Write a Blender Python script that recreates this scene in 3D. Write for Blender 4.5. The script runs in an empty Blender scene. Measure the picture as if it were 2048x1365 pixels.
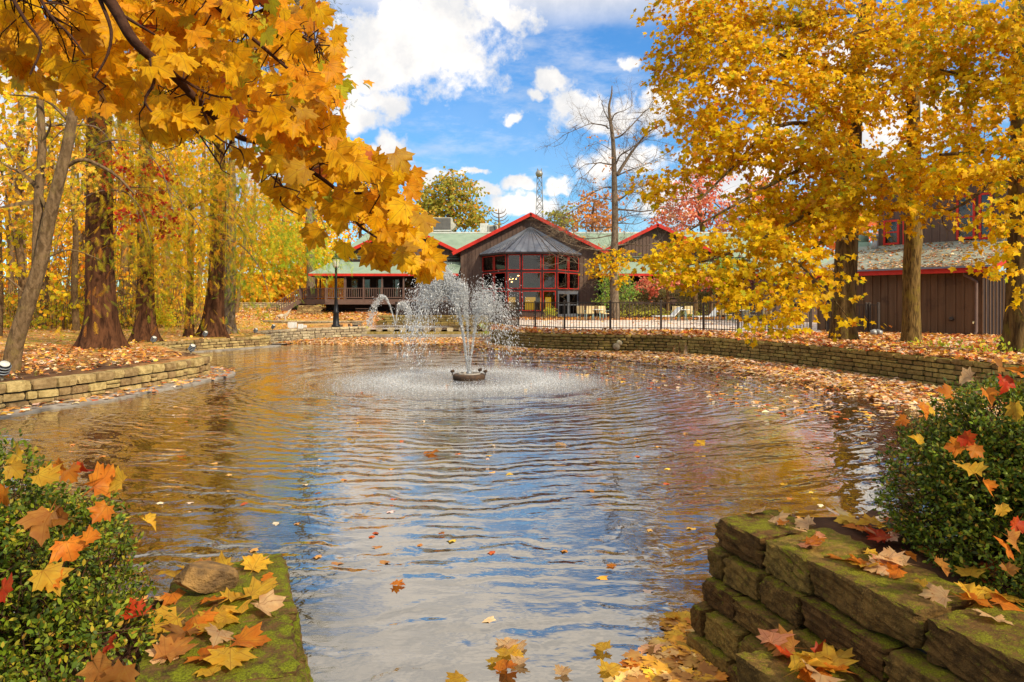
import bpy, bmesh, math, random
import numpy as np
from mathutils import Vector, Matrix
SC = bpy.context.scene
R = math.radians
rng = np.random.default_rng(7)
rnd = random.Random(11)

# ------------------------------------------------------------------ camera, world, sun, exposure
EYE = 1.9; F = 1365.33; HZ = 604.0; CX = 1024.0
cam = bpy.data.cameras.new('camera'); cam_o = bpy.data.objects.new('camera', cam); SC.collection.objects.link(cam_o)
cam.lens = 24; cam.sensor_width = 36; cam.clip_start = 0.05; cam.clip_end = 3000
cam.shift_y = (HZ - 682.5) / 2048.0
cam_o.location = (0, 0, EYE); cam_o.rotation_euler = (R(90), 0, 0)
SC.camera = cam_o
SC.render.engine = 'CYCLES'
SC.cycles.use_denoising = True
SC.cycles.max_bounces = 7; SC.cycles.transparent_max_bounces = 8; SC.cycles.transmission_bounces = 4
SC.cycles.caustics_reflective = False; SC.cycles.caustics_refractive = False
SC.cycles.sample_clamp_indirect = 4
SC.view_settings.view_transform = 'Standard'; SC.view_settings.look = 'None'
SC.view_settings.gamma = 1; SC.view_settings.use_curve_mapping = False
SC.view_settings.exposure = 0.22

SUN_DIR = Vector((0.62, -0.55, 0.60)).normalized()
sl = bpy.data.lights.new('sun', 'SUN'); so = bpy.data.objects.new('sun', sl); SC.collection.objects.link(so)
sl.energy = 4.1; sl.angle = R(1.2); sl.color = (1.0, 0.87, 0.65)
so.rotation_euler = SUN_DIR.to_track_quat('Z', 'Y').to_euler()

world = bpy.data.worlds.new('World'); SC.world = world; world.use_nodes = True
wt = world.node_tree; wt.nodes.clear()

def at(x, y, d):
    return Vector(((x - CX) * d / F, d, EYE - (y - HZ) * d / F))
def gp(x, y, z):
    return at(x, y, (EYE - z) * F / (y - HZ))

class NT:
    def __init__(s, tree): s.t = tree
    def n(s, typ, **kw):
        nd = s.t.nodes.new(typ)
        ins = kw.pop('ins', {})
        for k, v in kw.items(): setattr(nd, k, v)
        for k, v in ins.items():
            sk = nd.inputs[k]
            if isinstance(v, bpy.types.NodeSocket): s.t.links.new(v, sk)
            else: sk.default_value = v
        return nd
    def math(s, op, a, b=0.0, c=None, clamp=False):
        ins = {0: a, 1: b}
        if c is not None: ins[2] = c
        return s.n('ShaderNodeMath', operation=op, use_clamp=clamp, ins=ins).outputs[0]
    def vm(s, op, a, b=(0, 0, 0)):
        nd = s.n('ShaderNodeVectorMath', operation=op, ins={0: a, 1: b})
        return nd.outputs['Value'] if op in ('LENGTH', 'DOT_PRODUCT', 'DISTANCE') else nd.outputs[0]
    def noise(s, vec, scale, detail=3.0, rough=0.55, col=False, dist=0.0):
        nd = s.n('ShaderNodeTexNoise', ins={'Vector': vec, 'Scale': scale, 'Detail': detail, 'Roughness': rough, 'Distortion': dist})
        return nd.outputs['Color' if col else 'Fac']
    def ramp(s, fac, stops, interp='LINEAR'):
        nd = s.n('ShaderNodeValToRGB', ins={0: fac}); cr = nd.color_ramp; cr.interpolation = interp
        while len(cr.elements) < len(stops): cr.elements.new(0.5)
        for e, (p, c) in zip(cr.elements, stops):
            e.position = p; e.color = (c, c, c, 1) if isinstance(c, (int, float)) else (*c, 1)
        return nd.outputs[0]
    def mix(s, fac, a, b, blend='MIX'):
        def cc(v): return (*v, 1) if isinstance(v, tuple) and len(v) == 3 else v
        nd = s.n('ShaderNodeMix', data_type='RGBA', blend_type=blend)
        for k, v in ((0, fac), (6, cc(a)), (7, cc(b))):
            if isinstance(v, bpy.types.NodeSocket): s.t.links.new(v, nd.inputs[k])
            else: nd.inputs[k].default_value = v
        return nd.outputs[2]
    def smooth(s, v, a, b):
        return s.n('ShaderNodeMapRange', interpolation_type='SMOOTHSTEP', ins={0: v, 1: a, 2: b, 3: 0.0, 4: 1.0}).outputs[0]
    def scale(s, vec, sc):
        return s.vm('MULTIPLY', vec, sc)

# sky: Nishita air with procedural cumulus laid out by direction
w = NT(wt)
tc = w.n('ShaderNodeTexCoord').outputs['Generated']
dirv = w.vm('NORMALIZE', tc)
sky = w.n('ShaderNodeTexSky', sky_type='NISHITA')
sky.sun_disc = False; sky.sun_elevation = math.asin(SUN_DIR.z); sky.sun_rotation = math.atan2(SUN_DIR.x, SUN_DIR.y)
sky.air_density = 1.0; sky.dust_density = 0.25; sky.ozone_density = 2.0; sky.altitude = 200
clouds = [(820,95,210,85),(740,120,120,70),(990,20,120,34),(900,60,100,50),(745,205,85,42),(700,235,70,40),(790,298,58,30),(740,330,120,40),
          (1115,155,58,30),(1075,190,30,18),(1190,230,100,42),(1150,215,50,30),(1262,133,38,20),(1025,245,26,14),(955,352,42,11),(1050,372,52,20),
          (980,388,40,16),(1250,330,80,40),(1330,230,60,40),(1060,412,110,24),(1140,380,40,24),(1340,400,80,50),(870,350,60,20),(1500,330,150,80),(1750,250,150,110),(1640,120,120,60),(1480,180,60,40),
          (120,300,220,160),(350,200,160,100),(560,330,90,60)]
acc = None
wob = w.scale(w.vm('SUBTRACT', w.noise(dirv, 9.0, 5.0, 0.6, col=True), (0.5, 0.5, 0.5)), (0.10, 0.10, 0.10))
dw = w.vm('ADD', dirv, wob)
for (x, y, rx, ry) in clouds:
    c = Vector(((x - CX) / F, 1.0, -(y - HZ) / F)).normalized()
    k = 0.85
    m = w.vm('LENGTH', w.scale(w.vm('SUBTRACT', dw, tuple(c)), (F / rx * k, F / (rx * 2.2) * k, F / ry * k)))
    v = w.math('SUBTRACT', 1.0, m)
    acc = v if acc is None else w.math('MAXIMUM', acc, v)
fine = w.noise(dirv, 26.0, 6.0, 0.62)
gen = w.noise(w.scale(dirv, (1.0, 1.0, 2.2)), 3.4, 6.0, 0.6)
shape = w.math('ADD', acc, w.math('MULTIPLY', w.math('SUBTRACT', fine, 0.5), 1.5))
m1 = w.smooth(shape, 0.10, 0.62)
front = w.smooth(w.vm('DOT_PRODUCT', dirv, (0, 1, 0)), 0.55, 0.80)
over = w.smooth(w.vm('DOT_PRODUCT', dirv, (0, 0, 1)), 0.35, 0.43)
m2 = w.math('MULTIPLY', w.smooth(w.math('ADD', gen, w.math('MULTIPLY', over, 0.42)), 0.48, 0.62), w.math('SUBTRACT', 1.0, w.math('MULTIPLY', w.math('MULTIPLY', front, w.math('SUBTRACT', 1.0, over)), 0.93)))
wisp = w.math('MULTIPLY', w.smooth(w.noise(w.scale(dirv, (1, 1, 3.0)), 7.0, 6.0, 0.65), 0.45, 0.8), 0.45)
mask = w.math('MAXIMUM', w.math('MAXIMUM', m1, m2), wisp)
belly = w.smooth(w.noise(w.vm('ADD', dirv, (0.0, 0.0, 0.03)), 13.0, 5.0, 0.6), 0.35, 0.65)
ccol = w.mix(belly, (8.4, 8.4, 8.5), (12.0, 11.3, 10.5))
elev = w.vm('DOT_PRODUCT', dirv, (0, 0, 1))
tint = w.mix(w.smooth(elev, 0.02, 0.42), (0.80, 1.30, 1.50), (0.74, 1.48, 2.05))
air = w.mix(1.0, sky.outputs[0], tint, 'MULTIPLY')
skyc = w.mix(mask, air, ccol)
bg = w.n('ShaderNodeBackground', ins={'Color': skyc, 'Strength': 0.088})
wo = w.n('ShaderNodeOutputWorld', ins={'Surface': bg.outputs[0]})

# ------------------------------------------------------------------ scene helpers
COL = SC.collection
OFF = {}
def setp(o, label=None, cat=None, group=None, kind=None):
    if label: o['label'] = label
    if cat: o['category'] = cat
    if group: o['group'] = group
    if kind: o['kind'] = kind
    return o
def T(name, label, cat, loc=(0, 0, 0), group=None, rotz=0.0):
    o = bpy.data.objects.new(name, None); COL.objects.link(o); o.location = loc; o.empty_display_size = 0.1
    o.rotation_euler = (0, 0, rotz)
    OFF[o] = Vector(loc)
    return setp(o, label, cat, group)
def link(name, me, parent=None, mat=None, loc=None, rot=None, kind=None, basis=None, local=False):
    """link a mesh; coordinates are world unless local"""
    o = bpy.data.objects.new(name, me); COL.objects.link(o)
    off = OFF.get(parent, Vector((0, 0, 0))) if parent is not None and not local else Vector((0, 0, 0))
    if parent is not None: o.parent = parent
    if basis is not None:
        b = basis.copy(); b.translation = b.translation - off; o.matrix_basis = b
        OFF[o] = Vector((0, 0, 0))
    else:
        p = Vector(loc) if loc is not None else Vector((0, 0, 0))
        o.location = p - off
        if rot: o.rotation_euler = rot
        OFF[o] = p
    if mat is not None:
        if not me.materials: me.materials.append(mat)
    if kind: o['kind'] = kind
    return o
def copy_tree(o, parent=None):
    c = o.copy(); COL.objects.link(c); OFF[c] = OFF.get(o, Vector((0, 0, 0)))
    if parent is not None: c.parent = parent
    for ch in o.children: copy_tree(ch, c)
    return c

class MB:
    def __init__(s): s.v = []; s.f = []; s.sm = []
    def add(s, vs, fs, smooth=False):
        b = len(s.v); s.v.extend([tuple(v) for v in vs])
        for f in fs: s.f.append([b + i for i in f]); s.sm.append(smooth)
        return s
    def box(s, x0, x1, y0, y1, z0, z1):
        return s.add([(x0,y0,z0),(x1,y0,z0),(x1,y1,z0),(x0,y1,z0),(x0,y0,z1),(x1,y0,z1),(x1,y1,z1),(x0,y1,z1)],
                     [(0,3,2,1),(4,5,6,7),(0,1,5,4),(1,2,6,5),(2,3,7,6),(3,0,4,7)])
    def obox(s, o, ux, uy, uz, lx, ly, lz):
        """box from corner o along three unit directions"""
        o = Vector(o); ux = Vector(ux) * lx; uy = Vector(uy) * ly; uz = Vector(uz) * lz
        p = [o, o+ux, o+ux+uy, o+uy]; p = p + [q + uz for q in p]
        return s.add(p, [(0,3,2,1),(4,5,6,7),(0,1,5,4),(1,2,6,5),(2,3,7,6),(3,0,4,7)])
    def bar(s, a, b, wd, ht, up=(0, 0, 1)):
        a = Vector(a); b = Vector(b); t = (b - a); L = t.length; t.normalize()
        side = t.cross(Vector(up)); 
        if side.length < 1e-4: side = t.cross(Vector((1, 0, 0)))
        side.normalize(); u = side.cross(t)
        return s.obox(a - side * wd / 2 - u * ht / 2, t, side, u, L, wd, ht)
    def tube(s, path, rad, seg=6, cap=True, smooth=True):
        path = [Vector(p) for p in path]; n = len(path)
        if not hasattr(rad, '__len__'): rad = [rad] * n
        ref = Vector((0.31, 0.17, 1)) if abs((path[-1] - path[0]).normalized().z) < 0.9 else Vector((1, 0.1, 0))
        vs = []
        for i, p in enumerate(path):
            t = (path[min(i+1, n-1)] - path[max(i-1, 0)]).normalized()
            a = t.cross(ref).normalized(); b = t.cross(a)
            for k in range(seg):
                th = 2 * math.pi * k / seg
                vs.append(p + (a * math.cos(th) + b * math.sin(th)) * rad[i])
        fs = []
        for i in range(n - 1):
            for k in range(seg):
                k2 = (k + 1) % seg
                fs.append((i*seg+k, i*seg+k2, (i+1)*seg+k2, (i+1)*seg+k))
        if cap:
            fs.append(tuple(range(seg))[::-1]); fs.append(tuple((n-1)*seg + k for k in range(seg)))
        return s.add(vs, fs, smooth)
    def lathe(s, prof, seg=16, c=(0, 0, 0), smooth=True):
        c = Vector(c); vs = []; fs = []
        for r, z in prof:
            for k in range(seg):
                th = 2*math.pi*k/seg; vs.append(c + Vector((r*math.cos(th), r*math.sin(th), z)))
        for i in range(len(prof) - 1):
            for k in range(seg):
                k2 = (k+1) % seg
                fs.append((i*seg+k, i*seg+k2, (i+1)*seg+k2, (i+1)*seg+k))
        fs.append(tuple(range(seg))[::-1]); fs.append(tuple((len(prof)-1)*seg+k for k in range(seg)))
        return s.add(vs, fs, smooth)
    def prism(s, poly, d):
        """poly: 3-D points (planar), extruded by vector d"""
        poly = [Vector(p) for p in poly]; d = Vector(d); n = len(poly)
        return s.add(poly + [p + d for p in poly], [tuple(range(n))[::-1], tuple(range(n, 2*n))] + [(i, (i+1) % n, n + (i+1) % n, n + i) for i in range(n)])
    def mesh(s, name, fix=True):
        me = bpy.data.meshes.new(name); me.from_pydata(s.v, [], s.f)
        if any(s.sm): me.polygons.foreach_set('use_smooth', s.sm)
        if fix:
            bm = bmesh.new(); bm.from_mesh(me); bmesh.ops.recalc_face_normals(bm, faces=bm.faces); bm.to_mesh(me); bm.free()
        return me
    def build(s, name, mat, parent=None, kind=None, **k):
        return link(name, s.mesh(name), parent, mat, kind=kind, **k)

def npmesh(name, co, tris, col=None, smooth=False, lp=None):
    """co (V,3), tris (T,3) -> mesh ; col (V,3) optional"""
    me = bpy.data.meshes.new(name)
    co = np.ascontiguousarray(co, dtype=np.float32); tris = np.ascontiguousarray(tris, dtype=np.int32)
    me.vertices.add(len(co)); me.vertices.foreach_set('co', co.ravel())
    me.loops.add(tris.size); me.loops.foreach_set('vertex_index', tris.ravel())
    me.polygons.add(len(tris)); me.polygons.foreach_set('loop_start', np.arange(0, tris.size, tris.shape[1], dtype=np.int32))
    if smooth: me.polygons.foreach_set('use_smooth', np.ones(len(tris), dtype=bool))
    me.update(calc_edges=True)
    if col is not None:
        a = me.attributes.new('col', 'FLOAT_COLOR', 'POINT')
        c = np.ones((len(co), 4), dtype=np.float32); c[:, :3] = col; a.data.foreach_set('color', c.ravel())
    if lp is not None:
        a = me.attributes.new('lp', 'FLOAT_VECTOR', 'POINT'); a.data.foreach_set('vector', np.ascontiguousarray(lp, dtype=np.float32).ravel())
    return me

# ------------------------------------------------------------------ materials
MAT = {}
def newmat(name):
    m = bpy.data.materials.new(name); m.use_nodes = True; m.node_tree.nodes.clear(); MAT[name] = m
    return m, NT(m.node_tree)
def finish(nt, shader): nt.n('ShaderNodeOutputMaterial', ins={'Surface': shader})
def simple(name, c1, c2=None, scale=3.0, rough=0.75, bump=0.0, bscale=20.0, metal=0.0, spec=0.3, objvar=0.0, stretch=(1, 1, 1), dirt=None):
    m, t = newmat(name)
    pos = t.n('ShaderNodeNewGeometry').outputs['Position']
    v = t.scale(pos, stretch)
    c2 = c2 or tuple(x * 0.75 for x in c1)
    col = t.mix(t.smooth(t.noise(v, scale, 5.0), 0.3, 0.7), c1, c2)
    if dirt:
        col = t.mix(t.smooth(t.noise(pos, dirt[1], 6.0, 0.65), 0.52, 0.72), col, dirt[0])
    if objvar:
        r = t.n('ShaderNodeObjectInfo').outputs['Random']
        col = t.n('ShaderNodeHueSaturation', ins={'Hue': 0.5, 'Saturation': 1.0, 'Value': t.n('ShaderNodeMapRange', ins={0: r, 1: 0.0, 2: 1.0, 3: 1 - objvar, 4: 1 + objvar}).outputs[0], 'Fac': 1.0, 'Color': col}).outputs[0]
    ins = {'Base Color': col, 'Roughness': rough, 'Metallic': metal, 'Specular IOR Level': spec}
    if bump:
        ins['Normal'] = t.n('ShaderNodeBump', ins={'Strength': min(1, bump), 'Distance': 0.02, 'Height': t.noise(v, bscale, 6.0, 0.6)}).outputs[0]
    finish(t, t.n('ShaderNodeBsdfPrincipled', ins=ins).outputs[0])
    return m
def leafmat(name, trans=0.42, rough=0.55, var=0.25, spot=None, scale=18.0, spec=0.12, vein=False):
    """leaf colour comes from the mesh attribute 'col' (each leaf its own pigment)"""
    m, t = newmat(name)
    a = t.n('ShaderNodeAttribute', attribute_name='col').outputs['Color']
    pos = t.n('ShaderNodeNewGeometry').outputs['Position']
    nz = t.noise(pos, scale, 4.0)
    col = t.n('ShaderNodeHueSaturation', ins={'Hue': t.n('ShaderNodeMapRange', ins={0: nz, 1: 0.2, 2: 0.8, 3: 0.485, 4: 0.515}).outputs[0], 'Saturation': 1.0,
              'Value': t.n('ShaderNodeMapRange', ins={0: nz, 1: 0.25, 2: 0.75, 3: 1 - var, 4: 1 + var}).outputs[0], 'Fac': 1.0, 'Color': a}).outputs[0]
    if spot:
        col = t.mix(t.smooth(t.noise(pos, spot[1], 5.0, 0.7), 0.60, 0.70), col, spot[0])
    if vein:
        lp = t.n('ShaderNodeSeparateXYZ', ins={0: t.n('ShaderNodeAttribute', attribute_name='lp').outputs['Vector']}).outputs
        ax_ = t.math('ABSOLUTE', lp[0]); yy = t.math('SUBTRACT', lp[1], 0.03); best = None
        for (vx, vy) in ((0.0, 1.0), (0.70, 0.71), (0.93, 0.36)):
            dd = t.math('ABSOLUTE', t.math('SUBTRACT', t.math('MULTIPLY', ax_, vy), t.math('MULTIPLY', yy, vx)))
            best = dd if best is None else t.math('MINIMUM', best, dd)
        edge = t.smooth(best, 0.0, 0.16)
        col = t.mix(t.math('MULTIPLY', edge, 0.35), col, t.mix(1.0, col, (1.0, 0.72, 0.45), 'MULTIPLY'))
        col = t.mix(t.math('MULTIPLY', t.math('SUBTRACT', 1.0, t.smooth(best, 0.006, 0.018)), 0.5), col, (0.32, 0.10, 0.02))
    b = t.n('ShaderNodeBsdfPrincipled', ins={'Base Color': col, 'Roughness': rough, 'Specular IOR Level': spec}).outputs[0]
    tr = t.n('ShaderNodeBsdfTranslucent', ins={'Color': col}).outputs[0]
    finish(t, t.n('ShaderNodeMixShader', ins={0: trans, 1: b, 2: tr}).outputs[0])
    return m
def stonemat(name, base, dark, moss, mossamt, bump=0.9, scale=1.0):
    m, t = newmat(name)
    g = t.n('ShaderNodeNewGeometry'); pos = g.outputs['Position']
    r = t.n('ShaderNodeObjectInfo').outputs['Random']
    big = t.noise(pos, 2.2 * scale, 5.0, 0.6); med = t.noise(pos, 9.0 * scale, 6.0, 0.65); fin = t.noise(pos, 42.0 * scale, 5.0, 0.7)
    col = t.mix(t.smooth(med, 0.3, 0.72), base, dark)
    col = t.mix(t.math('MULTIPLY', t.smooth(t.math('ADD', fin, t.math('MULTIPLY', t.math('SUBTRACT', big, 0.5), 0.6)), 0.55, 0.75), 0.55), col, tuple(min(1, c * 1.7) for c in base))
    col = t.n('ShaderNodeHueSaturation', ins={'Hue': t.n('ShaderNodeMapRange', ins={0: r, 3: 0.488, 4: 0.512}).outputs[0], 'Saturation': 1.0, 'Value': t.n('ShaderNodeMapRange', ins={0: r, 3: 0.68, 4: 1.32}).outputs[0], 'Fac': 1.0, 'Color': col}).outputs[0]
    up = t.vm('DOT_PRODUCT', g.outputs['Normal'], (0, 0, 1))
    mn = t.math('ADD', t.noise(pos, 5.0 * scale, 6.0, 0.7), t.math('MULTIPLY', t.noise(pos, 60.0 * scale, 4.0, 0.7), 0.35))
    mk = t.smooth(t.math('ADD', mn, t.math('ADD', t.math('MULTIPLY', up, 0.22), mossamt)), 0.82, 1.0)
    mcol = t.mix(t.smooth(t.noise(pos, 90.0 * scale, 3.0), 0.35, 0.7), moss, tuple(c * 0.40 for c in moss))
    col = t.mix(mk, col, mcol)
    h = t.math('ADD', t.math('MULTIPLY', med, 0.6), t.math('ADD', t.math('MULTIPLY', fin, 0.3), t.math('MULTIPLY', t.noise(pos, 130.0 * scale, 3.0), 0.12)))
    h = t.math('ADD', h, t.math('MULTIPLY', mk, 0.12))
    bp = t.n('ShaderNodeBump', ins={'Strength': bump, 'Distance': 0.035, 'Height': h}).outputs[0]
    finish(t, t.n('ShaderNodeBsdfPrincipled', ins={'Base Color': col, 'Roughness': 0.92, 'Specular IOR Level': 0.15, 'Normal': bp}).outputs[0])
    return m
def barkmat(name, c1, c2, sx=14.0, sz=2.2, moss=None, bump=1.0):
    m, t = newmat(name)
    pos = t.n('ShaderNodeNewGeometry').outputs['Position']
    v = t.scale(pos, (sx, sx, sz))
    nz = t.noise(v, 1.0, 6.0, 0.65, dist=0.4); n2 = t.noise(pos, 1.4, 4.0)
    col = t.mix(t.smooth(nz, 0.36, 0.62), c2, c1)
    col = t.mix(t.math('MULTIPLY', t.smooth(n2, 0.45, 0.7), 0.5), col, tuple(c * 0.55 for c in c1))
    if moss: col = t.mix(t.smooth(t.noise(pos, 2.6, 6.0, 0.7), 0.50, 0.68), col, moss)
    bp = t.n('ShaderNodeBump', ins={'Strength': bump, 'Distance': 0.05, 'Height': nz}).outputs[0]
    finish(t, t.n('ShaderNodeBsdfPrincipled', ins={'Base Color': col, 'Roughness': 0.95, 'Specular IOR Level': 0.1, 'Normal': bp}).outputs[0])
    return m

leafmat('maple_leaf', 0.45, spot=((0.30, 0.10, 0.01), 9.0))
leafmat('near_leaf', 0.50, rough=0.45, var=0.22, spot=((0.30, 0.09, 0.008), 60.0), scale=22.0, vein=True)
leafmat('needle', 0.35, rough=0.6)
leafmat('box_leaf', 0.25, rough=0.45, scale=8.0, spec=0.22)
leafmat('litter_leaf', 0.12, rough=0.75, spot=((0.22, 0.09, 0.03), 22.0))
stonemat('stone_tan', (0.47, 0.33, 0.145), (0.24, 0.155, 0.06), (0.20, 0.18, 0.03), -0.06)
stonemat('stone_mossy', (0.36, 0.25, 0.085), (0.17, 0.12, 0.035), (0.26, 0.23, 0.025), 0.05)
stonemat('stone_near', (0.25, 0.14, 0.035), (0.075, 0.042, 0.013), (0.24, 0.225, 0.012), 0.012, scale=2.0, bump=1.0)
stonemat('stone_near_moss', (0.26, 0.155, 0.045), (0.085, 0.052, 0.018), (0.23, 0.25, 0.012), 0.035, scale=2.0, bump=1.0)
stonemat('stone_plain', (0.50, 0.42, 0.28), (0.28, 0.21, 0.12), (0.2, 0.19, 0.04), -0.12)
simple('mortar', (0.05, 0.038, 0.022), (0.025, 0.02, 0.012), bump=0.5)
simple('concrete', (0.40, 0.36, 0.31), (0.24, 0.20, 0.16), scale=2.5, bump=0.3, dirt=((0.17, 0.11, 0.06), 3.0))
simple('paving', (0.74, 0.64, 0.55), (0.60, 0.50, 0.42), scale=1.2, bump=0.2, dirt=((0.55, 0.30, 0.16), 1.6))
simple('siding', (0.150, 0.093, 0.070), (0.115, 0.070, 0.052), scale=0.8, bump=0.35, bscale=14, stretch=(6, 6, 0.5), dirt=((0.19, 0.125, 0.09), 1.1))
simple('shed_board', (0.165, 0.092, 0.048), (0.125, 0.068, 0.034), scale=1.3, bump=0.4, bscale=16, stretch=(6, 6, 0.5), objvar=0.14, dirt=((0.085, 0.045, 0.025), 1.3))
simple('deck_paint', (0.16, 0.098, 0.075), (0.12, 0.07, 0.055), scale=2.0, bump=0.2)
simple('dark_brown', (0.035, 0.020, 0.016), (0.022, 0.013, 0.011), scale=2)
simple('red_trim', (0.66, 0.035, 0.018), (0.50, 0.025, 0.014), scale=4.0, rough=0.5, bump=0.1)
simple('mullion', (0.055, 0.035, 0.035), rough=0.5)
simple('metal_roof', (0.21, 0.225, 0.26), (0.15, 0.16, 0.19), scale=1.0, rough=0.38, metal=0.35, spec=0.5)
simple('white_cap', (0.68, 0.68, 0.62), (0.5, 0.5, 0.46), rough=0.5)
simple('hvac', (0.55, 0.52, 0.42), (0.42, 0.4, 0.33), rough=0.5)
simple('hvac_dark', (0.14, 0.13, 0.12), rough=0.6)
simple('iron', (0.075, 0.058, 0.045), (0.05, 0.038, 0.03), rough=0.5, metal=0.3)
simple('black_iron', (0.020, 0.020, 0.024), rough=0.45, metal=0.4)
simple('white_paint', (0.78, 0.78, 0.76), (0.6, 0.62, 0.6), rough=0.5)
simple('teal_frame', (0.30, 0.46, 0.45), rough=0.5)
simple('cushion', (0.70, 0.56, 0.30), (0.6, 0.45, 0.22), rough=0.9)
simple('galv', (0.36, 0.35, 0.33), rough=0.5, metal=0.5)
simple('steel', (0.30, 0.32, 0.34), rough=0.5, metal=0.5)
simple('statue', (0.62, 0.55, 0.44), (0.45, 0.38, 0.28), scale=6, bump=0.5)
simple('copper_green', (0.30, 0.44, 0.33), rough=0.6)
simple('spire_red', (0.62, 0.10, 0.07), rough=0.5)
simple('lens', (0.75, 0.72, 0.62), rough=0.2)
simple('rust_float', (0.10, 0.055, 0.03), (0.05, 0.03, 0.02), scale=12, bump=0.6)
simple('slab_rock', (0.36, 0.20, 0.06), (0.13, 0.075, 0.03), scale=14, bump=1.0, bscale=45)
simple('pipe_pvc', (0.48, 0.40, 0.26), rough=0.6)
simple('mulch', (0.10, 0.045, 0.02))
def shingle(name, c1, c2, leaf=False):
    m, t = newmat(name)
    pos = t.n('ShaderNodeNewGeometry').outputs['Position']
    v = t.scale(pos, (4.0, 1.2, 14.0))
    vor = t.n('ShaderNodeTexVoronoi', ins={'Vector': v, 'Scale': 1.0}).outputs['Color']
    k = t.vm('DOT_PRODUCT', vor, (0.33, 0.33, 0.33))
    col = t.mix(k, c1, c2)
    col = t.mix(t.math('MULTIPLY', t.smooth(t.noise(pos, 0.9, 5.0), 0.4, 0.7), 0.5), col, tuple(c * 0.72 for c in c1))
    if leaf: col = t.mix(t.smooth(t.noise(pos, 0.8, 6.0, 0.7), 0.48, 0.62), col, (0.20, 0.17, 0.11))
    bp = t.n('ShaderNodeBump', ins={'Strength': 0.5, 'Distance': 0.02, 'Height': k}).outputs[0]
    finish(t, t.n('ShaderNodeBsdfPrincipled', ins={'Base Color': col, 'Roughness': 0.9, 'Normal': bp}).outputs[0])
shingle('shingle', (0.22, 0.31, 0.22), (0.30, 0.38, 0.28))
shingle('shingle_old', (0.24, 0.27, 0.21), (0.34, 0.35, 0.28), True)
barkmat('bark_cypress', (0.135, 0.056, 0.025), (0.035, 0.015, 0.008), 9.0, 0.8)
barkmat('bark_maple', (0.19, 0.12, 0.045), (0.055, 0.033, 0.014), 10.0, 1.6, moss=(0.17, 0.13, 0.025))
barkmat('bark_furrow', (0.27, 0.17, 0.055), (0.06, 0.035, 0.013), 22.0, 3.0, moss=(0.24, 0.17, 0.03))
barkmat('bark_pale', (0.24, 0.15, 0.075), (0.11, 0.065, 0.03), 12.0, 5.0, moss=(0.22, 0.15, 0.05))
barkmat('bark_grey', (0.25, 0.19, 0.13), (0.11, 0.075, 0.05), 14.0, 4.0)
barkmat('twig', (0.085, 0.040, 0.024), (0.05, 0.022, 0.014), 30.0, 30.0, bump=0.3)
barkmat('twig_pale', (0.22, 0.15, 0.11), (0.12, 0.08, 0.055), 30.0, 30.0, bump=0.3)
# glass: dark reflective pane one can partly see through
m, t = newmat('glass')
fr = t.n('ShaderNodeFresnel', ins={'IOR': 1.42}).outputs[0]
tr = t.n('ShaderNodeBsdfTransparent', ins={'Color': (0.72, 0.68, 0.60, 1)}).outputs[0]
gl = t.n('ShaderNodeBsdfGlossy', ins={'Color': (0.9, 0.9, 0.9, 1), 'Roughness': 0.02}).outputs[0]
finish(t, t.n('ShaderNodeMixShader', ins={0: t.math('ADD', fr, 0.03), 1: tr, 2: gl}).outputs[0])
def emis(name, c, s):
    m, t = newmat(name); finish(t, t.n('ShaderNodeEmission', ins={'Color': (*c, 1), 'Strength': s}).outputs[0])
emis('bulb', (1.0, 0.62, 0.25), 14.0)
emis('daylight_glow', (1.0, 0.62, 0.05), 0.75)  # emission in place of daylight from behind the lodge
# spray droplets
m, t = newmat('droplet')
d = t.n('ShaderNodeBsdfDiffuse', ins={'Color': (0.97, 0.98, 0.99, 1)}).outputs[0]
tl = t.n('ShaderNodeBsdfTranslucent', ins={'Color': (0.97, 0.98, 0.99, 1)}).outputs[0]
g = t.n('ShaderNodeBsdfGlossy', ins={'Color': (1, 1, 1, 1), 'Roughness': 0.3}).outputs[0]
finish(t, t.n('ShaderNodeMixShader', ins={0: 0.25, 1: t.n('ShaderNodeMixShader', ins={0: 0.5, 1: d, 2: tl}).outputs[0], 2: g}).outputs[0])
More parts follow.
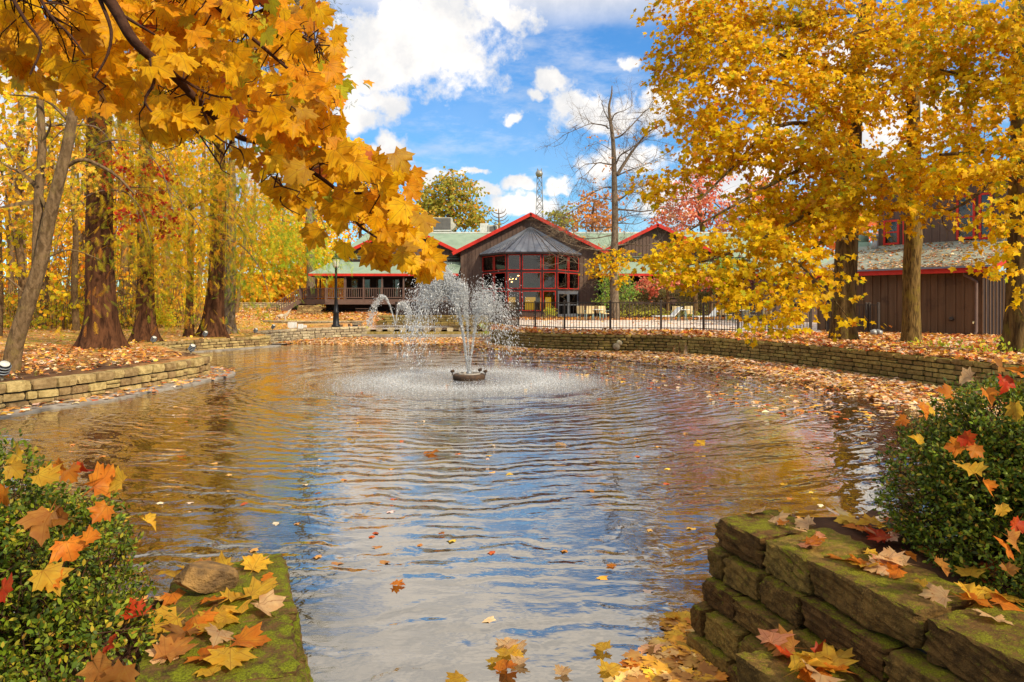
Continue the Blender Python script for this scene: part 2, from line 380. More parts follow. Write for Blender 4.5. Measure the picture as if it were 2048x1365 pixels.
# water
FNT = gp(938, 757, 0.0); FNT2 = Vector(at(786, 655, 40.0)); FNT2.z = 0.42
def watermat(name, centre, calm=False):
    m, t = newmat(name)
    g = t.n('ShaderNodeNewGeometry'); pos = g.outputs['Position']
    rel = t.vm('SUBTRACT', pos, tuple(centre))
    dn = t.scale(t.vm('SUBTRACT', t.noise(pos, 0.9, 4.0, col=True), (0.5, 0.5, 0.5)), (1.0, 1.0, 0))
    dist = t.vm('LENGTH', t.scale(t.vm('ADD', rel, dn), (1, 1, 0)))
    rings = t.math('SINE', t.math('MULTIPLY', dist, 2 * math.pi / 0.28))
    rings2 = t.math('SINE', t.math('ADD', t.math('MULTIPLY', dist, 2 * math.pi / 0.23), t.math('MULTIPLY', t.noise(pos, 1.2, 3.0), 9.0)))
    amp = t.math('MULTIPLY', t.n('ShaderNodeMapRange', ins={0: dist, 1: 4.0, 2: 15.0, 3: 1.0, 4: 0.08}).outputs[0], t.n('ShaderNodeMapRange', ins={0: t.noise(pos, 2.4, 4.0), 1: 0.35, 2: 0.65, 3: 0.1, 4: 1.35}).outputs[0])
    h = t.math('MULTIPLY', t.math('ADD', rings, t.math('MULTIPLY', rings2, 0.75)), t.math('MULTIPLY', amp, 0.0072))
    chop = t.math('MULTIPLY', t.noise(t.scale(pos, (0.55, 1.5, 1)), 3.5, 4.0, 0.6), 0.008)
    near = t.n('ShaderNodeMapRange', ins={0: dist, 1: 6.0, 2: 15.5, 3: 1.0, 4: 0.28}).outputs[0]
    h = t.math('ADD', h, t.math('MULTIPLY', chop, near))
    ringd = t.math('SUBTRACT', 1.0, t.math('MULTIPLY', t.math('ABSOLUTE', t.math('SUBTRACT', dist, 2.0)), 0.55), clamp=True)
    h = t.math('ADD', h, t.math('MULTIPLY', t.math('MULTIPLY', t.noise(pos, 22.0, 3.0, 0.7), 0.035), ringd))
    bp = t.n('ShaderNodeBump', ins={'Strength': 1.0, 'Distance': 1.0, 'Height': h}).outputs[0]
    depth = t.mix(t.smooth(t.noise(pos, 0.7, 4.0), 0.35, 0.7), (0.014, 0.011, 0.005), (0.045, 0.034, 0.017))
    base = t.n('ShaderNodeBsdfDiffuse', ins={'Color': depth}).outputs[0]
    fr = t.n('ShaderNodeFresnel', ins={'IOR': 1.45, 'Normal': bp}).outputs[0]
    fac = t.n('ShaderNodeMapRange', ins={0: fr, 1: 0.02, 2: 0.55, 3: 0.33, 4: 1.0}).outputs[0]
    gl = t.n('ShaderNodeBsdfGlossy', ins={'Color': (1.0, 0.94, 0.85, 1), 'Roughness': 0.03, 'Normal': bp}).outputs[0]
    body = t.n('ShaderNodeMixShader', ins={0: fac, 1: base, 2: gl}).outputs[0]
    foam = t.n('ShaderNodeBsdfDiffuse', ins={'Color': (0.80, 0.82, 0.84, 1)}).outputs[0]
    fz = t.math('MULTIPLY', t.smooth(t.math('ADD', t.noise(t.scale(pos, (1, 1.6, 1)), 16.0, 5.0, 0.75), t.math('MULTIPLY', ringd, 0.10)), 0.56, 0.68), t.math('MULTIPLY', ringd, 0.75))
    finish(t, t.n('ShaderNodeMixShader', ins={0: fz, 1: body, 2: foam}).outputs[0])
watermat('water', FNT)
watermat('water_upper', FNT2)
# ground: lawn, litter-strewn soil
m, t = newmat('ground')
pos = t.n('ShaderNodeNewGeometry').outputs['Position']
vor = t.n('ShaderNodeTexVoronoi', ins={'Vector': t.scale(pos, (1, 1, 0.3)), 'Scale': 8.0})
k = t.vm('DOT_PRODUCT', vor.outputs['Color'], (0.5, 0.3, 0.2))
leafc = t.ramp(k, [(0.0, (0.30, 0.10, 0.03)), (0.3, (0.48, 0.20, 0.05)), (0.55, (0.62, 0.30, 0.08)), (0.8, (0.66, 0.42, 0.22)), (1.0, (0.5, 0.12, 0.04))])
soil = t.mix(t.smooth(t.noise(pos, 5.0, 5.0), 0.35, 0.7), (0.07, 0.035, 0.02), (0.13, 0.065, 0.03))
grass = t.mix(t.smooth(t.noise(pos, 2.0, 5.0), 0.3, 0.7), (0.26, 0.24, 0.03), (0.42, 0.27, 0.04))
xs = t.n('ShaderNodeSeparateXYZ', ins={0: pos}).outputs
lawn = t.math('MULTIPLY', t.smooth(t.math('MULTIPLY', xs[0], -1.0), 9.5, 13.5), t.smooth(t.math('ADD', xs[1], t.math('MULTIPLY', t.noise(pos, 0.35, 3.0), 6.0)), 22.0, 25.0))
lawn = t.math('MAXIMUM', lawn, t.math('MULTIPLY', t.smooth(t.math('MULTIPLY', xs[0], -1.0), 10.0, 11.0), t.smooth(t.noise(pos, 0.4, 3.0), 0.50, 0.58)))
col = t.mix(lawn, soil, grass)
col = t.mix(t.math('MULTIPLY', t.smooth(t.math('ADD', t.noise(pos, 1.3, 4.0), t.math('MULTIPLY', k, 0.25)), 0.52, 0.66), t.smooth(xs[1], 12.0, 20.0)), col, leafc)
far = t.smooth(xs[1], 60.0, 80.0)
col = t.mix(far, col, (0.30, 0.24, 0.04))
bp = t.n('ShaderNodeBump', ins={'Strength': 0.8, 'Distance': 0.03, 'Height': t.noise(pos, 14.0, 5.0)}).outputs[0]
finish(t, t.n('ShaderNodeBsdfPrincipled', ins={'Base Color': col, 'Roughness': 0.95, 'Specular IOR Level': 0.1, 'Normal': bp}).outputs[0])

# ------------------------------------------------------------------ leaf templates (x = width, y = tip, z = face)
def fan(outline, centre=(0, 0.42), fold=0.12, droop=0.16, stem=0.5, stemw=0.012):
    pts = [(centre[0], centre[1])] + outline
    v = np.array([(x, y, abs(x) * fold - (y - 0.4) ** 2 * droop - x * x * droop * 0.8) for x, y in pts], dtype=np.float32)
    n = len(outline); f = [(0, i + 1, (i + 1) % n + 1) for i in range(n)]
    if stem:
        v = np.vstack([v, [(-stemw, 0.02, 0.0), (stemw, 0.02, 0.0), (0, -stem, 0.06)]]).astype(np.float32); f.append((n + 1, n + 3, n + 2))
    return v, np.array(f, dtype=np.int32)
half = [(0.05, 0.02), (0.30, -0.13), (0.33, 0.06), (0.57, 0.15), (0.44, 0.28), (0.67, 0.60), (0.47, 0.59), (0.42, 0.71), (0.24, 0.58), (0.29, 0.83), (0.14, 0.85)]
HI = fan([(0.0, 0.02)] + half + [(0.0, 1.05)] + [(-x, y) for x, y in half[::-1]])
half2 = [(0.34, -0.08), (0.30, 0.16), (0.62, 0.50), (0.25, 0.54)]
LO = fan([(0.0, 0.0)] + half2 + [(0.0, 1.0)] + [(-x, y) for x, y in half2[::-1]], stem=0.35, stemw=0.012)
LO0 = fan([(0.0, 0.0)] + half2 + [(0.0, 1.0)] + [(-x, y) for x, y in half2[::-1]], stem=0, fold=0.2, droop=0.5)
OVAL = (np.array([(0, 0, 0), (0.24, 0.30, 0.05), (0.22, 0.65, 0.04), (0, 1.0, -0.05), (-0.22, 0.65, 0.04), (-0.24, 0.30, 0.05)], dtype=np.float32),
        np.array([(0, 1, 5), (1, 2, 4), (1, 4, 5), (2, 3, 4)], dtype=np.int32))
TRI3 = (np.array([(0, 0, 0), (0.5, 0.35, 0.05), (0.3, 0.9, 0), (-0.2, 1.0, -0.05), (-0.5, 0.4, 0.05)], dtype=np.float32), np.array([(0, 1, 2), (0, 2, 3), (0, 3, 4)], dtype=np.int32))
sv = [(-0.008, 0, 0), (0.008, 0, 0), (0, 1, -0.12)]; sf = [(0, 1, 2)]
for i in range(9):
    y = 0.08 + i * 0.10; L = 0.26 * (1 - 0.5 * abs(i - 4) / 5)
    for sgn in (-1, 1):
        b = len(sv); z = -0.12 * y * y
        sv += [(0, y - 0.018, z), (0, y + 0.022, z), (sgn * L, y + 0.15, z - 0.05)]; sf.append((b, b + 1, b + 2))
SPRAY = (np.array(sv, dtype=np.float32), np.array(sf, dtype=np.int32))

def basis(tip, nrm):
    tip = tip / np.linalg.norm(tip, axis=1, keepdims=True)
    x = np.cross(tip, nrm); x /= np.linalg.norm(x, axis=1, keepdims=True) + 1e-9
    z = np.cross(x, tip)
    return np.stack([x, tip, z], axis=2)   # columns
def cloud(name, tmpl, pos, Bm, size, col, mat, parent=None, kind='stuff'):
    tv, tf = tmpl; N = len(pos); k = len(tv)
    co = np.einsum('nij,kj->nki', Bm, tv) * size[:, None, None] + pos[:, None, :]
    tris = (tf[None] + (np.arange(N) * k)[:, None, None]).reshape(-1, 3)
    me = npmesh(name, co.reshape(-1, 3), tris, np.repeat(col, k, axis=0), lp=np.tile(tv, (N, 1)) if tmpl is HI else None)
    return link(name, me, parent, MAT[mat], kind=kind)
def palette(n, cols, wts=None, jit=0.12):
    cols = np.array(cols, dtype=float); wts = None if wts is None else np.array(wts) / sum(wts)
    i = rng.choice(len(cols), n, p=wts); c = cols[i]
    c = c * (1 + rng.normal(0, jit, (n, 1))) * (1 + rng.normal(0, jit * 0.4, (n, 3)))
    return np.clip(c, 0.003, 0.95)
def crumple(tv, fold, bend, jit=.03):
    tv = tv.copy(); x, y, z = tv[:, 0].copy(), tv[:, 1].copy(), tv[:, 2].copy()
    z = z + rng.normal(0, jit, len(tv)) + .05 * np.sin(9 * x + rng.uniform(0, 6)) + .04 * np.sin(8 * y + rng.uniform(0, 6))
    side = np.where(x > 0, fold, fold * rng.uniform(.3, 1.2)); tv[:, 0] = x * np.cos(side); z = z + np.abs(x) * np.sin(side)
    th = bend * np.clip(y, 0, 2); tv[:, 1] = np.where(y > 0, np.sin(th) / (bend + 1e-6) , y) if abs(bend) > .05 else y
    tv[:, 2] = z - np.where(y > 0, (1 - np.cos(th)) / (bend + 1e-6), 0) if abs(bend) > .05 else z
    return tv
def leaf_objects(name, tmpl, pos, Bm, size, col, mat, parent, nvar=10):
    """single leaves as objects that share a few meshes"""
    meshes = []
    o = np.argsort(col[:, 0] * 0.3 + col[:, 1])
    grp = np.array_split(o, nvar)
    for gidx in grp:
        if len(gidx) == 0: continue
        c = np.median(col[gidx], axis=0); tv = tmpl[0].copy()
        tv = crumple(tv, rng.uniform(-.2, .55), rng.uniform(-.3, .9), .02)
        me = npmesh('leaf', tv, tmpl[1], np.repeat(c[None], len(tv), axis=0), lp=tmpl[0]); me.materials.append(MAT[mat])
        for i in gidx:
            M = Matrix.Identity(4)
            for r in range(3):
                for q in range(3): M[r][q] = Bm[i, r, q] * size[i]
                M[r][3] = pos[i, r]
            link('leaf', me, parent, None, basis=M)
def split_cloud(tmpl, pos, Bm, size, col, mat, parent, n=300, stuff='foliage', lo=None):
    d = np.linalg.norm(pos - np.array([0, 0, EYE]), axis=1) / size
    px = (pos[:, 0] / pos[:, 1]) * F + CX; inside = (px > 0) & (px < 2048)
    d = d + (~inside) * 1e4
    o = np.argsort(d); a, b = o[:n], o[n:]
    leaf_objects('leaf', tmpl, pos[a], Bm[a], size[a], col[a], mat, parent)
    if len(b): cloud(stuff, lo or tmpl, pos[b], Bm[b], size[b], col[b], mat, parent)
def unit(n):
    v = rng.normal(0, 1, (n, 3)); return v / np.linalg.norm(v, axis=1, keepdims=True)
# ------------------------------------------------------------------ terrain and water
LWALL = [(-9.9,5.0),(-9.5,7.5),(-9.15,9.8),(-8.82,11.76),(-8.35,12.9),(-8.02,14.8),(-7.78,16.3),(-7.82,17.6),(-8.3,18.6),(-9.4,19.6)]
CWALL = [(-9.4,19.6),(-10.3,20.9),(-11.2,22.2),(-12.2,23.6),(-12.55,24.7)]
MWALL = [(-12.55,24.7),(-12.1,25.8),(-11.3,27.3),(-10.5,28.9),(-10.45,29.6)]
FWALL = [(-10.9,30.3),(-10.9,31.2),(-10.3,33.0),(-9.2,34.8),(-7.75,36.1)]
RWALL = [(-0.9,35.2),(-0.95,31.5),(-0.4,28.9),(0.9,27.0),(2.6,26.0),(5.2,25.2),(6.6,24.0),(7.6,22.1),(8.35,20.0),(8.95,17.6),(9.4,15.4),(9.75,13.6),(9.9,11.6),(9.6,9.6)]
POND = [(-9.9,3.2),(-9.9,5.0)] + LWALL[1:] + CWALL[1:] + MWALL[1:] + FWALL + RWALL + [(8.4,7.4),(6.4,6.0),(4.4,5.1),(2.7,4.5),(1.62,4.10),(1.30,3.75),(1.62,2.75),(2.0,1.6),(1.7,0.9),(-0.2,0.8),(-0.7,1.6),(-1.0,2.5),(-1.28,3.2),(-1.66,3.08),(-2.4,3.2),(-4.2,3.6),(-6.6,3.3)]
UPOND = [(-9.3,35.6),(-9.8,38.5),(-9.6,48.9),(-0.5,48.9),(-0.2,38.0),(-0.9,35.2),(-1.2,36.4),(-7.7,36.4)]

def inside(poly, X, Y):
    res = np.zeros(X.shape, dtype=bool); n = len(poly)
    for i in range(n):
        x1, y1 = poly[i]; x2, y2 = poly[(i + 1) % n]
        c = ((y1 > Y) != (y2 > Y)) & (X < (x2 - x1) * (Y - y1) / (y2 - y1 + 1e-12) + x1)
        res ^= c
    return res
def distpoly(poly, X, Y, closed=True):
    d = np.full(X.shape, 1e9); n = len(poly)
    for i in range(n if closed else n - 1):
        x1, y1 = poly[i]; x2, y2 = poly[(i + 1) % n]
        dx, dy = x2 - x1, y2 - y1; L = dx * dx + dy * dy + 1e-12
        t = np.clip(((X - x1) * dx + (Y - y1) * dy) / L, 0, 1)
        d = np.minimum(d, np.hypot(X - x1 - t * dx, Y - y1 - t * dy))
    return d
def sstep(v, a, b):
    t = np.clip((v - a) / (b - a), 0, 1); return t * t * (3 - 2 * t)
def dry(X, Y):
    left = sstep(-X, 2.0, 7.5)
    z = 0.66 * (1 - left) + 0.49 * left
    z = z + sstep(-X, 7.0, 10.5) * (sstep(Y, 30.0, 35.0) * 0.08 + sstep(Y, 43.0, 58.0) * 0.75)
    z = z + 0.05 * np.sin(X * 0.9 + 1.3) * np.sin(Y * 0.7) * sstep(-X, 9.5, 13)
    z = z + sstep(Y, 75, 140) * 1.2 + 0.3 * sstep(-X, 22, 45)
    z = z - sstep(Y, 4.0, 2.0) * 0.05
    return z
def gz(x, y): return float(dry(np.array([x]), np.array([y]))[0])
def axis(a, b, s, far):
    v = list(np.arange(a, b + 1e-6, s)); st = s
    lo = [a]; 
    while lo[-1] > -far: st *= 1.35; lo.append(lo[-1] - st)
    st = s; hi = [v[-1]]
    while hi[-1] < far: st *= 1.35; hi.append(hi[-1] + st)
    return np.array(lo[1:][::-1] + v + hi[1:])
ax = axis(-15, 14, 0.17, 900); ay = axis(-1, 50, 0.17, 900)
X, Y = np.meshgrid(ax, ay)
ip = inside(POND, X, Y); dp = distpoly(POND, X, Y); iu = inside(UPOND, X, Y)
Z = dry(X, Y)
sd = np.where(ip, dp, -dp)
Z = np.where(sd > -0.14, -0.55, Z)
near_bank = (Y < 8.5)
bank = sstep(-sd, -0.05, 0.9)
Z = np.where(near_bank & (sd < 0.1) & ((X > 2.2) | (X < -1.9)), -0.4 + (dry(X, Y) + 0.4) * bank, Z)
du = distpoly(UPOND, X, Y); su = np.where(iu, du, -du)
Z = np.where((su > -0.1) & (sd < -0.14), -0.2, Z)
Z = np.where((X > -7.6) & (X < -1.1) & (Y > 34) & (Y < 38), -0.4, Z)
ny, nx = X.shape
co = np.stack([X, Y, Z], axis=2).reshape(-1, 3)
ii = np.arange(ny * nx).reshape(ny, nx)
quads = np.stack([ii[:-1, :-1], ii[:-1, 1:], ii[1:, 1:], ii[1:, :-1]], axis=2).reshape(-1, 4)
g = link('ground', npmesh('ground', co, quads, smooth=True), None, MAT['ground'], kind='structure')
g['label'] = 'leaf strewn lawn and soil around the pond'

def sheet(name, pts, z, mat, kind='structure', label=None):
    mb = MB(); mb.add([(x, y, z) for x, y in pts], [tuple(range(len(pts)))]); o = mb.build(name, MAT[mat], kind=kind)
    if label: o['label'] = label
    return o
sheet('pond_water', [(-11, -0.5), (12, -0.5), (12, 36.2), (-13.5, 36.2), (-13.5, 10)], 0.0, 'water', label='rippled pond water reflecting sky and golden trees')
sheet('upper_pond_water', [(-9.9, 36.2), (0.0, 36.2), (0.0, 48.8), (-9.9, 48.8)], 0.42, 'water_upper', label='small upper pond behind the row of weir blocks')

def resample(path, step, z=None):
    P = [Vector((p[0], p[1], 0)) for p in path]
    # Catmull-Rom
    pts = []
    for i in range(len(P) - 1):
        p0 = P[max(i-1, 0)]; p1 = P[i]; p2 = P[i+1]; p3 = P[min(i+2, len(P)-1)]
        n = 12
        for k in range(n):
            t = k / n
            pts.append(0.5 * ((2*p1) + (-p0+p2)*t + (2*p0-5*p1+4*p2-p3)*t*t + (-p0+3*p1-3*p2+p3)*t**3))
    pts.append(P[-1])
    cum = [0]
    for a, b in zip(pts, pts[1:]): cum.append(cum[-1] + (b-a).length)
    return pts, cum
class Path:
    def __init__(s, path): s.p, s.c = resample(path, .1); s.L = s.c[-1]
    def at(s, d):
        d = min(max(d, 0), s.L - 1e-6)
        i = int(np.searchsorted(s.c, d, side='right')) - 1; i = min(i, len(s.p) - 2)
        t = (d - s.c[i]) / max(1e-9, s.c[i+1] - s.c[i]); a, b = s.p[i], s.p[i+1]
        tg = (b - a).normalized(); return a + (b - a) * t, tg

def stone_mesh(cuts, jit, rnd_, seed):
    r = np.random.default_rng(seed)
    bm = bmesh.new(); bmesh.ops.create_cube(bm, size=1.0)
    bmesh.ops.subdivide_edges(bm, edges=bm.edges[:], cuts=cuts, use_grid_fill=True)
    offs = r.uniform(0, 10, 3)
    for v in bm.verts:
        c = v.co; n = np.array(c[:]); e = np.abs(n) * 2
        k = (e > 0.98).sum()
        shrink = {1: 1.0, 2: 1 - rnd_ * 0.55, 3: 1 - rnd_ * 1.2}.get(int(k), 1.0)
        q = n * shrink
        ph = n * 5 + offs
        w_ = np.array([math.sin(ph[1]*1.7+ph[2]), math.sin(ph[0]*1.3+ph[2]*1.9), math.sin(ph[0]*1.5+ph[1]*1.1)])
        q = q + w_ * jit * 0.6 + r.normal(0, jit * 0.45, 3)
        v.co = q
    me = bpy.data.meshes.new('stone'); bm.to_mesh(me); bm.free()
    return me
STONES = [stone_mesh(1, 0.024, 0.09, i) for i in range(14)]
def near_stone(seed):
    me = stone_mesh(11, 0.0, 0.014, 100 + seed)
    r = np.random.default_rng(seed + 50); k = [(r.normal(0, 1, 3) * s, r.uniform(0, 6), a) for s, a in ((3.0, .016), (3.4, .014), (6.5, .010), (8, .010), (15, .008), (17, .008), (30, .006), (36, .005))]
    n = len(me.vertices); co = np.empty(n * 3); me.vertices.foreach_get('co', co); co = co.reshape(-1, 3)
    d = np.zeros((n, 3))
    for kv, ph, a in k:
        s = np.sin(co @ kv + ph); d += np.outer(s * a, [1, 1, 1]) * np.sign(co) * (0.4 + np.abs(co))
    # chips along edges
    e = (np.abs(co) > 0.44).sum(1) >= 2
    lay = 0.003 * np.sign(np.sin(co[:, 2] * 17 + seed + 1.5 * np.sin(co[:, 0] * 6))) * (np.abs(co[:, 1]) > .46); d[:, 1] += lay * np.sign(co[:, 1])
    co = co + d + r.normal(0, .004, co.shape); co[e] *= (1 - r.uniform(0, 0.045, (e.sum(), 1)))
    me.vertices.foreach_set('co', co.ravel()); me.update()
    return me
NSTONES = [near_stone(i) for i in range(9)]

def stone_wall(name, label, path, zb, zt, thick, rows, lrange, mat, side=1, batter=0.0, cat='stone wall', lib=None, cap=None, group=None, depth=0.2, limit=290, gap=0.012, mj=0.02):
    """side=+1: face to the right of travel direction"""
    P = Path(path); lib = lib or STONES
    mid, _ = P.at(P.L / 2)
    root = T(name, label, cat, (mid.x, mid.y, zb), group)
    # core
    core = MB(); n = max(3, int(P.L / 0.35)); ring = []
    for i in range(n + 1):
        p, tg = P.at(P.L * i / n); nrm = Vector((tg.y, -tg.x, 0)) * side
        ring.append((p - nrm * 0.07, p - nrm * (thick - 0.05)))
    for (a, b), (c, d) in zip(ring, ring[1:]):
        q = [a, c, d, b]; v = [(x.x, x.y, zb - 0.35) for x in q] + [(x.x, x.y, zt - 0.05) for x in q]
        core.add(v, [(0,1,2,3),(4,7,6,5),(0,4,5,1),(1,5,6,2),(2,6,7,3),(3,7,4,0)])
    core.build('wall_core', MAT['mortar'], root)
    hs = [rnd.uniform(0.75, 1.3) for _ in range(rows)]; tot = sum(hs); z = zb - 0.04; items = []
    for ri, h in enumerate(hs):
        H = h / tot * (zt - zb + 0.04); s = -rnd.uniform(0, lrange[0]); top = ri == rows - 1
        lr = cap or lrange
        while s < P.L:
            Ls = rnd.uniform(*(lr if top else lrange)); c = s + Ls / 2
            if c > P.L: break
            p, tg = P.at(c); nrm = Vector((tg.y, -tg.x, 0)) * side
            dep = thick if top else depth
            out = batter * (1 - (z - zb) / (zt - zb)) + rnd.uniform(-mj, mj)
            ctr = p + nrm * (out - dep / 2 + (0.02 if top else 0)); hz = H * rnd.uniform(0.93, 1.02) - gap
            if (not top) and H > 0.11 and rnd.random() < 0.24:   # two thin stones instead of a thick one
                for q in (0.26, 0.76): items.append((Vector((ctr.x, ctr.y, z + H * q)), tg, Vector((Ls - gap, dep, H * 0.47 - gap * 0.5))))
            else: items.append((Vector((ctr.x, ctr.y, z + H / 2)), tg, Vector((Ls - gap, dep, hz))))
            s += Ls
        z += H
    items.sort(key=lambda it: it[0].length)
    rest = items[limit:]
    for c, tg, sc in items[:limit]:
        M = Matrix.Translation(c) @ Matrix.Rotation(math.atan2(tg.y, tg.x) + rnd.choice((0, math.pi)) + rnd.uniform(-.03, .03), 4, 'Z') @ Matrix.Rotation(rnd.uniform(-.02, .02), 4, 'Y') @ Matrix.Diagonal((sc.x, sc.y, sc.z, 1))
        me = rnd.choice(lib)
        if mat not in me.name:
            key = me.name + '|' + mat
            if key not in STC: c2 = me.copy(); c2.name = 'stone_' + mat; c2.materials.clear(); c2.materials.append(MAT[mat]); STC[key] = c2
            me = STC[key]
        link('stone', me, root, None, basis=M)
    if rest:
        vs, fs, b = [], [], 0
        for c, tg, sc in rest:
            me = rnd.choice(lib); k = len(me.vertices); co = np.empty(k * 3, dtype=np.float32); me.vertices.foreach_get('co', co); co = co.reshape(-1, 3) * np.array(sc)
            R2 = np.array([[tg.x, -tg.y, 0], [tg.y, tg.x, 0], [0, 0, 1]]); vs.append(co @ R2.T + np.array(c))
            fs.append(np.array([list(p.vertices) for p in me.polygons]) + b); b += k
        link('distant_stones', npmesh('distant_stones', np.vstack(vs), np.vstack(fs)), root, MAT[mat], kind='stuff')
    return root
STC = {}
stone_wall('retaining_wall', 'tan stone retaining wall curving out from the left edge of the photo', LWALL[::-1], 0.02, 0.50, 0.42, 3, (0.16, 0.46), 'stone_tan', side=-1, cap=(0.26, 0.5), depth=0.24, gap=.018, mj=.03)
stone_wall('retaining_wall', 'narrow moss-topped stone wall running back behind the spotlight', CWALL[::-1], 0.02, 0.46, 0.40, 4, (0.22, 0.5), 'stone_tan', side=-1, depth=0.22)
stone_wall('retaining_wall', 'tan stone retaining wall in front of the twin-trunk cypress', MWALL[::-1], 0.02, 0.455, 0.42, 4, (0.2, 0.6), 'stone_tan', side=-1, depth=0.22)
stone_wall('retaining_wall', 'pale stone retaining wall below the lamp post', FWALL[::-1], 0.04, 0.60, 0.45, 5, (0.2, 0.6), 'stone_plain', side=-1, depth=0.22)
stone_wall('long_pond_wall', 'long mossy stone wall along the right shore under the fence', RWALL, 0.03, 0.655, 0.42, 6, (0.20, 0.52), 'stone_mossy', side=1, depth=0.2, cap=(0.22, 0.5))
# upper left garden wall and wall under the deck
stone_wall('garden_wall', 'low pale garden wall far behind the stair foot', [(-24.0, 57.5), (-20.6, 57.0), (-17.5, 57.4)], 1.2, 1.85, 0.5, 5, (0.4, 1.0), 'stone_plain', side=1, depth=0.3)
stone_wall('basement_wall', 'dark stone wall under the deck behind the upper pond', [(-9.6, 48.6), (-5, 48.5), (-0.6, 48.6)], 0.3, 0.95, 0.5, 5, (0.3, 0.9), 'stone_mossy', side=1, depth=0.3)
stone_wall('bed_edging', 'short pale stone edging in front of the stone pier', [(-16.0, 43.6), (-12.6, 42.4), (-9.6, 42.2)], 0.5, 0.72, 0.35, 2, (0.4, 0.9), 'stone_plain', side=1, depth=0.25)
# weir: shelf with a row of blocks
wr = T('weir', 'stone weir with a row of square blocks between the two ponds', 'weir', (-4.4, 36.2, 0))
MB().box(-7.9, -0.7, 36.15, 36.6, -0.4, 0.32).build('sill', MAT['stone_mossy'], wr)
MB().box(-7.9, -0.7, 35.85, 36.14, -0.4, 0.18).build('step', MAT['concrete'], wr)
for i in range(11):
    x = at(735 + i * 23.6, 600, 36.3).x
    M = Matrix.Translation((x, 36.37, 0.42)) @ Matrix.Rotation(rnd.uniform(-.1, .1), 4, 'Z') @ Matrix.Diagonal((0.34, 0.38, 0.20, 1))
    me = rnd.choice(STONES).copy(); me.name = 'weir_block'; me.materials.clear(); me.materials.append(MAT['stone_plain']); link('block', me, wr, None, basis=M)
# ledges
def ledge(name, path, wd, side, z, mat='concrete', taper=None, label=None):
    P = Path(path); mb = MB(); n = int(P.L / 0.3); L = []
    for i in range(n + 1):
        p, tg = P.at(P.L * i / n); nr = Vector((tg.y, -tg.x, 0)) * side
        ww = wd * (1 if taper is None else taper(i / n)) * (1 + 0.10 * math.sin(i * 0.9))
        L.append((p - nr * 0.1, p + nr * ww))
    for (a, b), (c, d) in zip(L, L[1:]):
        v = [(a.x, a.y, z), (c.x, c.y, z), (d.x, d.y, z - 0.004), (b.x, b.y, z - 0.004), (d.x, d.y, z - 0.25), (b.x, b.y, z - 0.25)]
        mb.add(v, [(0, 1, 2, 3), (3, 2, 4, 5)])
    o = mb.build(name, MAT[mat], kind='structure')
    if label: o['label'] = label
ledge('pond_ledge', LWALL[::-1], 0.58, -1, 0.035, label='grey concrete ledge at the foot of the left curving wall')
ledge('pond_ledge', MWALL[::-1], 0.45, -1, 0.035, label='concrete ledge at the foot of the middle left wall')
ledge('pond_ledge', FWALL[::-1], 0.85, -1, 0.035, label='leafy ledge at the foot of the far left wall')
ledge('pond_ledge', RWALL, 0.75, 1, 0.03, label='leaf covered ledge at the foot of the long right wall')
# terrace paving with kerb
pav = [(0.6, 29.4), (2.3, 28.2), (4.0, 27.7), (6.0, 27.6), (7.5, 27.0), (8.6, 25.6), (11.6, 25.8), (13.6, 29.5), (16.0, 33.0), (22.0, 45.0), (-0.2, 45.0), (-0.4, 34)]
def terr_z(): return 0.70
mbp = MB(); mbp.prism([(x, y, 0.52) for x, y in pav], (0, 0, 0.18)); o = mbp.build('terrace', MAT['paving'], kind='structure'); o['label'] = 'pale paved terrace behind the metal fence'
ledge('kerb', [(-0.9, 33.4), (0.1, 30.6), (2.2, 28.0), (4.0, 27.45), (6.0, 27.4), (7.5, 26.8), (8.4, 25.35), (11.2, 25.4)], 0.14, 1, 0.76, 'concrete', label='concrete kerb under the metal fence')

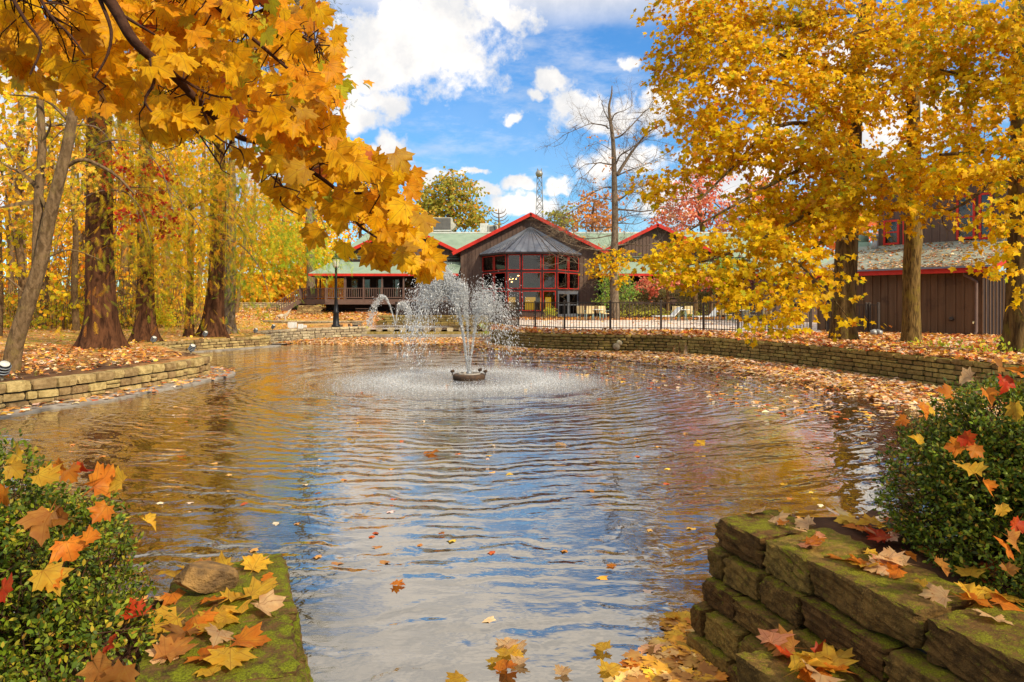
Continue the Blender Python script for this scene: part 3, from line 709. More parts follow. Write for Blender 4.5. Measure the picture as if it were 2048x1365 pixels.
# ------------------------------------------------------------------ foreground walls
FR = [(1.17, 3.84), (1.44, 3.14), (1.62, 2.60), (1.80, 2.10), (2.05, 1.45)]
FL = [(-0.62, 1.75), (-0.70, 2.15), (-0.90, 2.72), (-1.13, 3.28)]
def big_wall(name, label, face, zt, courses, thick, batter, endlen, side, seglens, mat='stone_near'):
    if side > 0 and 'lower left' in label: mat = 'stone_near_moss'
    P = Path(face); root = T(name, label, 'stone wall', (P.p[0].x, P.p[0].y, 0))
    r = random.Random(5 if side > 0 else 9)
    core = MB(); n = 8; prev = None
    for i in range(n):
        a, ta = P.at(P.L * i / n + (0.08 if i == 0 else 0)); b, tb = P.at(P.L * (i + 1) / n - (0.08 if i == n - 1 else 0)); na = Vector((ta.y, -ta.x, 0)) * side; nb = Vector((tb.y, -tb.x, 0)) * side
        q = [a - na * 0.03, b - nb * 0.03, b - nb * (thick - 0.07), a - na * (thick - 0.07)]
        core.add([(x.x, x.y, -0.5) for x in q] + [(x.x, x.y, zt - 0.1) for x in q], [(0,1,2,3),(4,7,6,5),(0,4,5,1),(1,5,6,2),(2,6,7,3),(3,7,4,0)])
    core.build('wall_core', MAT['mortar'], root)
    z = zt
    for ci, H in enumerate(courses):
        z0 = z - H; s = 0.0 if ci % 2 == 0 else -0.02; k = 0; lens = seglens[ci % len(seglens)]
        while s < P.L - 0.05:
            Ls = lens[k % len(lens)] * r.uniform(0.92, 1.08); k += 1
            p, tg = P.at(s + Ls / 2); nrm = Vector((tg.y, -tg.x, 0)) * side
            if s + Ls / 2 > P.L: break
            out = batter * (zt - (z + z0) / 2) / zt
            dep = thick if ci == 0 else 0.26
            c = p + nrm * (out - dep / 2 + r.uniform(-.012, .012))
            M = Matrix.Translation((c.x, c.y, (z + z0) / 2)) @ Matrix.Rotation(math.atan2(tg.y, tg.x) + r.uniform(-.03, .03), 4, 'Z') @ Matrix.Rotation(r.uniform(-.025, .025), 4, 'Y') @ Matrix.Rotation(r.uniform(-.02, .02), 4, 'X') @ Matrix.Diagonal((Ls - 0.022, dep, H - 0.012, 1))
            me = NSTONES[r.randrange(len(NSTONES))].copy(); me.name = 'near_stone'; me.materials.append(MAT[mat]); link('stone', me, root, None, basis=M)
            s += Ls
        z = z0
    # end-face stones
    endp, tg = (P.at(0)[0], -P.at(0)[1]) if side > 0 else (P.at(P.L)[0], P.at(P.L)[1])
    nrm = Vector((P.at(0)[1].y, -P.at(0)[1].x, 0)) * side if side > 0 else Vector((P.at(P.L)[1].y, -P.at(P.L)[1].x, 0)) * side
    z = zt - courses[0]
    for H in courses[1:]:
        z0 = z - H; out = batter * 0.6 * (zt - (z + z0) / 2) / zt
        c = endp - nrm * (thick * 0.42) + tg * (out - 0.12)
        M = Matrix.Translation((c.x, c.y, (z + z0) / 2)) @ Matrix.Rotation(math.atan2(nrm.y, nrm.x) + r.uniform(-.05, .05), 4, 'Z') @ Matrix.Diagonal((thick * 0.8, 0.25, H - 0.008, 1))
        me = NSTONES[r.randrange(len(NSTONES))].copy(); me.name = 'near_stone'; me.materials.append(MAT[mat]); link('stone', me, root, None, basis=M)
        z = z0
    return root
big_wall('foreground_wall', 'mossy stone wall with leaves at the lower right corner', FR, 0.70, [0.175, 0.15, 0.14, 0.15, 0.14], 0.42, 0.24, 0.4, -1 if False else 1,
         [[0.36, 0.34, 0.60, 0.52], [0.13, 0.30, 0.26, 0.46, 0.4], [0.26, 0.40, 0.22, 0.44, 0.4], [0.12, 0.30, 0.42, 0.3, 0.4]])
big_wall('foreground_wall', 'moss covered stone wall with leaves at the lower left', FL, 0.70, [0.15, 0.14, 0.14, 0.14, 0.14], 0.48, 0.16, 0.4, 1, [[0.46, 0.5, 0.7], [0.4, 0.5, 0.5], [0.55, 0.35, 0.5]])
# projecting stone block
for nm, lb, c, rz, sc in (('stone_block', 'low stone block heaped with leaves against the lower right wall', (1.24, 2.72, 0.19), -1.15, (0.62, 0.30, 0.36)),):
    me = NSTONES[3].copy(); me.name = nm; me.materials.append(MAT['stone_near'])
    o = link(nm, me, None, None, basis=Matrix.Translation(c) @ Matrix.Rotation(rz, 4, 'Z') @ Matrix.Diagonal((*sc, 1))); setp(o, lb, 'stone block')
# loose rock on the left wall
bm = bmesh.new(); bmesh.ops.create_icosphere(bm, subdivisions=3, radius=1.0)
rr = np.random.default_rng(3); pl = [(Vector(unit(1)[0]), rr.uniform(0.45, 0.8)) for _ in range(11)] + [(Vector((0, 0, 1)), 0.62), (Vector((0.2, -0.9, -0.3)).normalized(), 0.6), (Vector((0, 0, -1)), 0.5)]
for v in bm.verts:
    for nv, dd in pl:
        e = v.co.dot(nv) - dd
        if e > 0: v.co -= nv * e
    v.co += Vector(rr.normal(0, 0.012, 3))
me = bpy.data.meshes.new('loose_rock'); bm.to_mesh(me); bm.free()
rk = at(392, 1190, 2.78)
o = link('loose_rock', me, None, MAT['slab_rock'], basis=Matrix.Translation((rk.x, 2.82, 0.755)) @ Matrix.Rotation(0.5, 4, 'Z') @ Matrix.Rotation(0.25, 4, 'Y') @ Matrix.Diagonal((0.155, 0.105, 0.085, 1)))
setp(o, 'brown angular rock lying on the lower left mossy wall', 'rock')

# ------------------------------------------------------------------ leaf litter
LITC = [(0.72, 0.36, 0.10), (0.62, 0.25, 0.05), (0.78, 0.50, 0.26), (0.55, 0.12, 0.03), (0.80, 0.46, 0.06), (0.36, 0.16, 0.06), (0.80, 0.60, 0.42)]
def litter(name, label, P, n_size, cols=LITC, w=None, tilt=0.35, tm=None, kind='stuff', size=(0.09, 0.16), jit=.15):
    n = len(P); nr = np.array([0, 0, 1.0]) + rng.normal(0, tilt, (n, 3)); th = rng.uniform(0, 2 * math.pi, n)
    tip = np.stack([np.cos(th), np.sin(th), rng.normal(0, tilt * 0.6, n)], axis=1)
    o = cloud(name, tm or LO0, P, basis(tip, nr), rng.uniform(size[0], size[1], n), palette(n, cols, w, jit), 'litter_leaf', None)
    o['label'] = label; return o
def scatter(poly, n):
    xs = [p[0] for p in poly]; ys = [p[1] for p in poly]; out = np.zeros((0, 2))
    while len(out) < n:
        q = np.stack([rng.uniform(min(xs), max(xs), n), rng.uniform(min(ys), max(ys), n)], axis=1)
        q = q[inside(poly, q[:, 0], q[:, 1])]; out = np.vstack([out, q])
    return out[:n]
def zz(q, add=0.02): return np.stack([q[:, 0], q[:, 1], dry(q[:, 0], q[:, 1]) + add + rng.uniform(0, 0.05, len(q))], axis=1)
bed = [(7.9, 24.6), (9.0, 21.8), (9.0, 20.0), (9.4, 17.6), (9.8, 15.4), (10.2, 13.6), (10.3, 11), (16, 12), (22, 26), (17.3, 24.0), (13.1, 28.9), (11.6, 25.4), (8.6, 25.1)]
litter('leaf_litter', 'orange and pink leaves covering the bed below the right maples', zz(scatter(bed, 17000), 0.03), 0)
def gsample(x, y): return Z[np.clip(np.searchsorted(ay, y), 0, len(ay) - 1), np.clip(np.searchsorted(ax, x), 0, len(ax) - 1)]
q = scatter([(1.55, 4.2), (2.3, 2.7), (2.7, 2.0), (5, 2.0), (6.5, 5.6), (4.4, 5.0), (2.7, 4.4)], 900); litter('leaf_litter', 'leaves on the soil behind the lower right wall', np.column_stack([q, np.maximum(gsample(q[:, 0], q[:, 1]), 0.0) + rng.uniform(.01, .06, len(q))]), 0, tm=HI, size=(.07, .12))
q = scatter([(-1.5, 2.9), (-1.1, 1.6), (-3, 1.2), (-4, 3.2)], 300); litter('leaf_litter', 'leaves on the soil under the left boxwood', np.column_stack([q, np.maximum(gsample(q[:, 0], q[:, 1]), 0.0) + rng.uniform(.01, .05, len(q))]), 0, tm=HI, size=(.06, .10))
# on the right ledge and water: dense by the wall, thinning outward
def along(path, side, n, dist, z, s0=0, s1=1):
    P = Path(path); q = np.zeros((n, 3))
    for i in range(n):
        s = rng.uniform(s0, s1) * P.L; p, tg = P.at(s); d = dist(s / P.L)
        q[i] = (p.x + tg.y * side * d, p.y - tg.x * side * d, z + (rng.uniform(0, 0.06) if d < 1.0 else rng.uniform(0.004, 0.016)))
    return q
wmat = lambda u: 1.1 + 2.2 * sstep(np.array(u), 0.22, 0.5) * (1 - 0.35 * sstep(np.array(u), 0.6, 0.95))
q = along(RWALL, 1, 12500, lambda u: 0.1 + float(wmat(u)) * rng.uniform(0, 1) ** 0.75 * rng.uniform(0.55, 1.15), 0.03, 0.12, 0.98)
litter('floating_leaf_mat', 'pale pink and orange leaves matted on the water along the right wall', q, 0, w=[2, 1.6, 3.2, .8, 1.2, 1.2, 3], tilt=0.22)
q = along(RWALL, 1, 900, lambda u: 0.1 + float(wmat(u)) * rng.uniform(0.9, 2.2), 0.0, 0.1, 0.98); q[:, 2] = 0.008
litter('floating_leaf_mat', 'scattered leaves drifting off the right leaf mat', q, 0, tilt=0.06)
far = scatter([(-10.3, 31.2), (-9.0, 34.4), (-7.6, 35.7), (-1.1, 35.7), (-1.2, 31.0), (-3, 30.2), (-7, 30.0)], 6500)
litter('floating_leaf_mat', 'tan leaves matted on the far water below the weir', np.column_stack([far, np.full(len(far), 0.0) + rng.uniform(0.006, 0.05, len(far))]), 0, w=[2.5, 1.6, 3, .3, 1.2, 1.5, 3], tilt=0.2, size=(.08, .15))
lawnp = [(-9.4, 6), (-9.2, 12), (-8.6, 17.5), (-10.2, 19.8), (-12.7, 23.8), (-12.6, 26), (-11.1, 29), (-11.4, 31), (-10, 36), (-16, 44), (-40, 46), (-34, 20), (-14, 8)]
q = scatter(lawnp, 6500); litter('lawn_leaves', 'fallen leaves scattered over the left lawn', zz(q), 0, w=[2, 1.2, 1.5, .6, 4.5, 1.5, .6], cols=LITC, size=(.08, .13))
q = scatter([(-9.35, 8), (-8.9, 12.5), (-8.4, 15), (-8.3, 17.3), (-9.8, 19.3), (-11.6, 21.8), (-14.5, 21.5), (-14, 15), (-11.5, 9)], 2300)
litter('lawn_leaves', 'red brown leaves on dark soil behind the left curving wall', zz(q), 0, w=[2, 3, 2, 2, .6, 3, 1.0], size=(.07, .12))
q = scatter([(-1, 45.2), (22, 45.2), (24, 52), (-1, 51.4)], 5500); litter('terrace_leaves', 'orange leaves banked along the lodge side of the terrace', zz(q, 0.05), 0, w=[3, 3, 1, 1.5, 2, .5, .5], size=(.12, .2))
q = scatter(pav, 750); litter('terrace_leaves', 'stray leaves on the paved terrace', np.column_stack([q, np.full(len(q), 0.715)]), 0, tilt=.2)
q = along([(-0.9, 33.4), (0.1, 30.6), (2.2, 28.0), (4.0, 27.45), (6.0, 27.4), (7.5, 26.8), (8.4, 25.35), (11.2, 25.4)], 1, 2600, lambda u: rng.uniform(-0.5, 1.6), 0.70)
ok = ~inside(POND, q[:, 0], q[:, 1]); q = q[ok]; q[:, 2] = 0.70 + rng.uniform(0, 0.08, len(q)); litter('terrace_leaves', 'red leaves blown against the kerb below the fence', q, 0, w=[2, 3, 1.5, 2.4, 1, 1.5, 1.5], tilt=0.6)
q = along(RWALL, -1, 1500, lambda u: rng.uniform(0.02, 0.45), 0.67, 0.0, 1); litter('wall_top_leaves', 'leaves lying along the top of the long right wall', q, 0)
q = along(LWALL[::-1], -1, 340, lambda u: rng.uniform(0.02, 0.6), 0.035); litter('ledge_leaves', 'leaves dropped on the ledge of the left curving wall', q, 0, tilt=.15)
q = along(FWALL[::-1], -1, 500, lambda u: rng.uniform(0.1, 0.9), 0.035); litter('ledge_leaves', 'leaves on the ledge of the far left wall', q, 0, tilt=.15)
q = scatter([(-9, 46), (-22, 47), (-24, 57), (-9, 57)], 3500); litter('lawn_leaves', 'brown leaves on the slope behind the deck stairs', zz(q), 0, size=(.12, .2))
# leaves at the foot of the lower right wall, in and on shallow water
q = []
for i in range(210):
    y = rng.uniform(1235, 1400); x = rng.uniform(1240 + (1365 - y) * 0.9, 1440); p = gp(x, y, 0.0); q.append((p.x, p.y, 0.006 + rng.uniform(0, .012)))
litter('floating_leaf_mat', 'yellow and brown leaves gathered in water at the lower right wall foot', np.array(q), 0, tilt=0.12, tm=HI, cols=[(0.75,0.38,0.04),(0.6,0.27,0.04),(0.72,0.45,0.16),(0.42,0.2,0.05)], size=(.085, .13))
# open water specks
q = []
for i in range(110):
    y = 700 + 560 * rng.uniform() ** 1.7; x = rng.uniform(60, 1750); p = gp(x, y, 0.0)
    if inside(POND, np.array([p.x]), np.array([p.y]))[0]: q.append((p.x, p.y, 0.006))
litter('floating_leaf_mat', 'small single leaves dotted over the open pond', np.array(q), 0, tilt=0.05, size=(.05, .10))
# lawn grass
q = scatter(lawnp, 26000); k = (np.sin(q[:, 0] * 0.7) * np.sin(q[:, 1] * 0.5 + 1) > -0.35); q = q[k]; n = len(q)
BL = (np.array([(-.06,0,0),(-.03,0,0),(-.08,0.02,1),(0,0,0),(.03,0,0),(.05,.03,1.0),(.07,0,0),(.1,0,0),(.18,0,.8)], dtype=np.float32), np.array([(0,1,2),(3,4,5),(6,7,8)], dtype=np.int32))
th = rng.uniform(0, 6.28, n); B = np.zeros((n, 3, 3)); B[:, 0, 0] = np.cos(th); B[:, 1, 0] = np.sin(th); B[:, 0, 1] = -np.sin(th); B[:, 1, 1] = np.cos(th); B[:, 2, 2] = 1
P3 = zz(q, -0.03); o = cloud('lawn_grass', BL, P3, B, rng.uniform(.06, .13, n), palette(n, [(.30, .30, .03), (.45, .33, .04), (.22, .27, .03)]), 'needle'); o['label'] = 'short yellow green grass of the left lawn'

# single leaves in the foreground: (px, py, plane z, size, colour key, label)
LC = {'y': (0.84, 0.50, 0.05), 'o': (0.80, 0.26, 0.03), 'r': (0.62, 0.07, 0.02), 'b': (0.50, 0.22, 0.05), 't': (0.80, 0.52, 0.26), 'p': (0.78, 0.33, 0.17)}
def fleaf(px, py, z, size, ck, label, group, d=None, tilt=0.22, up=None, curl=1.0):
    p = gp(px, py, z) if d is None else at(px, py, d)
    p.z += 0.008 + rnd.uniform(0, 0.015) if d is None else 0
    nrm = Vector(up) if up else Vector((rnd.gauss(0, tilt), rnd.gauss(0, tilt), 1)); th = rnd.uniform(0, 6.28)
    tip = Vector((math.cos(th), math.sin(th), rnd.gauss(0, 0.15))) if not up else Vector((rnd.gauss(0, .5), rnd.gauss(0, .5), -1 + rnd.random() * 1.3))
    tip = tip - nrm * tip.dot(nrm) / nrm.length_squared; Bm = basis(np.array([tip[:]]), np.array([nrm[:]]))[0]
    tv = crumple(HI[0], rng.uniform(-.1, .5) * curl, rng.uniform(-.5, .9) * curl * (1 if tilt > .1 else .3), .02 * curl); c = np.array(LC[ck]) * rnd.uniform(0.65, 1.05)
    me = npmesh('fallen_leaf', tv, HI[1], np.repeat(c[None], len(tv), axis=0), lp=HI[0]); me.materials.append(MAT['near_leaf'])
    M = Matrix.Identity(4)
    for i in range(3):
        for j in range(3): M[i][j] = Bm[i, j] * size
        M[i][3] = p[i]
    o = link('fallen_leaf', me, None, None, basis=M); setp(o, label, 'leaf', group)
G = 'leaves fallen on the left foreground wall'; z = 0.70
for a in [(352,1152,.13,'y','long golden leaf behind the rock at the far end of the left wall'),(375,1146,.11,'y','small golden leaf tucked behind the rock'),(395,1135,.10,'b','curled brown leaf touching the back of the rock'),
          (345,1192,.11,'o','orange leaf left of the rock near the boxwood'),(455,1143,.12,'y','bright yellow leaf near the far edge of the left wall'),(490,1135,.10,'b','brown leaf curled by the far right corner of the left wall'),
          (525,1125,.05,'t','tiny pale leaf at the far right corner of the left wall'),(505,1146,.11,'y','thin yellow leaf on edge near the far corner of the left wall'),(545,1160,.06,'o','small orange leaf on the right edge of the left wall'),
          (468,1168,.05,'t','small tan leaf alone right of the rock'),(455,1208,.11,'y','upright yellow leaf right of the rock'),(500,1202,.13,'y','broad yellow leaf above the big leaf cluster'),(515,1215,.13,'t','pale leaf at the right end of the leaf cluster'),
          (355,1235,.12,'y','yellow leaf at the left end of the leaf cluster'),(388,1243,.12,'o','reddish leaf in the middle of the leaf cluster'),(420,1240,.12,'y','gold leaf in front of the rock'),(455,1245,.13,'y','large golden leaf at the front of the cluster'),
          (372,1270,.11,'b','brown leaf below the middle of the cluster'),(440,1272,.09,'t','small tan leaf under the golden leaf'),(300,1232,.11,'r','red leaf at the boxwood side of the left wall'),
          (470,1290,.12,'o','orange leaf in the nearer leaf pair'),(460,1310,.13,'y','pale gold leaf in front of the orange leaf'),(435,1318,.12,'o','long orange leaf beneath the pale gold leaf'),(345,1305,.10,'t','tan leaf near the middle of the left wall'),
          (330,1328,.12,'b','dull brown leaf near the boxwood foot'),(425,1352,.08,'y','small yellow leaf near the bottom edge of the photo'),(405,1215,.09,'o','orange leaf touching the front of the rock'),(480,1228,.1,'y','yellow leaf overlapping the cluster right side')]:
    fleaf(a[0], a[1], z + (0.008 if 'cluster' in a[4] else 0), a[2], a[3], a[4], G)
G = 'leaves fallen on the right foreground wall'
for a in [(1515,1032,.10,'t','pale leaf at the far end of the right wall'),(1548,1038,.11,'t','tan maple leaf second from the far end of the right wall'),(1583,1026,.08,'y','yellow leaf on the back edge of the far capstone'),(1520,1017,.05,'b','tiny curled brown leaf at the far tip of the right wall'),
          (1562,1056,.06,'o','little orange leaf on the far capstone'),(1590,1066,.06,'t','small tan leaf left of the far joint'),(1620,1055,.10,'t','flat tan leaf beside the back edge of the right wall'),(1632,1075,.06,'p','small pinkish leaf past the first joint'),
          (1612,1090,.10,'o','orange leaf on the second capstone'),(1622,1100,.09,'p','pink leaf lying over the second capstone joint'),(1680,1120,.13,'o','large orange red leaf on the second capstone'),(1712,1126,.10,'o','orange leaf touching the large orange red leaf'),
          (1730,1112,.08,'y','narrow yellow leaf behind the orange leaves'),(1735,1133,.10,'y','yellow leaf at the left of the tan pile'),(1765,1130,.12,'t','tan leaf at the back of the leaf pile'),(1790,1128,.12,'p','pinkish leaf in the middle of the leaf pile'),
          (1815,1133,.12,'t','pale leaf at the right of the leaf pile'),(1800,1147,.11,'o','orange leaf at the front of the leaf pile'),(1775,1143,.10,'t','cream leaf low in the leaf pile'),(1810,1113,.06,'o','small orange leaf behind the leaf pile'),
          (1850,1182,.06,'y','little yellow leaf alone on the third capstone'),(1940,1162,.11,'y','yellow leaf with long stem near the boxwood'),(1895,1200,.10,'t','tan leaf on the front of the third capstone'),(1925,1203,.10,'o','orange leaf beside the front tan leaf'),
          (1950,1205,.10,'y','gold leaf near the capstone joint at right'),(1998,1215,.10,'o','orange leaf under the large golden leaf'),(2030,1212,.14,'y','large golden leaf at the right edge of the photo'),(2000,1248,.11,'t','pale tan leaf nearest the front right'),
          (1742,1062,.12,'r','red leaf in the heap behind the right wall'),(1760,1055,.12,'y','yellow leaf in the heap behind the right wall'),(1782,1068,.13,'o','orange leaf in the heap behind the right wall'),(1725,1068,.11,'o','orange leaf at the left of the heap behind the right wall'),
          (1775,1085,.11,'r','dark red leaf in front of the heap behind the right wall'),(1750,1078,.10,'p','pink leaf at the foot of the heap behind the right wall')]:
    fleaf(a[0], a[1], z, a[2], a[3], a[4], G)
G = 'leaves heaped on the low stone block'
for a in [(1540,1292,.13,'p','brown pink leaf at the left of the block heap'),(1562,1312,.13,'r','vivid red leaf at the left of the block heap'),(1590,1300,.13,'b','brown leaf standing at the back of the block heap'),(1600,1322,.15,'y','yellow leaf on top of the block heap'),
          (1632,1318,.11,'r','vivid red leaf at the right of the block heap'),(1620,1345,.14,'o','orange leaf near the bottom of the block heap'),(1655,1340,.14,'y','gold leaf at the right of the block heap'),(1690,1352,.12,'o','curled orange leaf at the right end of the block heap'),
          (1590,1352,.13,'y','yellow leaf cut by the bottom of the photo on the block heap'),(1640,1360,.13,'t','tan leaf cut by the bottom of the photo on the block heap')]:
    fleaf(a[0], a[1], 0.40, a[2], a[3], a[4], G, tilt=.4)
G = 'single leaves floating on the pond'
for a in [(785,1171,.09,'o','orange leaf floating alone left of the middle'),(1220,1131,.06,'o','small orange leaf floating right of the middle'),(888,1070,.05,'o','tiny leaf floating in the middle of the pond'),(1010,1298,.12,'t','pale leaf floating at the top of the bottom cluster'),(1035,1305,.11,'t','tan leaf floating in the bottom cluster'),
          (1020,1316,.11,'y','yellow leaf floating in the bottom cluster'),(1045,1315,.07,'y','narrow yellow leaf right of the bottom cluster'),(990,1333,.07,'y','thin gold leaf left of the bottom cluster'),(997,1347,.11,'o','red orange leaf below the bottom cluster'),(1032,1335,.09,'t','curled tan leaf below the bottom cluster'),
          (928,1360,.11,'y','yellow leaf at the bottom edge left of the cluster'),(1212,1308,.10,'y','yellow leaf floating in front of the right wall foot'),(1245,1335,.10,'o','orange leaf floating near the right wall foot'),(1215,1352,.13,'y','large yellow leaf at the bottom edge by the wall foot'),(1120,1355,.08,'t','tan leaf at the bottom edge between the clusters'),
          (1330,1240,.09,'y','gold leaf beside the corner of the right wall'),(1370,1275,.10,'y','yellow leaf in the shallow water by the right wall'),(860,906,.16,'o','orange leaf patch floating past the middle'),(1112,891,.14,'t','pale leaf pair floating right of the fountain reflection'),
          (1392,886,.15,'y','yellow leaf floating below the red reflection'),(1566,974,.07,'y','small yellow leaf floating before the right wall'),(700,884,.12,'y','yellow leaf floating left of the fountain reflection'),(365,915,.10,'o','orange leaf floating off the left boxwood'),(1630,1001,.06,'y','small bright yellow leaf floating near the right boxwood')]:
    fleaf(a[0], a[1], 0.0, a[2], a[3], a[4], G, tilt=.06, curl=.5)
# ------------------------------------------------------------------ lodge
LX = 1.5
lodge = T('lodge', 'brown board lodge with red-trimmed gables and a glass bay across the pond', 'building', (LX, 55, 0.7))
def add(mb, name, mat, parent=None, kind=None): return mb.build(name, MAT[mat], parent or lodge, kind)
def gable(cx, yw, half, zapex, zeave, zbot, hx0=None, hx1=None, bayw=0, bayz=0, ext=0.6, yback=66.0, skip=None):
    """front wall with battens, rake boards and roof slabs"""
    slope = (zapex - zeave) / half; roofz = lambda x: zapex - abs(x - cx) * slope - 0.12
    x0 = hx0 if hx0 is not None else cx - half + 0.6; x1 = hx1 if hx1 is not None else cx + half - 0.6
    mb = MB()
    if bayw:
        mb.prism([(x0, yw, zbot), (cx - bayw, yw, zbot), (cx - bayw, yw, bayz), (cx, yw, bayz), (cx, yw, roofz(cx)), (x0, yw, roofz(x0))], (0, 0.2, 0))
        mb.prism([(cx + bayw, yw, zbot), (x1, yw, zbot), (x1, yw, roofz(x1)), (cx + .001, yw, roofz(cx)), (cx + .001, yw, bayz), (cx + bayw, yw, bayz)], (0, 0.2, 0))
    else:
        mb.prism([(x0, yw, zbot), (x1, yw, zbot), (x1, yw, roofz(x1)), (cx, yw, roofz(cx)), (x0, yw, roofz(x0))], (0, 0.2, 0))
    add(mb, 'wall', 'siding')
    bt = MB(); x = x0 + 0.05
    while x < x1:
        zb = bayz if (bayw and abs(x - cx) < bayw) else zbot
        bt.box(x - 0.03, x + 0.03, yw - 0.035, yw - 0.002, zb, roofz(x) - 0.02); x += 0.30
    add(bt, 'battens', 'siding', kind='stuff')
    yf = yw - ext
    for s in (-1, 1):
        # slab
        a = Vector((cx, yf, zapex)); b = Vector((cx + s * half, yf, zeave)); dn = (b - a).normalized(); up = Vector((-dn.z * s, 0, dn.x * s)); 
        if up.z < 0: up = -up
        sl_ = MB(); sl_.obox(a - up * 0.10, dn, Vector((0, 1, 0)), up, (b - a).length, yback - yf, 0.10); add(sl_, 'roof_slope', 'shingle')
        fb = MB(); fb.obox(a - up * 0.24 + Vector((0, -0.055, 0)), dn, Vector((0, 1, 0)), up, (b - a).length + 0.05, 0.05, 0.27); add(fb, 'rake_board', 'red_trim')
        so_ = MB(); so_.obox(a - up * 0.17 + Vector((0, 0.0, 0)), dn, Vector((0, 1, 0)), up, (b - a).length - 0.02, ext - 0.01, 0.04); add(so_, 'soffit', 'dark_brown')
BW = 3.85
gable(LX, 55.0, 6.25, 9.0, 5.85, 0.6, LX - 5.65, LX + 5.45, BW, 5.6)
gable(-9.02, 57.0, 5.45, 8.37, 5.72, 5.38, -14.3, -4.2)
gable(12.05, 57.0, 5.45, 8.37, 5.72, 5.38, 7.0, 17.3)
# return walls of the central block
add(MB().box(-4.15, -3.95, 55.2, 66, 0.6, 5.9), 'side_wall', 'siding'); add(MB().box(6.75, 6.95, 55.2, 66, 0.6, 5.9), 'side_wall', 'siding')
# long roof between and behind the gables
rf = MB(); rf.add([(-14.8, 56.9, 5.62), (24, 56.9, 5.62), (24, 63, 8.22), (-13.4, 63, 8.22), (-13.4, 69, 5.8), (24, 69, 5.8)], [(0, 1, 2, 3), (3, 2, 5, 4), (0, 3, 4)]); add(rf, 'main_roof', 'shingle')
add(MB().box(-13.4, 24, 62.9, 63.15, 8.2, 8.34), 'ridge_cap', 'white_cap')
add(MB().box(-13.6, 24, 60.0, 60.2, 0.6, 6.2), 'rear_wall', 'dark_brown')
# ---- glass bay
P0 = [Vector((LX - 3.85, 54.96, 0)), Vector((LX - 1.9, 52.0, 0)), Vector((LX + 1.9, 52.0, 0)), Vector((LX + 3.85, 54.96, 0))]
ZB = [(1.22, 2.74), (2.92, 4.16), (4.34, 5.50)]
def facet(A, B, cols, door=None):
    u = (B - A); L = u.length; u.normalize(); n = Vector((u.y, -u.x, 0))  # outward (towards camera)
    up = Vector((0, 0, 1))
    base = MB(); base.obox(A - n * 0.12, u, n, up, L, 0.10, 1.12) if door is None else base.obox(A - n * 0.12, u, n, up, L, 0.10, 0.72)
    add(base, 'bay_plinth', 'siding')
    fr = MB()
    for z0, z1 in ((1.12, 1.20), (2.76, 2.90), (4.18, 4.32), (5.52, 5.66)):
        if door is not None and z0 < 1.5: continue
        fr.obox(A + up * z0 - n * 0.10, u, n, up, L, 0.12, z1 - z0)
    s = 0; edges = [0.0]
    tot = sum(cols); 
    for c in cols: edges.append(edges[-1] + c / tot * L)
    for e in edges:
        fr.obox(A + u * (e - 0.055) + up * 0.7 - n * 0.10, u, n, up, 0.11, 0.125, 4.95)
    add(fr, 'mullions', 'mullion')
    for k in range(len(cols)):
        x0 = edges[k] + 0.07; x1 = edges[k + 1] - 0.07
        for ri, (z0, z1) in enumerate(ZB):
            if door is not None and ri == 0: continue
            w_ = MB(); t_ = 0.055
            O = A + n * 0.03
            for (a0, a1, b0, b1) in ((x0, x1, z0 - .02, z0 - .02 + t_), (x0, x1, z1 - t_, z1), (x0, x0 + t_, z0 - .02 + t_, z1 - t_), (x1 - t_, x1, z0 - .02 + t_, z1 - t_)):
                w_.obox(O + u * a0 + up * b0, u, n, up, a1 - a0, 0.04, b1 - b0)
            wo_ = add(w_, 'window', 'red_trim')
            g_ = MB(); g_.obox(A - n * 0.02 + u * (x0 + .02) + up * (z0), u, n, up, x1 - x0 - .04, 0.012, z1 - z0 - .02); g_.build('pane', MAT['glass'], wo_)
    if door is not None:
        mid = L / 2
        for (x0, x1) in ((0.12, mid - 0.01), (mid + 0.01, L - 0.12)):
            d = MB(); O = A + n * 0.0
            for (a0, a1, b0, b1) in ((x0, x1, 0.72, 0.95), (x0, x1, 2.5, 2.74), (x0, x0 + .16, .95, 2.5), (x1 - .16, x1, .95, 2.5), (x0 + .16, x1 - .16, 1.62, 1.70)):
                d.obox(O + u * a0 + up * b0, u, n, up, a1 - a0, 0.05, b1 - b0)
            do = add(d, 'door', 'metal_roof')
            g_ = MB(); g_.obox(A + n * 0.015 + u * (x0 + .16) + up * .95, u, n, up, x1 - x0 - .32, 0.012, 1.55); g_.build('pane', MAT['glass'], do)
            h = MB(); h.obox(O + u * ((x1 - .12) if x0 < 1 else (x0 + .06)) + n * .05 + up * 1.6, u, n, up, .05, .05, .3); h.build('handle', MAT['steel'], do)
facet(P0[0], P0[1], [1, 1]); facet(P0[1], P0[2], [1.05, 1.5, 1.05]); facet(P0[2], P0[3], [1, 1], door=1)
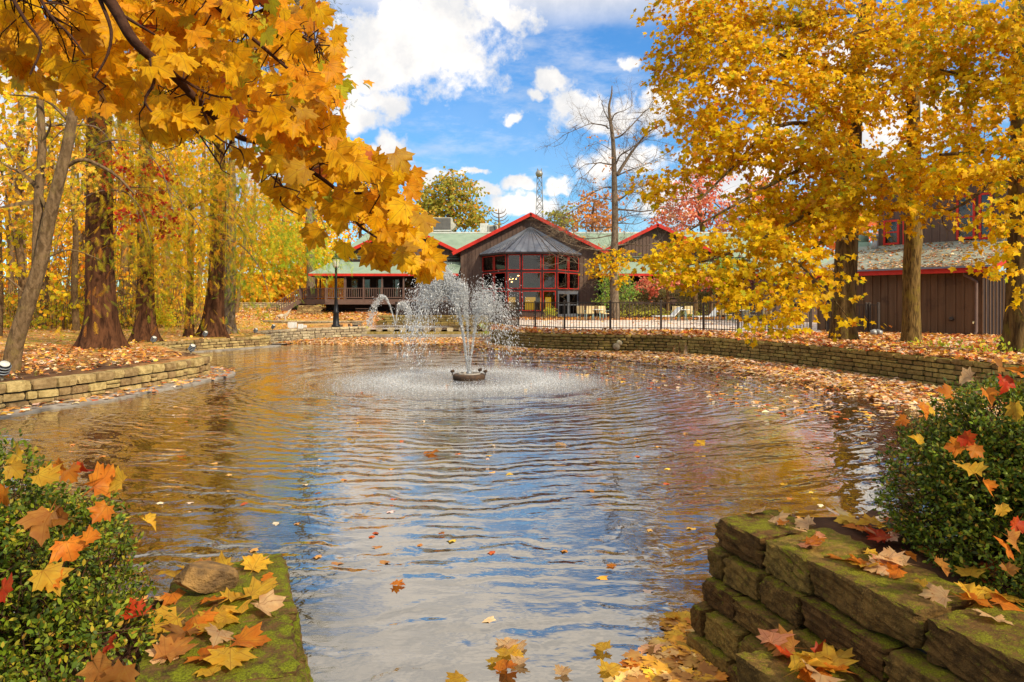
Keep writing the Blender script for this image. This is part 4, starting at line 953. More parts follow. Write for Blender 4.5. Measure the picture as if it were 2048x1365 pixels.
# bay roof with standing seams
ap = Vector((LX, 54.9, 7.85)); ev = [Vector((LX - 4.1, 54.95, 5.66)), Vector((LX - 2.05, 51.7, 5.66)), Vector((LX + 2.05, 51.7, 5.66)), Vector((LX + 4.1, 54.95, 5.66))]
for a, b in zip(ev, ev[1:]):
    s_ = MB(); s_.prism([a, b, ap], (0, 0, 0.05)); add(s_, 'bay_roof', 'metal_roof')
    sm = MB(); n = 7 if abs(a.y - b.y) < .1 else 6
    for i in range(n + 1):
        p = a.lerp(b, i / n); q = p.lerp(ap, 0.985); sm.bar(p + Vector((0, -.01, .07)), q + Vector((0, -.01, .07)), 0.035, 0.06)
    add(sm, 'roof_seams', 'metal_roof')
    e_ = MB(); e_.bar(a - Vector((0, 0, .04)), b - Vector((0, 0, .04)), .10, .13); add(e_, 'bay_gutter', 'mullion')
# bay interior
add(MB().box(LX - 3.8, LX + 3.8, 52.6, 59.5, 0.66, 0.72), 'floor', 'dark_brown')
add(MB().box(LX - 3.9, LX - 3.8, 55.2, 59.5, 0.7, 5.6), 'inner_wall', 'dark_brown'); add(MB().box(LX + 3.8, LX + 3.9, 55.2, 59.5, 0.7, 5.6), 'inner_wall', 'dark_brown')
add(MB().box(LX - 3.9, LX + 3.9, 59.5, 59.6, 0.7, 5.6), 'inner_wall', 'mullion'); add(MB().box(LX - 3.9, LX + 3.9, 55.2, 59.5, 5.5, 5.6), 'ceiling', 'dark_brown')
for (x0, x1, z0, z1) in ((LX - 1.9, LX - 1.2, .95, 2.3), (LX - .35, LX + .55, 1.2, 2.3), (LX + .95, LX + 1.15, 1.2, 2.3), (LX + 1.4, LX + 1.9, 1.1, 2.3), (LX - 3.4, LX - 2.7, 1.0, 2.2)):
    add(MB().box(x0, x1, 59.40, 59.49, z0, z1), 'rear_daylight_panel', 'daylight_glow')  # added glowing panels stand in for daylit yellow trees through rear windows
ch = T('chandelier', 'branching chandelier with warm bulbs behind the middle bay windows', 'chandelier', (-0.2, 53.9, 5.4))
for cx_, cz_ in ((-0.25, 3.62),):
    st = MB(); st.tube([(cx_, 53.9, 5.5), (cx_, 53.9, cz_)], .02, 5); 
    bulbs = []
    for i in range(14):
        th = i * 2.4; r_ = 0.25 + 0.4 * (i % 3) / 2; p = Vector((cx_ + r_ * math.cos(th) * 1.3, 53.9 + r_ * math.sin(th), cz_ + 0.28 * math.sin(i * 1.7) + .1)); st.tube([(cx_, 53.9, cz_), p], .012, 4); bulbs.append(p)
    st.build('arms', MAT['iron'], ch)
    for p in bulbs:
        b = MB(); b.lathe([(0.002, -.04), (.035, -.01), (.035, .02), (.002, .05)], 6, p); b.build('bulb', MAT['bulb'], ch)
# downspouts of the centre block
for x in (LX - 3.98, LX + 5.2):
    add(MB().tube([(x, 54.88, 5.6), (x, 54.88, 0.8)], .05, 6), 'downspout', 'siding')
# ---- verandahs left and right
def verandah(x0, x1, s, zf=2.1):
    """s=-1: left side (open corner at x0)"""
    xo = x0 if s < 0 else x1; xi = x1 if s < 0 else x0
    xw0, xw1 = (x0 + 2.1, x1) if s < 0 else (x0, x1 - 2.1)
    lo = min(x0, x1); hi = max(x0, x1)
    sk = MB(); sk.prism([(lo, 53, 4.0), (hi, 53, 4.0), (xw1 if s < 0 else x1 - 1.4, 57, 5.42), (xw0 - .7 if s < 0 else xw0, 57, 5.42)], (0, 0, 0.1)); add(sk, 'verandah_roof', 'shingle')
    if s < 0:
        sk = MB(); sk.prism([(lo, 53, 4.0), (xw0 - .7, 57, 5.42), (xw0 - .7, 60, 5.42), (lo, 60, 4.0)], (0, 0, .1)); add(sk, 'verandah_roof', 'shingle')
    add(MB().box(lo, hi, 52.93, 52.99, 3.90, 4.09), 'fascia', 'red_trim')
    add(MB().box(lo - .05, lo, 53, 60, 3.93, 4.09), 'fascia', 'red_trim') if s < 0 else None
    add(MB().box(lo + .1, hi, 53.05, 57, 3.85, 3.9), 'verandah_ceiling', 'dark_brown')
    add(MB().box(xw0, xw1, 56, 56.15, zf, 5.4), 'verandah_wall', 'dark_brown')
    wins = [(-13.2, -12.62), (-12.12, -11.6), (-11.1, -10.5), (-9.8, -9.2), (-8.9, -8.3), (-7.4, -6.8), (-6.1, -5.5)] if s < 0 else [(8.0, 8.6), (9.2, 9.8), (10.6, 11.2), (12.1, 12.7), (13.4, 14.0), (15.2, 15.8)]
    for i, (a, b) in enumerate(wins):
        f = MB()
        for (c0, c1, d0, d1) in ((a, b, 2.3, 2.36), (a, b, 3.72, 3.78), (a, a + .06, 2.36, 3.72), (b - .06, b, 2.36, 3.72)): f.box(c0, c1, 55.93, 55.98, d0, d1)
        wn = add(f, 'window', 'siding'); MB().box(a + .06, b - .06, 55.95, 55.965, 2.36, 3.72).build('pane', MAT['glass'], wn)
        if s < 0: MB().box(a + .06, b - .06, 55.97, 55.99, 2.36, 3.72).build('curtain', MAT['blind'], wn)
    for px in ([632, 640, 653, 690, 727, 764, 807, 835, 870, 905] if s < 0 else []):
        x = at(px, 560, 53.15).x; y = 53.15 if px not in (632, 640) else 55.5
        if px in (632, 640): x = at(px, 560, 55.5).x
        wd = .09 if px == 690 else .055
        add(MB().box(x - wd, x + wd, y, y + .11, zf, 3.9), 'post', 'deck_paint')
    if s > 0:
        x = x0 + .3
        while x < x1: add(MB().box(x - .06, x + .06, 53.1, 53.22, zf - 1.4, 3.9), 'post', 'deck_paint'); x += 1.9
simple('blind', (0.42, 0.30, 0.12), (0.30, 0.2, 0.08))
verandah(-15.8, -4.16, -1); verandah(6.96, 24.0, 1)
# deck (left)
zf = 2.1
dk = MB(); dk.prism([(-14.2, 52.0, zf - .1), (-4.0, 52.0, zf - .1), (-4.0, 56.1, zf - .1), (-4.16, 58, zf - .1), (-16.65, 58, zf - .1), (-16.65, 54.0, zf - .1)], (0, 0, .1)); add(dk, 'deck_floor', 'deck_paint')
for a, b in (((-14.2, 52.0), (-4.0, 52.0)), ((-16.65, 54.0), (-14.2, 52.0))):
    A = Vector((*a, 0)); B = Vector((*b, 0)); u = (B - A).normalized(); n = Vector((u.y, -u.x, 0))
    add(MB().obox(A + Vector((0, 0, 1.76)) + n * .005, u, n, (0, 0, 1), (B - A).length, .05, .32), 'rim_board', 'deck_paint')
    add(MB().obox(A + Vector((0, 0, 1.70)) + n * .03, u, n, (0, 0, 1), (B - A).length, .07, .07), 'rim_board', 'deck_paint')
    # railing
    r_ = MB(); r_.bar(A + Vector((0, 0, 2.93)), B + Vector((0, 0, 2.93)), .10, .05); r_.bar(A + Vector((0, 0, 2.22)), B + Vector((0, 0, 2.22)), .05, .07); add(r_, 'rail', 'deck_paint')
    nb = int((B - A).length / 0.165); bmsh = MB().box(-.022, .022, -.022, .022, 2.24, 2.9).mesh('baluster')
    for i in range(1, nb): p = A.lerp(B, i / nb); link('baluster', bmsh, lodge, MAT['deck_paint'], loc=(p.x, p.y, 0))
for px in (652, 690, 727, 764, 807, 835, 870, 905): 
    x = at(px, 560, 52.0).x; add(MB().box(x - .06, x + .06, 51.94, 52.06, 1.8, 2.98), 'rail_post', 'deck_paint')
add(MB().box(-16.71, -16.59, 53.94, 54.06, 1.8, 2.98), 'rail_post', 'deck_paint')
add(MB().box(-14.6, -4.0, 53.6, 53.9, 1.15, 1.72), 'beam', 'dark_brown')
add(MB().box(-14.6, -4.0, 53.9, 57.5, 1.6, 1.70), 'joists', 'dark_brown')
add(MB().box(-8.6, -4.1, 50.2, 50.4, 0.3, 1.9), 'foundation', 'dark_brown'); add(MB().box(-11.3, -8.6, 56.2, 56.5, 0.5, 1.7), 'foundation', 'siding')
# right verandah rail and dark skirting
rr_ = MB(); rr_.bar((6.96, 52.9, 2.93), (22, 52.9, 2.93), .1, .05); rr_.bar((6.96, 52.9, 2.22), (22, 52.9, 2.22), .05, .07); add(rr_, 'rail', 'deck_paint')
for i in range(1, 90): link('baluster', bmsh, lodge, MAT['deck_paint'], loc=(6.96 + i * .165, 52.9, 0))
add(MB().box(6.96, 22, 52.95, 56, 1.7, 2.08), 'deck_floor', 'deck_paint'); add(MB().box(6.96, 22, 53.4, 53.5, .6, 1.7), 'skirting', 'dark_brown')
# stair
st = T('deck_stair', 'brown wooden stair with balustrade going down from the deck', 'stair', (-18.9, 53.4, 0.6))
A = Vector((-16.75, 53.9, 2.08)); B = Vector((-19.0, 53.0, 0.45))
for off in (0.0, 1.1):
    o_ = Vector((0.35 * off, off, 0)); s_ = MB(); s_.bar(A + o_ + Vector((0, 0, -.12)), B + o_ + Vector((0, 0, -.0)), .06, .34); s_.build('stringer', MAT['deck_paint'], st)
    r_ = MB(); r_.bar(A + o_ + Vector((0, 0, .88)), B + o_ + Vector((0, 0, .98)), .09, .05); r_.bar(A + o_ + Vector((0, 0, .2)), B + o_ + Vector((0, 0, .3)), .05, .05); r_.build('rail', MAT['deck_paint'], st)
    for i in range(15):
        p = (A + o_).lerp(B + o_, i / 14); wd = .06 if i in (0, 14) else .02
        MB().box(p.x - wd, p.x + wd, p.y - wd, p.y + wd, p.z + .05, p.z + (.92 if wd < .05 else 1.08)).build('baluster' if wd < .05 else 'newel_post', MAT['deck_paint'], st)
for i in range(10):
    p = A.lerp(B, (i + .5) / 10); MB().obox(p + Vector((-.16, 0, -.05)), (1, 0, 0), (.3, .954, 0), (0, 0, 1), .30, 1.1, .045).build('tread', MAT['deck_paint'], st)
stone_wall('stone_pier', 'square tan stone pier under the left end of the deck', [(-16.0, 51.0), (-14.75, 51.0), (-14.35, 51.05)], 0.55, 1.62, 1.2, 10, (0.15, 0.5), 'stone_tan', side=1, depth=.3, cat='pier')
ld = T('basement_steps', 'small dark open steps hanging under the deck', 'steps', (-11.6, 52.5, 0.7))
for x in (-12.0, -11.0): MB().bar((x, 52.4, 1.5), (x + .22, 52.0, .65), .06, .12).build('stringer', MAT['dark_brown'], ld)
for i in range(4): MB().box(-11.95 + .05 * i, -10.95 + .05 * i, 52.1, 52.3, 1.35 - i * .2, 1.39 - i * .2).build('tread', MAT['siding'], ld)

# rooftop units
hv = T('rooftop_unit', 'large cream rooftop air handler with dark louvre and side hood', 'rooftop unit', (-6.3, 64, 8.3), 'rooftop units')
x0 = at(866, 0, 63.5).x; x1 = at(903, 0, 63.5).x
MB().box(x0, x1, 63.5, 65, 8.45, 9.75).build('casing', MAT['hvac'], hv)
MB().box(x0 + .08, x1 - .08, 63.46, 63.498, 8.62, 9.68).build('louvre', MAT['hvac_dark'], hv)
MB().box(x0 + .1, x1 - .1, 63.44, 63.495, 8.47, 8.58).build('coil_panel', MAT['white_cap'], hv)
mbx = MB(); mbx.prism([(x1, 63.5, 9.5), (x1 + .45, 63.5, 9.0), (x1 + .1, 63.5, 8.6), (x1, 63.5, 8.6)], (0, 1.2, 0)); mbx.build('hood', MAT['hvac'], hv)
for x in (x0 + .1, x1 - .1): MB().box(x - .05, x + .05, 63.6, 63.7, 7.9, 8.45).build('leg', MAT['steel'], hv)
hv = T('rooftop_unit', 'smaller grey rooftop unit with two boxes left of the main gable', 'rooftop unit', (-2.2, 64, 8.3), 'rooftop units')
x0 = at(960, 0, 63.5).x; x1 = at(996, 0, 63.5).x
MB().box(x0, x0 + .75, 63.5, 64.6, 8.0, 9.2).build('casing', MAT['white_cap'], hv); MB().box(x0 + .78, x1, 63.4, 64.6, 8.0, 9.05).build('casing', MAT['hvac'], hv)
MB().box(x0 + .9, x1 - .1, 63.36, 63.398, 8.3, 8.9).build('louvre', MAT['hvac_dark'], hv)
MB().bar((x1 - .1, 63.3, 8.3), (x1 - .3, 63.3, 9.1), .08, .08).build('bracket', MAT['hvac_dark'], hv)

# ------------------------------------------------------------------ shed
S0 = Vector((13.0, 29.0, 0)); S1 = Vector((16.6, 24.1, 0)); su = (S1 - S0).normalized(); SLn = (S1 - S0).length; sn = Vector((-su.y * -1, su.x * -1, 0))
sn = Vector((su.y, -su.x, 0));  # candidate normal
if sn.dot(Vector((-1, -1, 0))) < 0: sn = -sn
UP = Vector((0, 0, 1))
shed = T('shed', 'brown board outbuilding with leafy roof behind the right maples', 'building', (14.8, 26.5, .7))
MB().obox(S0 + UP * .3 - sn * .12, su, -sn, UP, SLn, 6.0, 2.62).build('wall_core', MAT['dark_brown'], shed)
def board_row(A, u, n, L, z0, ztop, wd, root):
    s = 0.0
    while s < L - .05:
        w_ = min(wd * rnd.uniform(.8, 1.2), L - s); zb = z0 + rnd.uniform(-.03, .05)
        b = MB(); b.obox(A + u * (s + .006) - n * .11 + UP * zb, u, n, UP, w_ - .012, .10 + rnd.uniform(-.006, .006), ztop(s) - zb); bo = b.build('board', MAT['shed_board'], root)
        b = MB(); b.obox(A + u * (s - .028) + n * .004 + UP * (zb + .02), u, n, UP, .056, .022, ztop(s) - zb - .03); b.build('batten', MAT['shed_board'], root)
        s += w_
board_row(S0, su, sn, SLn, 0.66, lambda s: 3.0, 0.30, shed)
board_row(S1, -sn, su, 5.0, 0.66, lambda s: 3.0 + s * .0, 0.30, shed)
# roof: slopes up to the rear
E0 = S0 + sn * .45 - su * .35; E1 = S1 + sn * .45 + su * .45
rs = MB(); bk = -sn * 4.6 + UP * 1.32
rs.prism([E0 + UP * 3.05, E1 + UP * 3.05, E1 + UP * 3.05 + bk, E0 + UP * 3.05 + bk], (0, 0, .08)); rs.build('roof', MAT['shingle_old'], shed)
f_ = MB(); f_.obox(E0 + UP * 2.93 + sn * .005, su, sn, UP, (E1 - E0).length, .04, .17); f_.build('fascia', MAT['red_trim'], shed)
f_ = MB(); f_.bar(E1 + UP * 3.0 + su * .03, E1 + UP * 3.0 + bk * .98 + su * .03, .04, .17); f_.build('fascia', MAT['red_trim'], shed)
f_ = MB(); f_.obox(E0 + UP * 3.10 + sn * .045, su, sn, UP, (E1 - E0).length, .10, .07); f_.build('gutter', MAT['metal_roof'], shed)
so_ = MB(); so_.obox(E0 + UP * 2.98, su, -sn, UP, (E1 - E0).length, .5, .03); so_.build('soffit', MAT['dark_brown'], shed)
ds = S1 - su * .15 + sn * .1; MB().tube([ds + UP * 2.98 - su * .3 + sn * .25, ds + UP * 2.85 - su * .3 + sn * .2, ds + UP * 2.62, ds + UP * .85, ds + UP * .72 + sn * .15], .055, 7).build('downspout', MAT['deck_paint'], shed)
q = np.array([list(E0 + su * rng.uniform(0.5, (E1 - E0).length) + UP * 3.15 + bk * (rng.uniform(0.02, 1) ** 1.6)) for _ in range(1500)])
o = litter('roof_leaves', 'pinkish fallen leaves over the shed roof', q, 0, w=[2, 1, 3, 1.2, 1, 1, 3], size=(.08, .13))
# small fittings
def online(px, A, u):
    k = (px - CX) / F; return (A.x - k * A.y) / (k * u.y - u.x)
for px, z, nm in ((1905, 1.28, 'vent_cap'), (1950, 1.18, 'spigot')):
    s = online(px, S0, su); p = S0 + su * s + sn * .02 + UP * z
    mb = MB(); mb.tube([p, p + sn * .12], .07 if nm == 'vent_cap' else .035, 10); mb.tube([p + sn * .12, p + sn * .16 - UP * .06], .05 if nm == 'vent_cap' else .025, 8)
    mb.build(nm, MAT['iron' if nm == 'vent_cap' else 'cushion'], shed)
s = online(1655, S0, su); fr_ = MB()
for (a0, a1, z0, z1) in ((s, s + .9, 2.15, 2.2), (s, s + .05, .7, 2.15), (s + .85, s + .9, .7, 2.15)): fr_.obox(S0 + su * a0 + UP * z0 + sn * .002, su, sn, UP, a1 - a0, .03, z1 - z0)
fr_.build('hatch_frame', MAT['dark_brown'], shed)
# upper storey
U0 = S0 - sn * 4.1; u0 = online(1757, U0, su); UA = U0 + su * u0; UL = 8.0
up_ = MB(); up_.obox(UA + UP * 3.6, su, -sn, UP, UL, 5, 3.6); up_.build('upper_wall', MAT['siding'], shed)
for i in range(26): MB().obox(UA + su * (i * .31) + sn * .002 + UP * 3.9, su, sn, UP, .05, .025, 3.3).build('batten', MAT['siding'], shed)
up_ = MB(); up_.obox(UA + UP * 7.2 + sn * .5 - su * .5, su, -sn, UP, UL + 1, 6, .2); up_.build('upper_roof', MAT['shingle_old'], shed)
for (xa, xb, zt_) in ((1767, 1799, 5.55), (1806, 1836, 5.6), (1913, 1951, 6.3), (1958, 1985, 6.3)):
    a = online(xa, U0 + sn * .04, su); b = online(xb, U0 + sn * .04, su); y0 = 492 if xa < 1900 else 480
    d_ = (U0 + su * a).y; z0 = EYE + (HZ - (492 if xa < 1900 else 481)) * d_ / F + .02; O = U0 + sn * .03; w_ = MB(); t_ = .09; zm = z0 + (zt_ - z0) * .5
    for (c0, c1, d0, d1) in ((a, b, z0, z0 + t_), (a, b, zt_ - t_, zt_), (a, b, zm - .03, zm + .03), (a, a + t_, z0, zt_), (b - t_, b, z0, zt_)):
        w_.obox(O + su * c0 + UP * d0, su, sn, UP, c1 - c0, .05 + (.004 if c1 - c0 < .2 else 0), d1 - d0)
    wn = w_.build('window', MAT['red_trim'], shed); g_ = MB(); g_.obox(O + su * (a + .02) + sn * .01 + UP * (z0 + .02), su, sn, UP, b - a - .04, .012, zt_ - z0 - .04); g_.build('pane', MAT['glass'], wn)
vp = at(1750, 497, 30.6); v_ = T('vent_pipe', 'grey vent pipe with cap on the shed roof', 'vent pipe', (vp.x, vp.y, 4.0))
MB().lathe([(.13, 0), (.13, .75)], 12, (vp.x, vp.y, 4.05)).build('pipe', MAT['galv'], v_); MB().lathe([(.17, 0), (.17, .12), (.1, .16)], 12, (vp.x, vp.y, 4.78)).build('cap', MAT['galv'], v_)
cp = at(1725, 497, 34); c_ = T('cupola', 'small pale green roof cupola left of the vent pipe', 'cupola', (cp.x, cp.y, 4.2))
mb = MB(); mb.lathe([(.75, 0), (.72, .12), (.42, .5)], 4, (cp.x, cp.y, 4.35)); mb.build('base', MAT['copper_green'], c_); MB().lathe([(.3, 0), (.3, .35), (.05, .6)], 8, (cp.x, cp.y, 4.85)).build('cap', MAT['copper_green'], c_)
sp = at(1941, 300, 36); c_ = T('roof_turret', 'round turret with a small red cone seen through the leaves', 'turret', (sp.x, sp.y, 7))
MB().lathe([(.36, 0), (.36, 1.2), (.44, 1.25)], 14, (sp.x, sp.y, EYE + (HZ - 318) * 36 / F)).build('drum', MAT['copper_green'], c_)
MB().lathe([(.36, 0), (.16, .25), (.03, .6)], 14, (sp.x, sp.y, EYE + (HZ - 272) * 36 / F)).build('cone', MAT['spire_red'], c_)
# connecting wing behind
wg = T('connecting_wing', 'low wing with a pale green roof between lodge and outbuilding', 'building', (17, 40, .7))
MB().box(15.5, 26, 40, 46, .6, 3.3).build('wall', MAT['siding'], wg)
mb = MB(); mb.prism([(14.8, 39.2, 3.35), (27, 39.2, 3.35), (27, 43, 4.6), (14.8, 43, 4.6)], (0, 0, .1)); mb.build('roof', MAT['shingle'], wg); MB().box(14.8, 27, 39.13, 39.19, 3.25, 3.46).build('fascia', MAT['red_trim'], wg)
for x in (16.2, 18.0): 
    f = MB()
    for (c0, c1, d0, d1) in ((x, x + 1.1, 1.5, 1.58), (x, x + 1.1, 2.8, 2.88), (x, x + .08, 1.58, 2.8), (x + 1.02, x + 1.1, 1.58, 2.8)): f.box(c0, c1, 39.93, 39.98, d0, d1)
    wn = f.build('window', MAT['red_trim'], wg); MB().box(x + .08, x + 1.02, 39.95, 39.97, 1.58, 2.8).build('pane', MAT['glass'], wn)

# ------------------------------------------------------------------ fences
def metal_fence(root, pts, posts, hgt=1.10, gap=0.125, z=0.76, ends=True):
    pk = MB().box(-.011, .011, -.011, .011, 0, hgt - .06).mesh('picket'); pk.materials.append(MAT['iron'])
    for a, b in zip(pts, pts[1:]):
        A = Vector((*a, z)); B = Vector((*b, z)); L = (B - A).length
        for zz_, wd in ((hgt, .05), (.09, .035)): MB().bar(A + UP * zz_, B + UP * zz_, wd, .035).build('rail', MAT['iron'], root)
        n = int(L / gap)
        for i in range(1, n): p = A.lerp(B, i / n); link('picket', pk, root, None, loc=(p.x, p.y, z + .04))
    for p in posts: 
        po = MB(); po.box(p[0] - .04, p[0] + .04, p[1] - .04, p[1] + .04, z - .05, z + hgt + .04); pj = po.build('post', MAT['iron'], root)
        MB().lathe([(.055, 0), (.055, .02), (.03, .045), (.005, .06)], 8, (p[0], p[1], z + hgt + .042)).build('post_cap', MAT['iron'], pj)
fpts = [(-1.3, 38.5), (-0.55, 34.0), (0.28, 30.5)] ; 
main = [(0.28, 30.5), (1.0, 29.4), (2.15, 28.0), (3.95, 27.45), (5.98, 27.4), (7.52, 26.8), (8.4, 25.35), (9.6, 25.5), (11.15, 25.5)]
fn = T('terrace_fence', 'brown metal picket fence edging the terrace above the long wall', 'fence', (4, 27.4, .7)); metal_fence(fn, main, main)
fn2 = T('terrace_fence', 'metal fence section running back towards the lodge behind the fountain', 'fence', (-.5, 34, .7)); metal_fence(fn2, fpts, fpts[:-1], gap=.11)
a = gp(1655, 660, .7); b = gp(1733, 662, .7); c = gp(1757, 662, .7)
def fpt(px, d): p = at(px, 600, d); return (p.x, p.y)
fn3 = T('side_gate', 'low metal gate section against the shed wall behind the big maple', 'gate', (13, 26.3, .7)); gpts = [fpt(1655, 27.0), fpt(1733, 26.0), fpt(1739, 25.95), fpt(1757, 25.7)]
metal_fence(fn3, gpts, gpts, z=.68, gap=.12)

# ------------------------------------------------------------------ patio furniture
def chair(x, y, rz, label, group):
    r_ = T('patio_chair', label, 'chair', (x, y, .705), group, rz)
    def prt(mb, nm, mt): o = mb.build(nm, MAT[mt], None); o.parent = r_; return o
    for sx in (-.25, .25):
        for sy in (-.24, .24):
            prt(MB().tube([(sx, sy, 0), (sx * .95, sy * .9, .42)], .018, 6), 'leg', 'teal_frame')
        prt(MB().tube([(sx, -.24, .42), (sx, -.26, .62), (sx, .26, .62), (sx, .24, .42)], .018, 6), 'armrest', 'teal_frame')
    b = MB(); b.box(-.24, .24, -.24, .24, .41, .46); prt(b, 'seat', 'cushion')
    b = MB(); b.obox((-.25, .24, .46), (1, 0, 0), (0, .97, -.2), (0, .22, .97), .5, .04, .48); prt(b, 'backrest', 'cushion')
def table(x, y, label):
    r_ = T('patio_table', label, 'table', (x, y, .705), 'patio tables')
    def prt(mb, nm, mt): o = mb.build(nm, MAT[mt], None); o.parent = r_
    prt(MB().lathe([(.5, .68), (.52, .70), (.5, .72)], 18), 'table_top', 'white_paint')
    for k in range(4): th = k * 1.57 + .6; prt(MB().tube([(.4 * math.cos(th), .4 * math.sin(th), 0), (.25 * math.cos(th), .25 * math.sin(th), .68)], .02, 6), 'leg', 'teal_frame')
gch = 'patio chairs on the terrace'
for px, d, rz, lb in ((1165, 44.5, 2.6, 'patio chair beside the bay doors, cushion facing left'), (1178, 43.8, 3.3, 'patio chair left of the first white table'), (1209, 44.2, .4, 'patio chair right of the first white table'), (1203, 45.4, 1.8, 'patio chair behind the first white table'),
                      (1352, 42.8, 3.0, 'patio chair left of the second white table'), (1378, 43.6, -.2, 'patio chair right of the second white table'), (1452, 40.5, 2.0, 'patio chair half hidden by the lowest maple bough'), (1500, 39.0, .4, 'patio chair near the fence end behind the boughs'), (1535, 40.0, 2.8, 'patio chair farthest right on the terrace')):
    p = at(px, 600, d); chair(p.x, p.y, rz, lb, gch)
for px, d, lb in ((1193, 43.9, 'white round patio table in front of the lodge corner'), (1365, 42.6, 'white round patio table near the bare tree'), (1478, 39.5, 'white patio table seen behind the maple boughs')): p = at(px, 600, d); table(p.x, p.y, lb)
def lounger(px, d, rz, lb):
    p = at(px, 600, d); r_ = T('sun_lounger', lb, 'sun lounger', (p.x, p.y, .705), 'sun loungers on the terrace', rz)
    def prt(mb, nm, mt): o = mb.build(nm, MAT[mt], None); o.parent = r_
    prt(MB().box(-.3, .3, -.9, .35, .30, .35), 'seat', 'white_paint'); b = MB(); b.obox((-.3, .35, .32), (1, 0, 0), (0, -.7, .7), (0, .7, .7), .6, .05, .75); prt(b, 'backrest', 'white_paint')
    for sx in (-.27, .27):
        for sy in (-.8, .3): prt(MB().tube([(sx, sy, 0), (sx, sy, .3)], .018, 6), 'leg', 'white_paint')
lounger(1335, 41.8, -1.3, 'white lounger with raised back left of the second table'); lounger(1415, 41.0, -1.2, 'white lounger just left of the low maple bough'); lounger(1560, 38.0, 1.2, 'white lounger seen between the maple boughs')

# ------------------------------------------------------------------ lamp post, spotlights, boxes, wolf, tower
lp = at(672, 652, 36.4); lamp = T('lamp_post', 'tall dark lamp post with a glass lantern by the far left wall', 'lamp post', (lp.x, lp.y, .55))
c0 = (lp.x, lp.y, .52)
MB().lathe([(.24, 0), (.24, .12), (.17, .18), (.15, .75), (.19, .8), (.12, .9), (.085, 1.5), (.10, 1.52), (.075, 1.6), (.06, 3.1), (.09, 3.14), (.05, 3.2)], 14, c0).build('pole', MAT['black_iron'], lamp)
MB().lathe([(.1, 3.2), (.16, 3.3), (.2, 3.62), (.18, 3.66)], 8, c0).build('lantern_glass', MAT['lens'], lamp)
MB().lathe([(.24, 3.66), (.2, 3.74), (.1, 3.86), (.06, 3.95), (.02, 4.08)], 10, c0).build('lantern_cap', MAT['black_iron'], lamp)
for k in range(4): th = k * 1.57 + .4; MB().bar((lp.x + .12 * math.cos(th), lp.y + .12 * math.sin(th), .52 + 3.2), (lp.x + .22 * math.cos(th), lp.y + .22 * math.sin(th), .52 + 3.66), .025, .025).build('lantern_bar', MAT['black_iron'], lamp)
def spot(px, py, d, z, lb, k=1.0):
    p = at(px, py, d); r_ = T('spotlight', lb, 'spotlight', (p.x, p.y, z), 'garden spotlights on the walls')
    a = Vector((.35, -.25, .55)).normalized(); b = Vector((p.x, p.y, z + .10 * k))
    MB().tube([(p.x, p.y, z - .03), b], .02 * k, 6).build('stake', MAT['pipe_pvc'], r_)
    MB().tube([b - a * .03 * k, b + a * .05 * k, b + a * .16 * k], [.045 * k, .07 * k, .075 * k], 12).build('housing', MAT['black_iron'], r_)
    for i in range(3): MB().tube([b + a * (.02 + i * .05) * k, b + a * (.035 + i * .05) * k], .085 * k, 12).build('cooling_ring', MAT['steel'], r_)
    MB().tube([b + a * .161 * k, b + a * .168 * k], .062 * k, 12).build('lens', MAT['lens'], r_)
spot(4, 738, 12.2, .50, 'spotlight at the left edge by the leaning trunk', 1.3); spot(382, 708, 18.4, .50, 'spotlight on the tip of the left curving wall'); spot(306, 688, 22.6, .50, 'spotlight at the rear end of the mossy cap wall')
spot(409, 678, 26.2, .52, 'spotlight on the wall before the largest twin cypress'); spot(510, 671, 29.0, .52, 'spotlight near the right end of the middle left wall'); spot(545, 666, 31.4, .60, 'spotlight at the left end of the pale far wall')
def ubox(px, d, z, wd, h, lb):
    p = at(px, 600, d); r_ = T('utility_box', lb, 'utility box', (p.x, p.y, z), 'white utility boxes')
    MB().box(p.x - wd / 2, p.x + wd / 2, p.y - .06, p.y + .1, z + .06, z + h).build('cover', MAT['white_paint'], r_); MB().box(p.x - .03, p.x + .03, p.y, p.y + .05, z - .05, z + .06).build('foot', MAT['black_iron'], r_)
ubox(581, 34, .52, .24, .36, 'left of the pair of tall white utility boxes'); ubox(589, 34.3, .52, .17, .35, 'right of the pair of tall white utility boxes'); ubox(601, 33.6, .52, .22, .28, 'square white utility box between pair and small one'); ubox(610, 34.5, .54, .13, .18, 'smallest white utility box at the right')
# howling wolf statue (one skinned body)
def skin(name, verts, edges, rad, mat, parent=None, lev=2):
    me = bpy.data.meshes.new(name); me.from_pydata(verts, edges, []); o = link(name, me, parent, mat, loc=(0, 0, 0), local=True)
    m_ = o.modifiers.new('s', 'SKIN'); sv_ = me.skin_vertices[0].data
    for i, r_ in enumerate(rad): sv_[i].radius = (r_, r_) if not isinstance(r_, tuple) else r_
    sv_[0].use_root = True
    s_ = o.modifiers.new('d', 'SUBSURF'); s_.levels = lev; s_.render_levels = lev
    return o
V = [(0, 0, .50), (.22, 0, .50), (.45, 0, .55), (.62, 0, .72), (.70, 0, .88), (.82, 0, 1.02), (.92, 0, 1.13), (-.22, 0, .50), (-.40, 0, .44), (-.50, 0, .26), (-.52, 0, .10),
     (.36, .09, .36), (.37, .09, .18), (.38, .09, .01), (.36, -.09, .36), (.35, -.09, .18), (.36, -.09, .01),
     (-.24, .10, .38), (-.18, .10, .28), (-.27, .10, .16), (-.24, .10, .01), (-.24, -.10, .38), (-.20, -.10, .28), (-.30, -.10, .16), (-.27, -.10, .01), (.64, .05, .98), (.64, -.05, .98)]
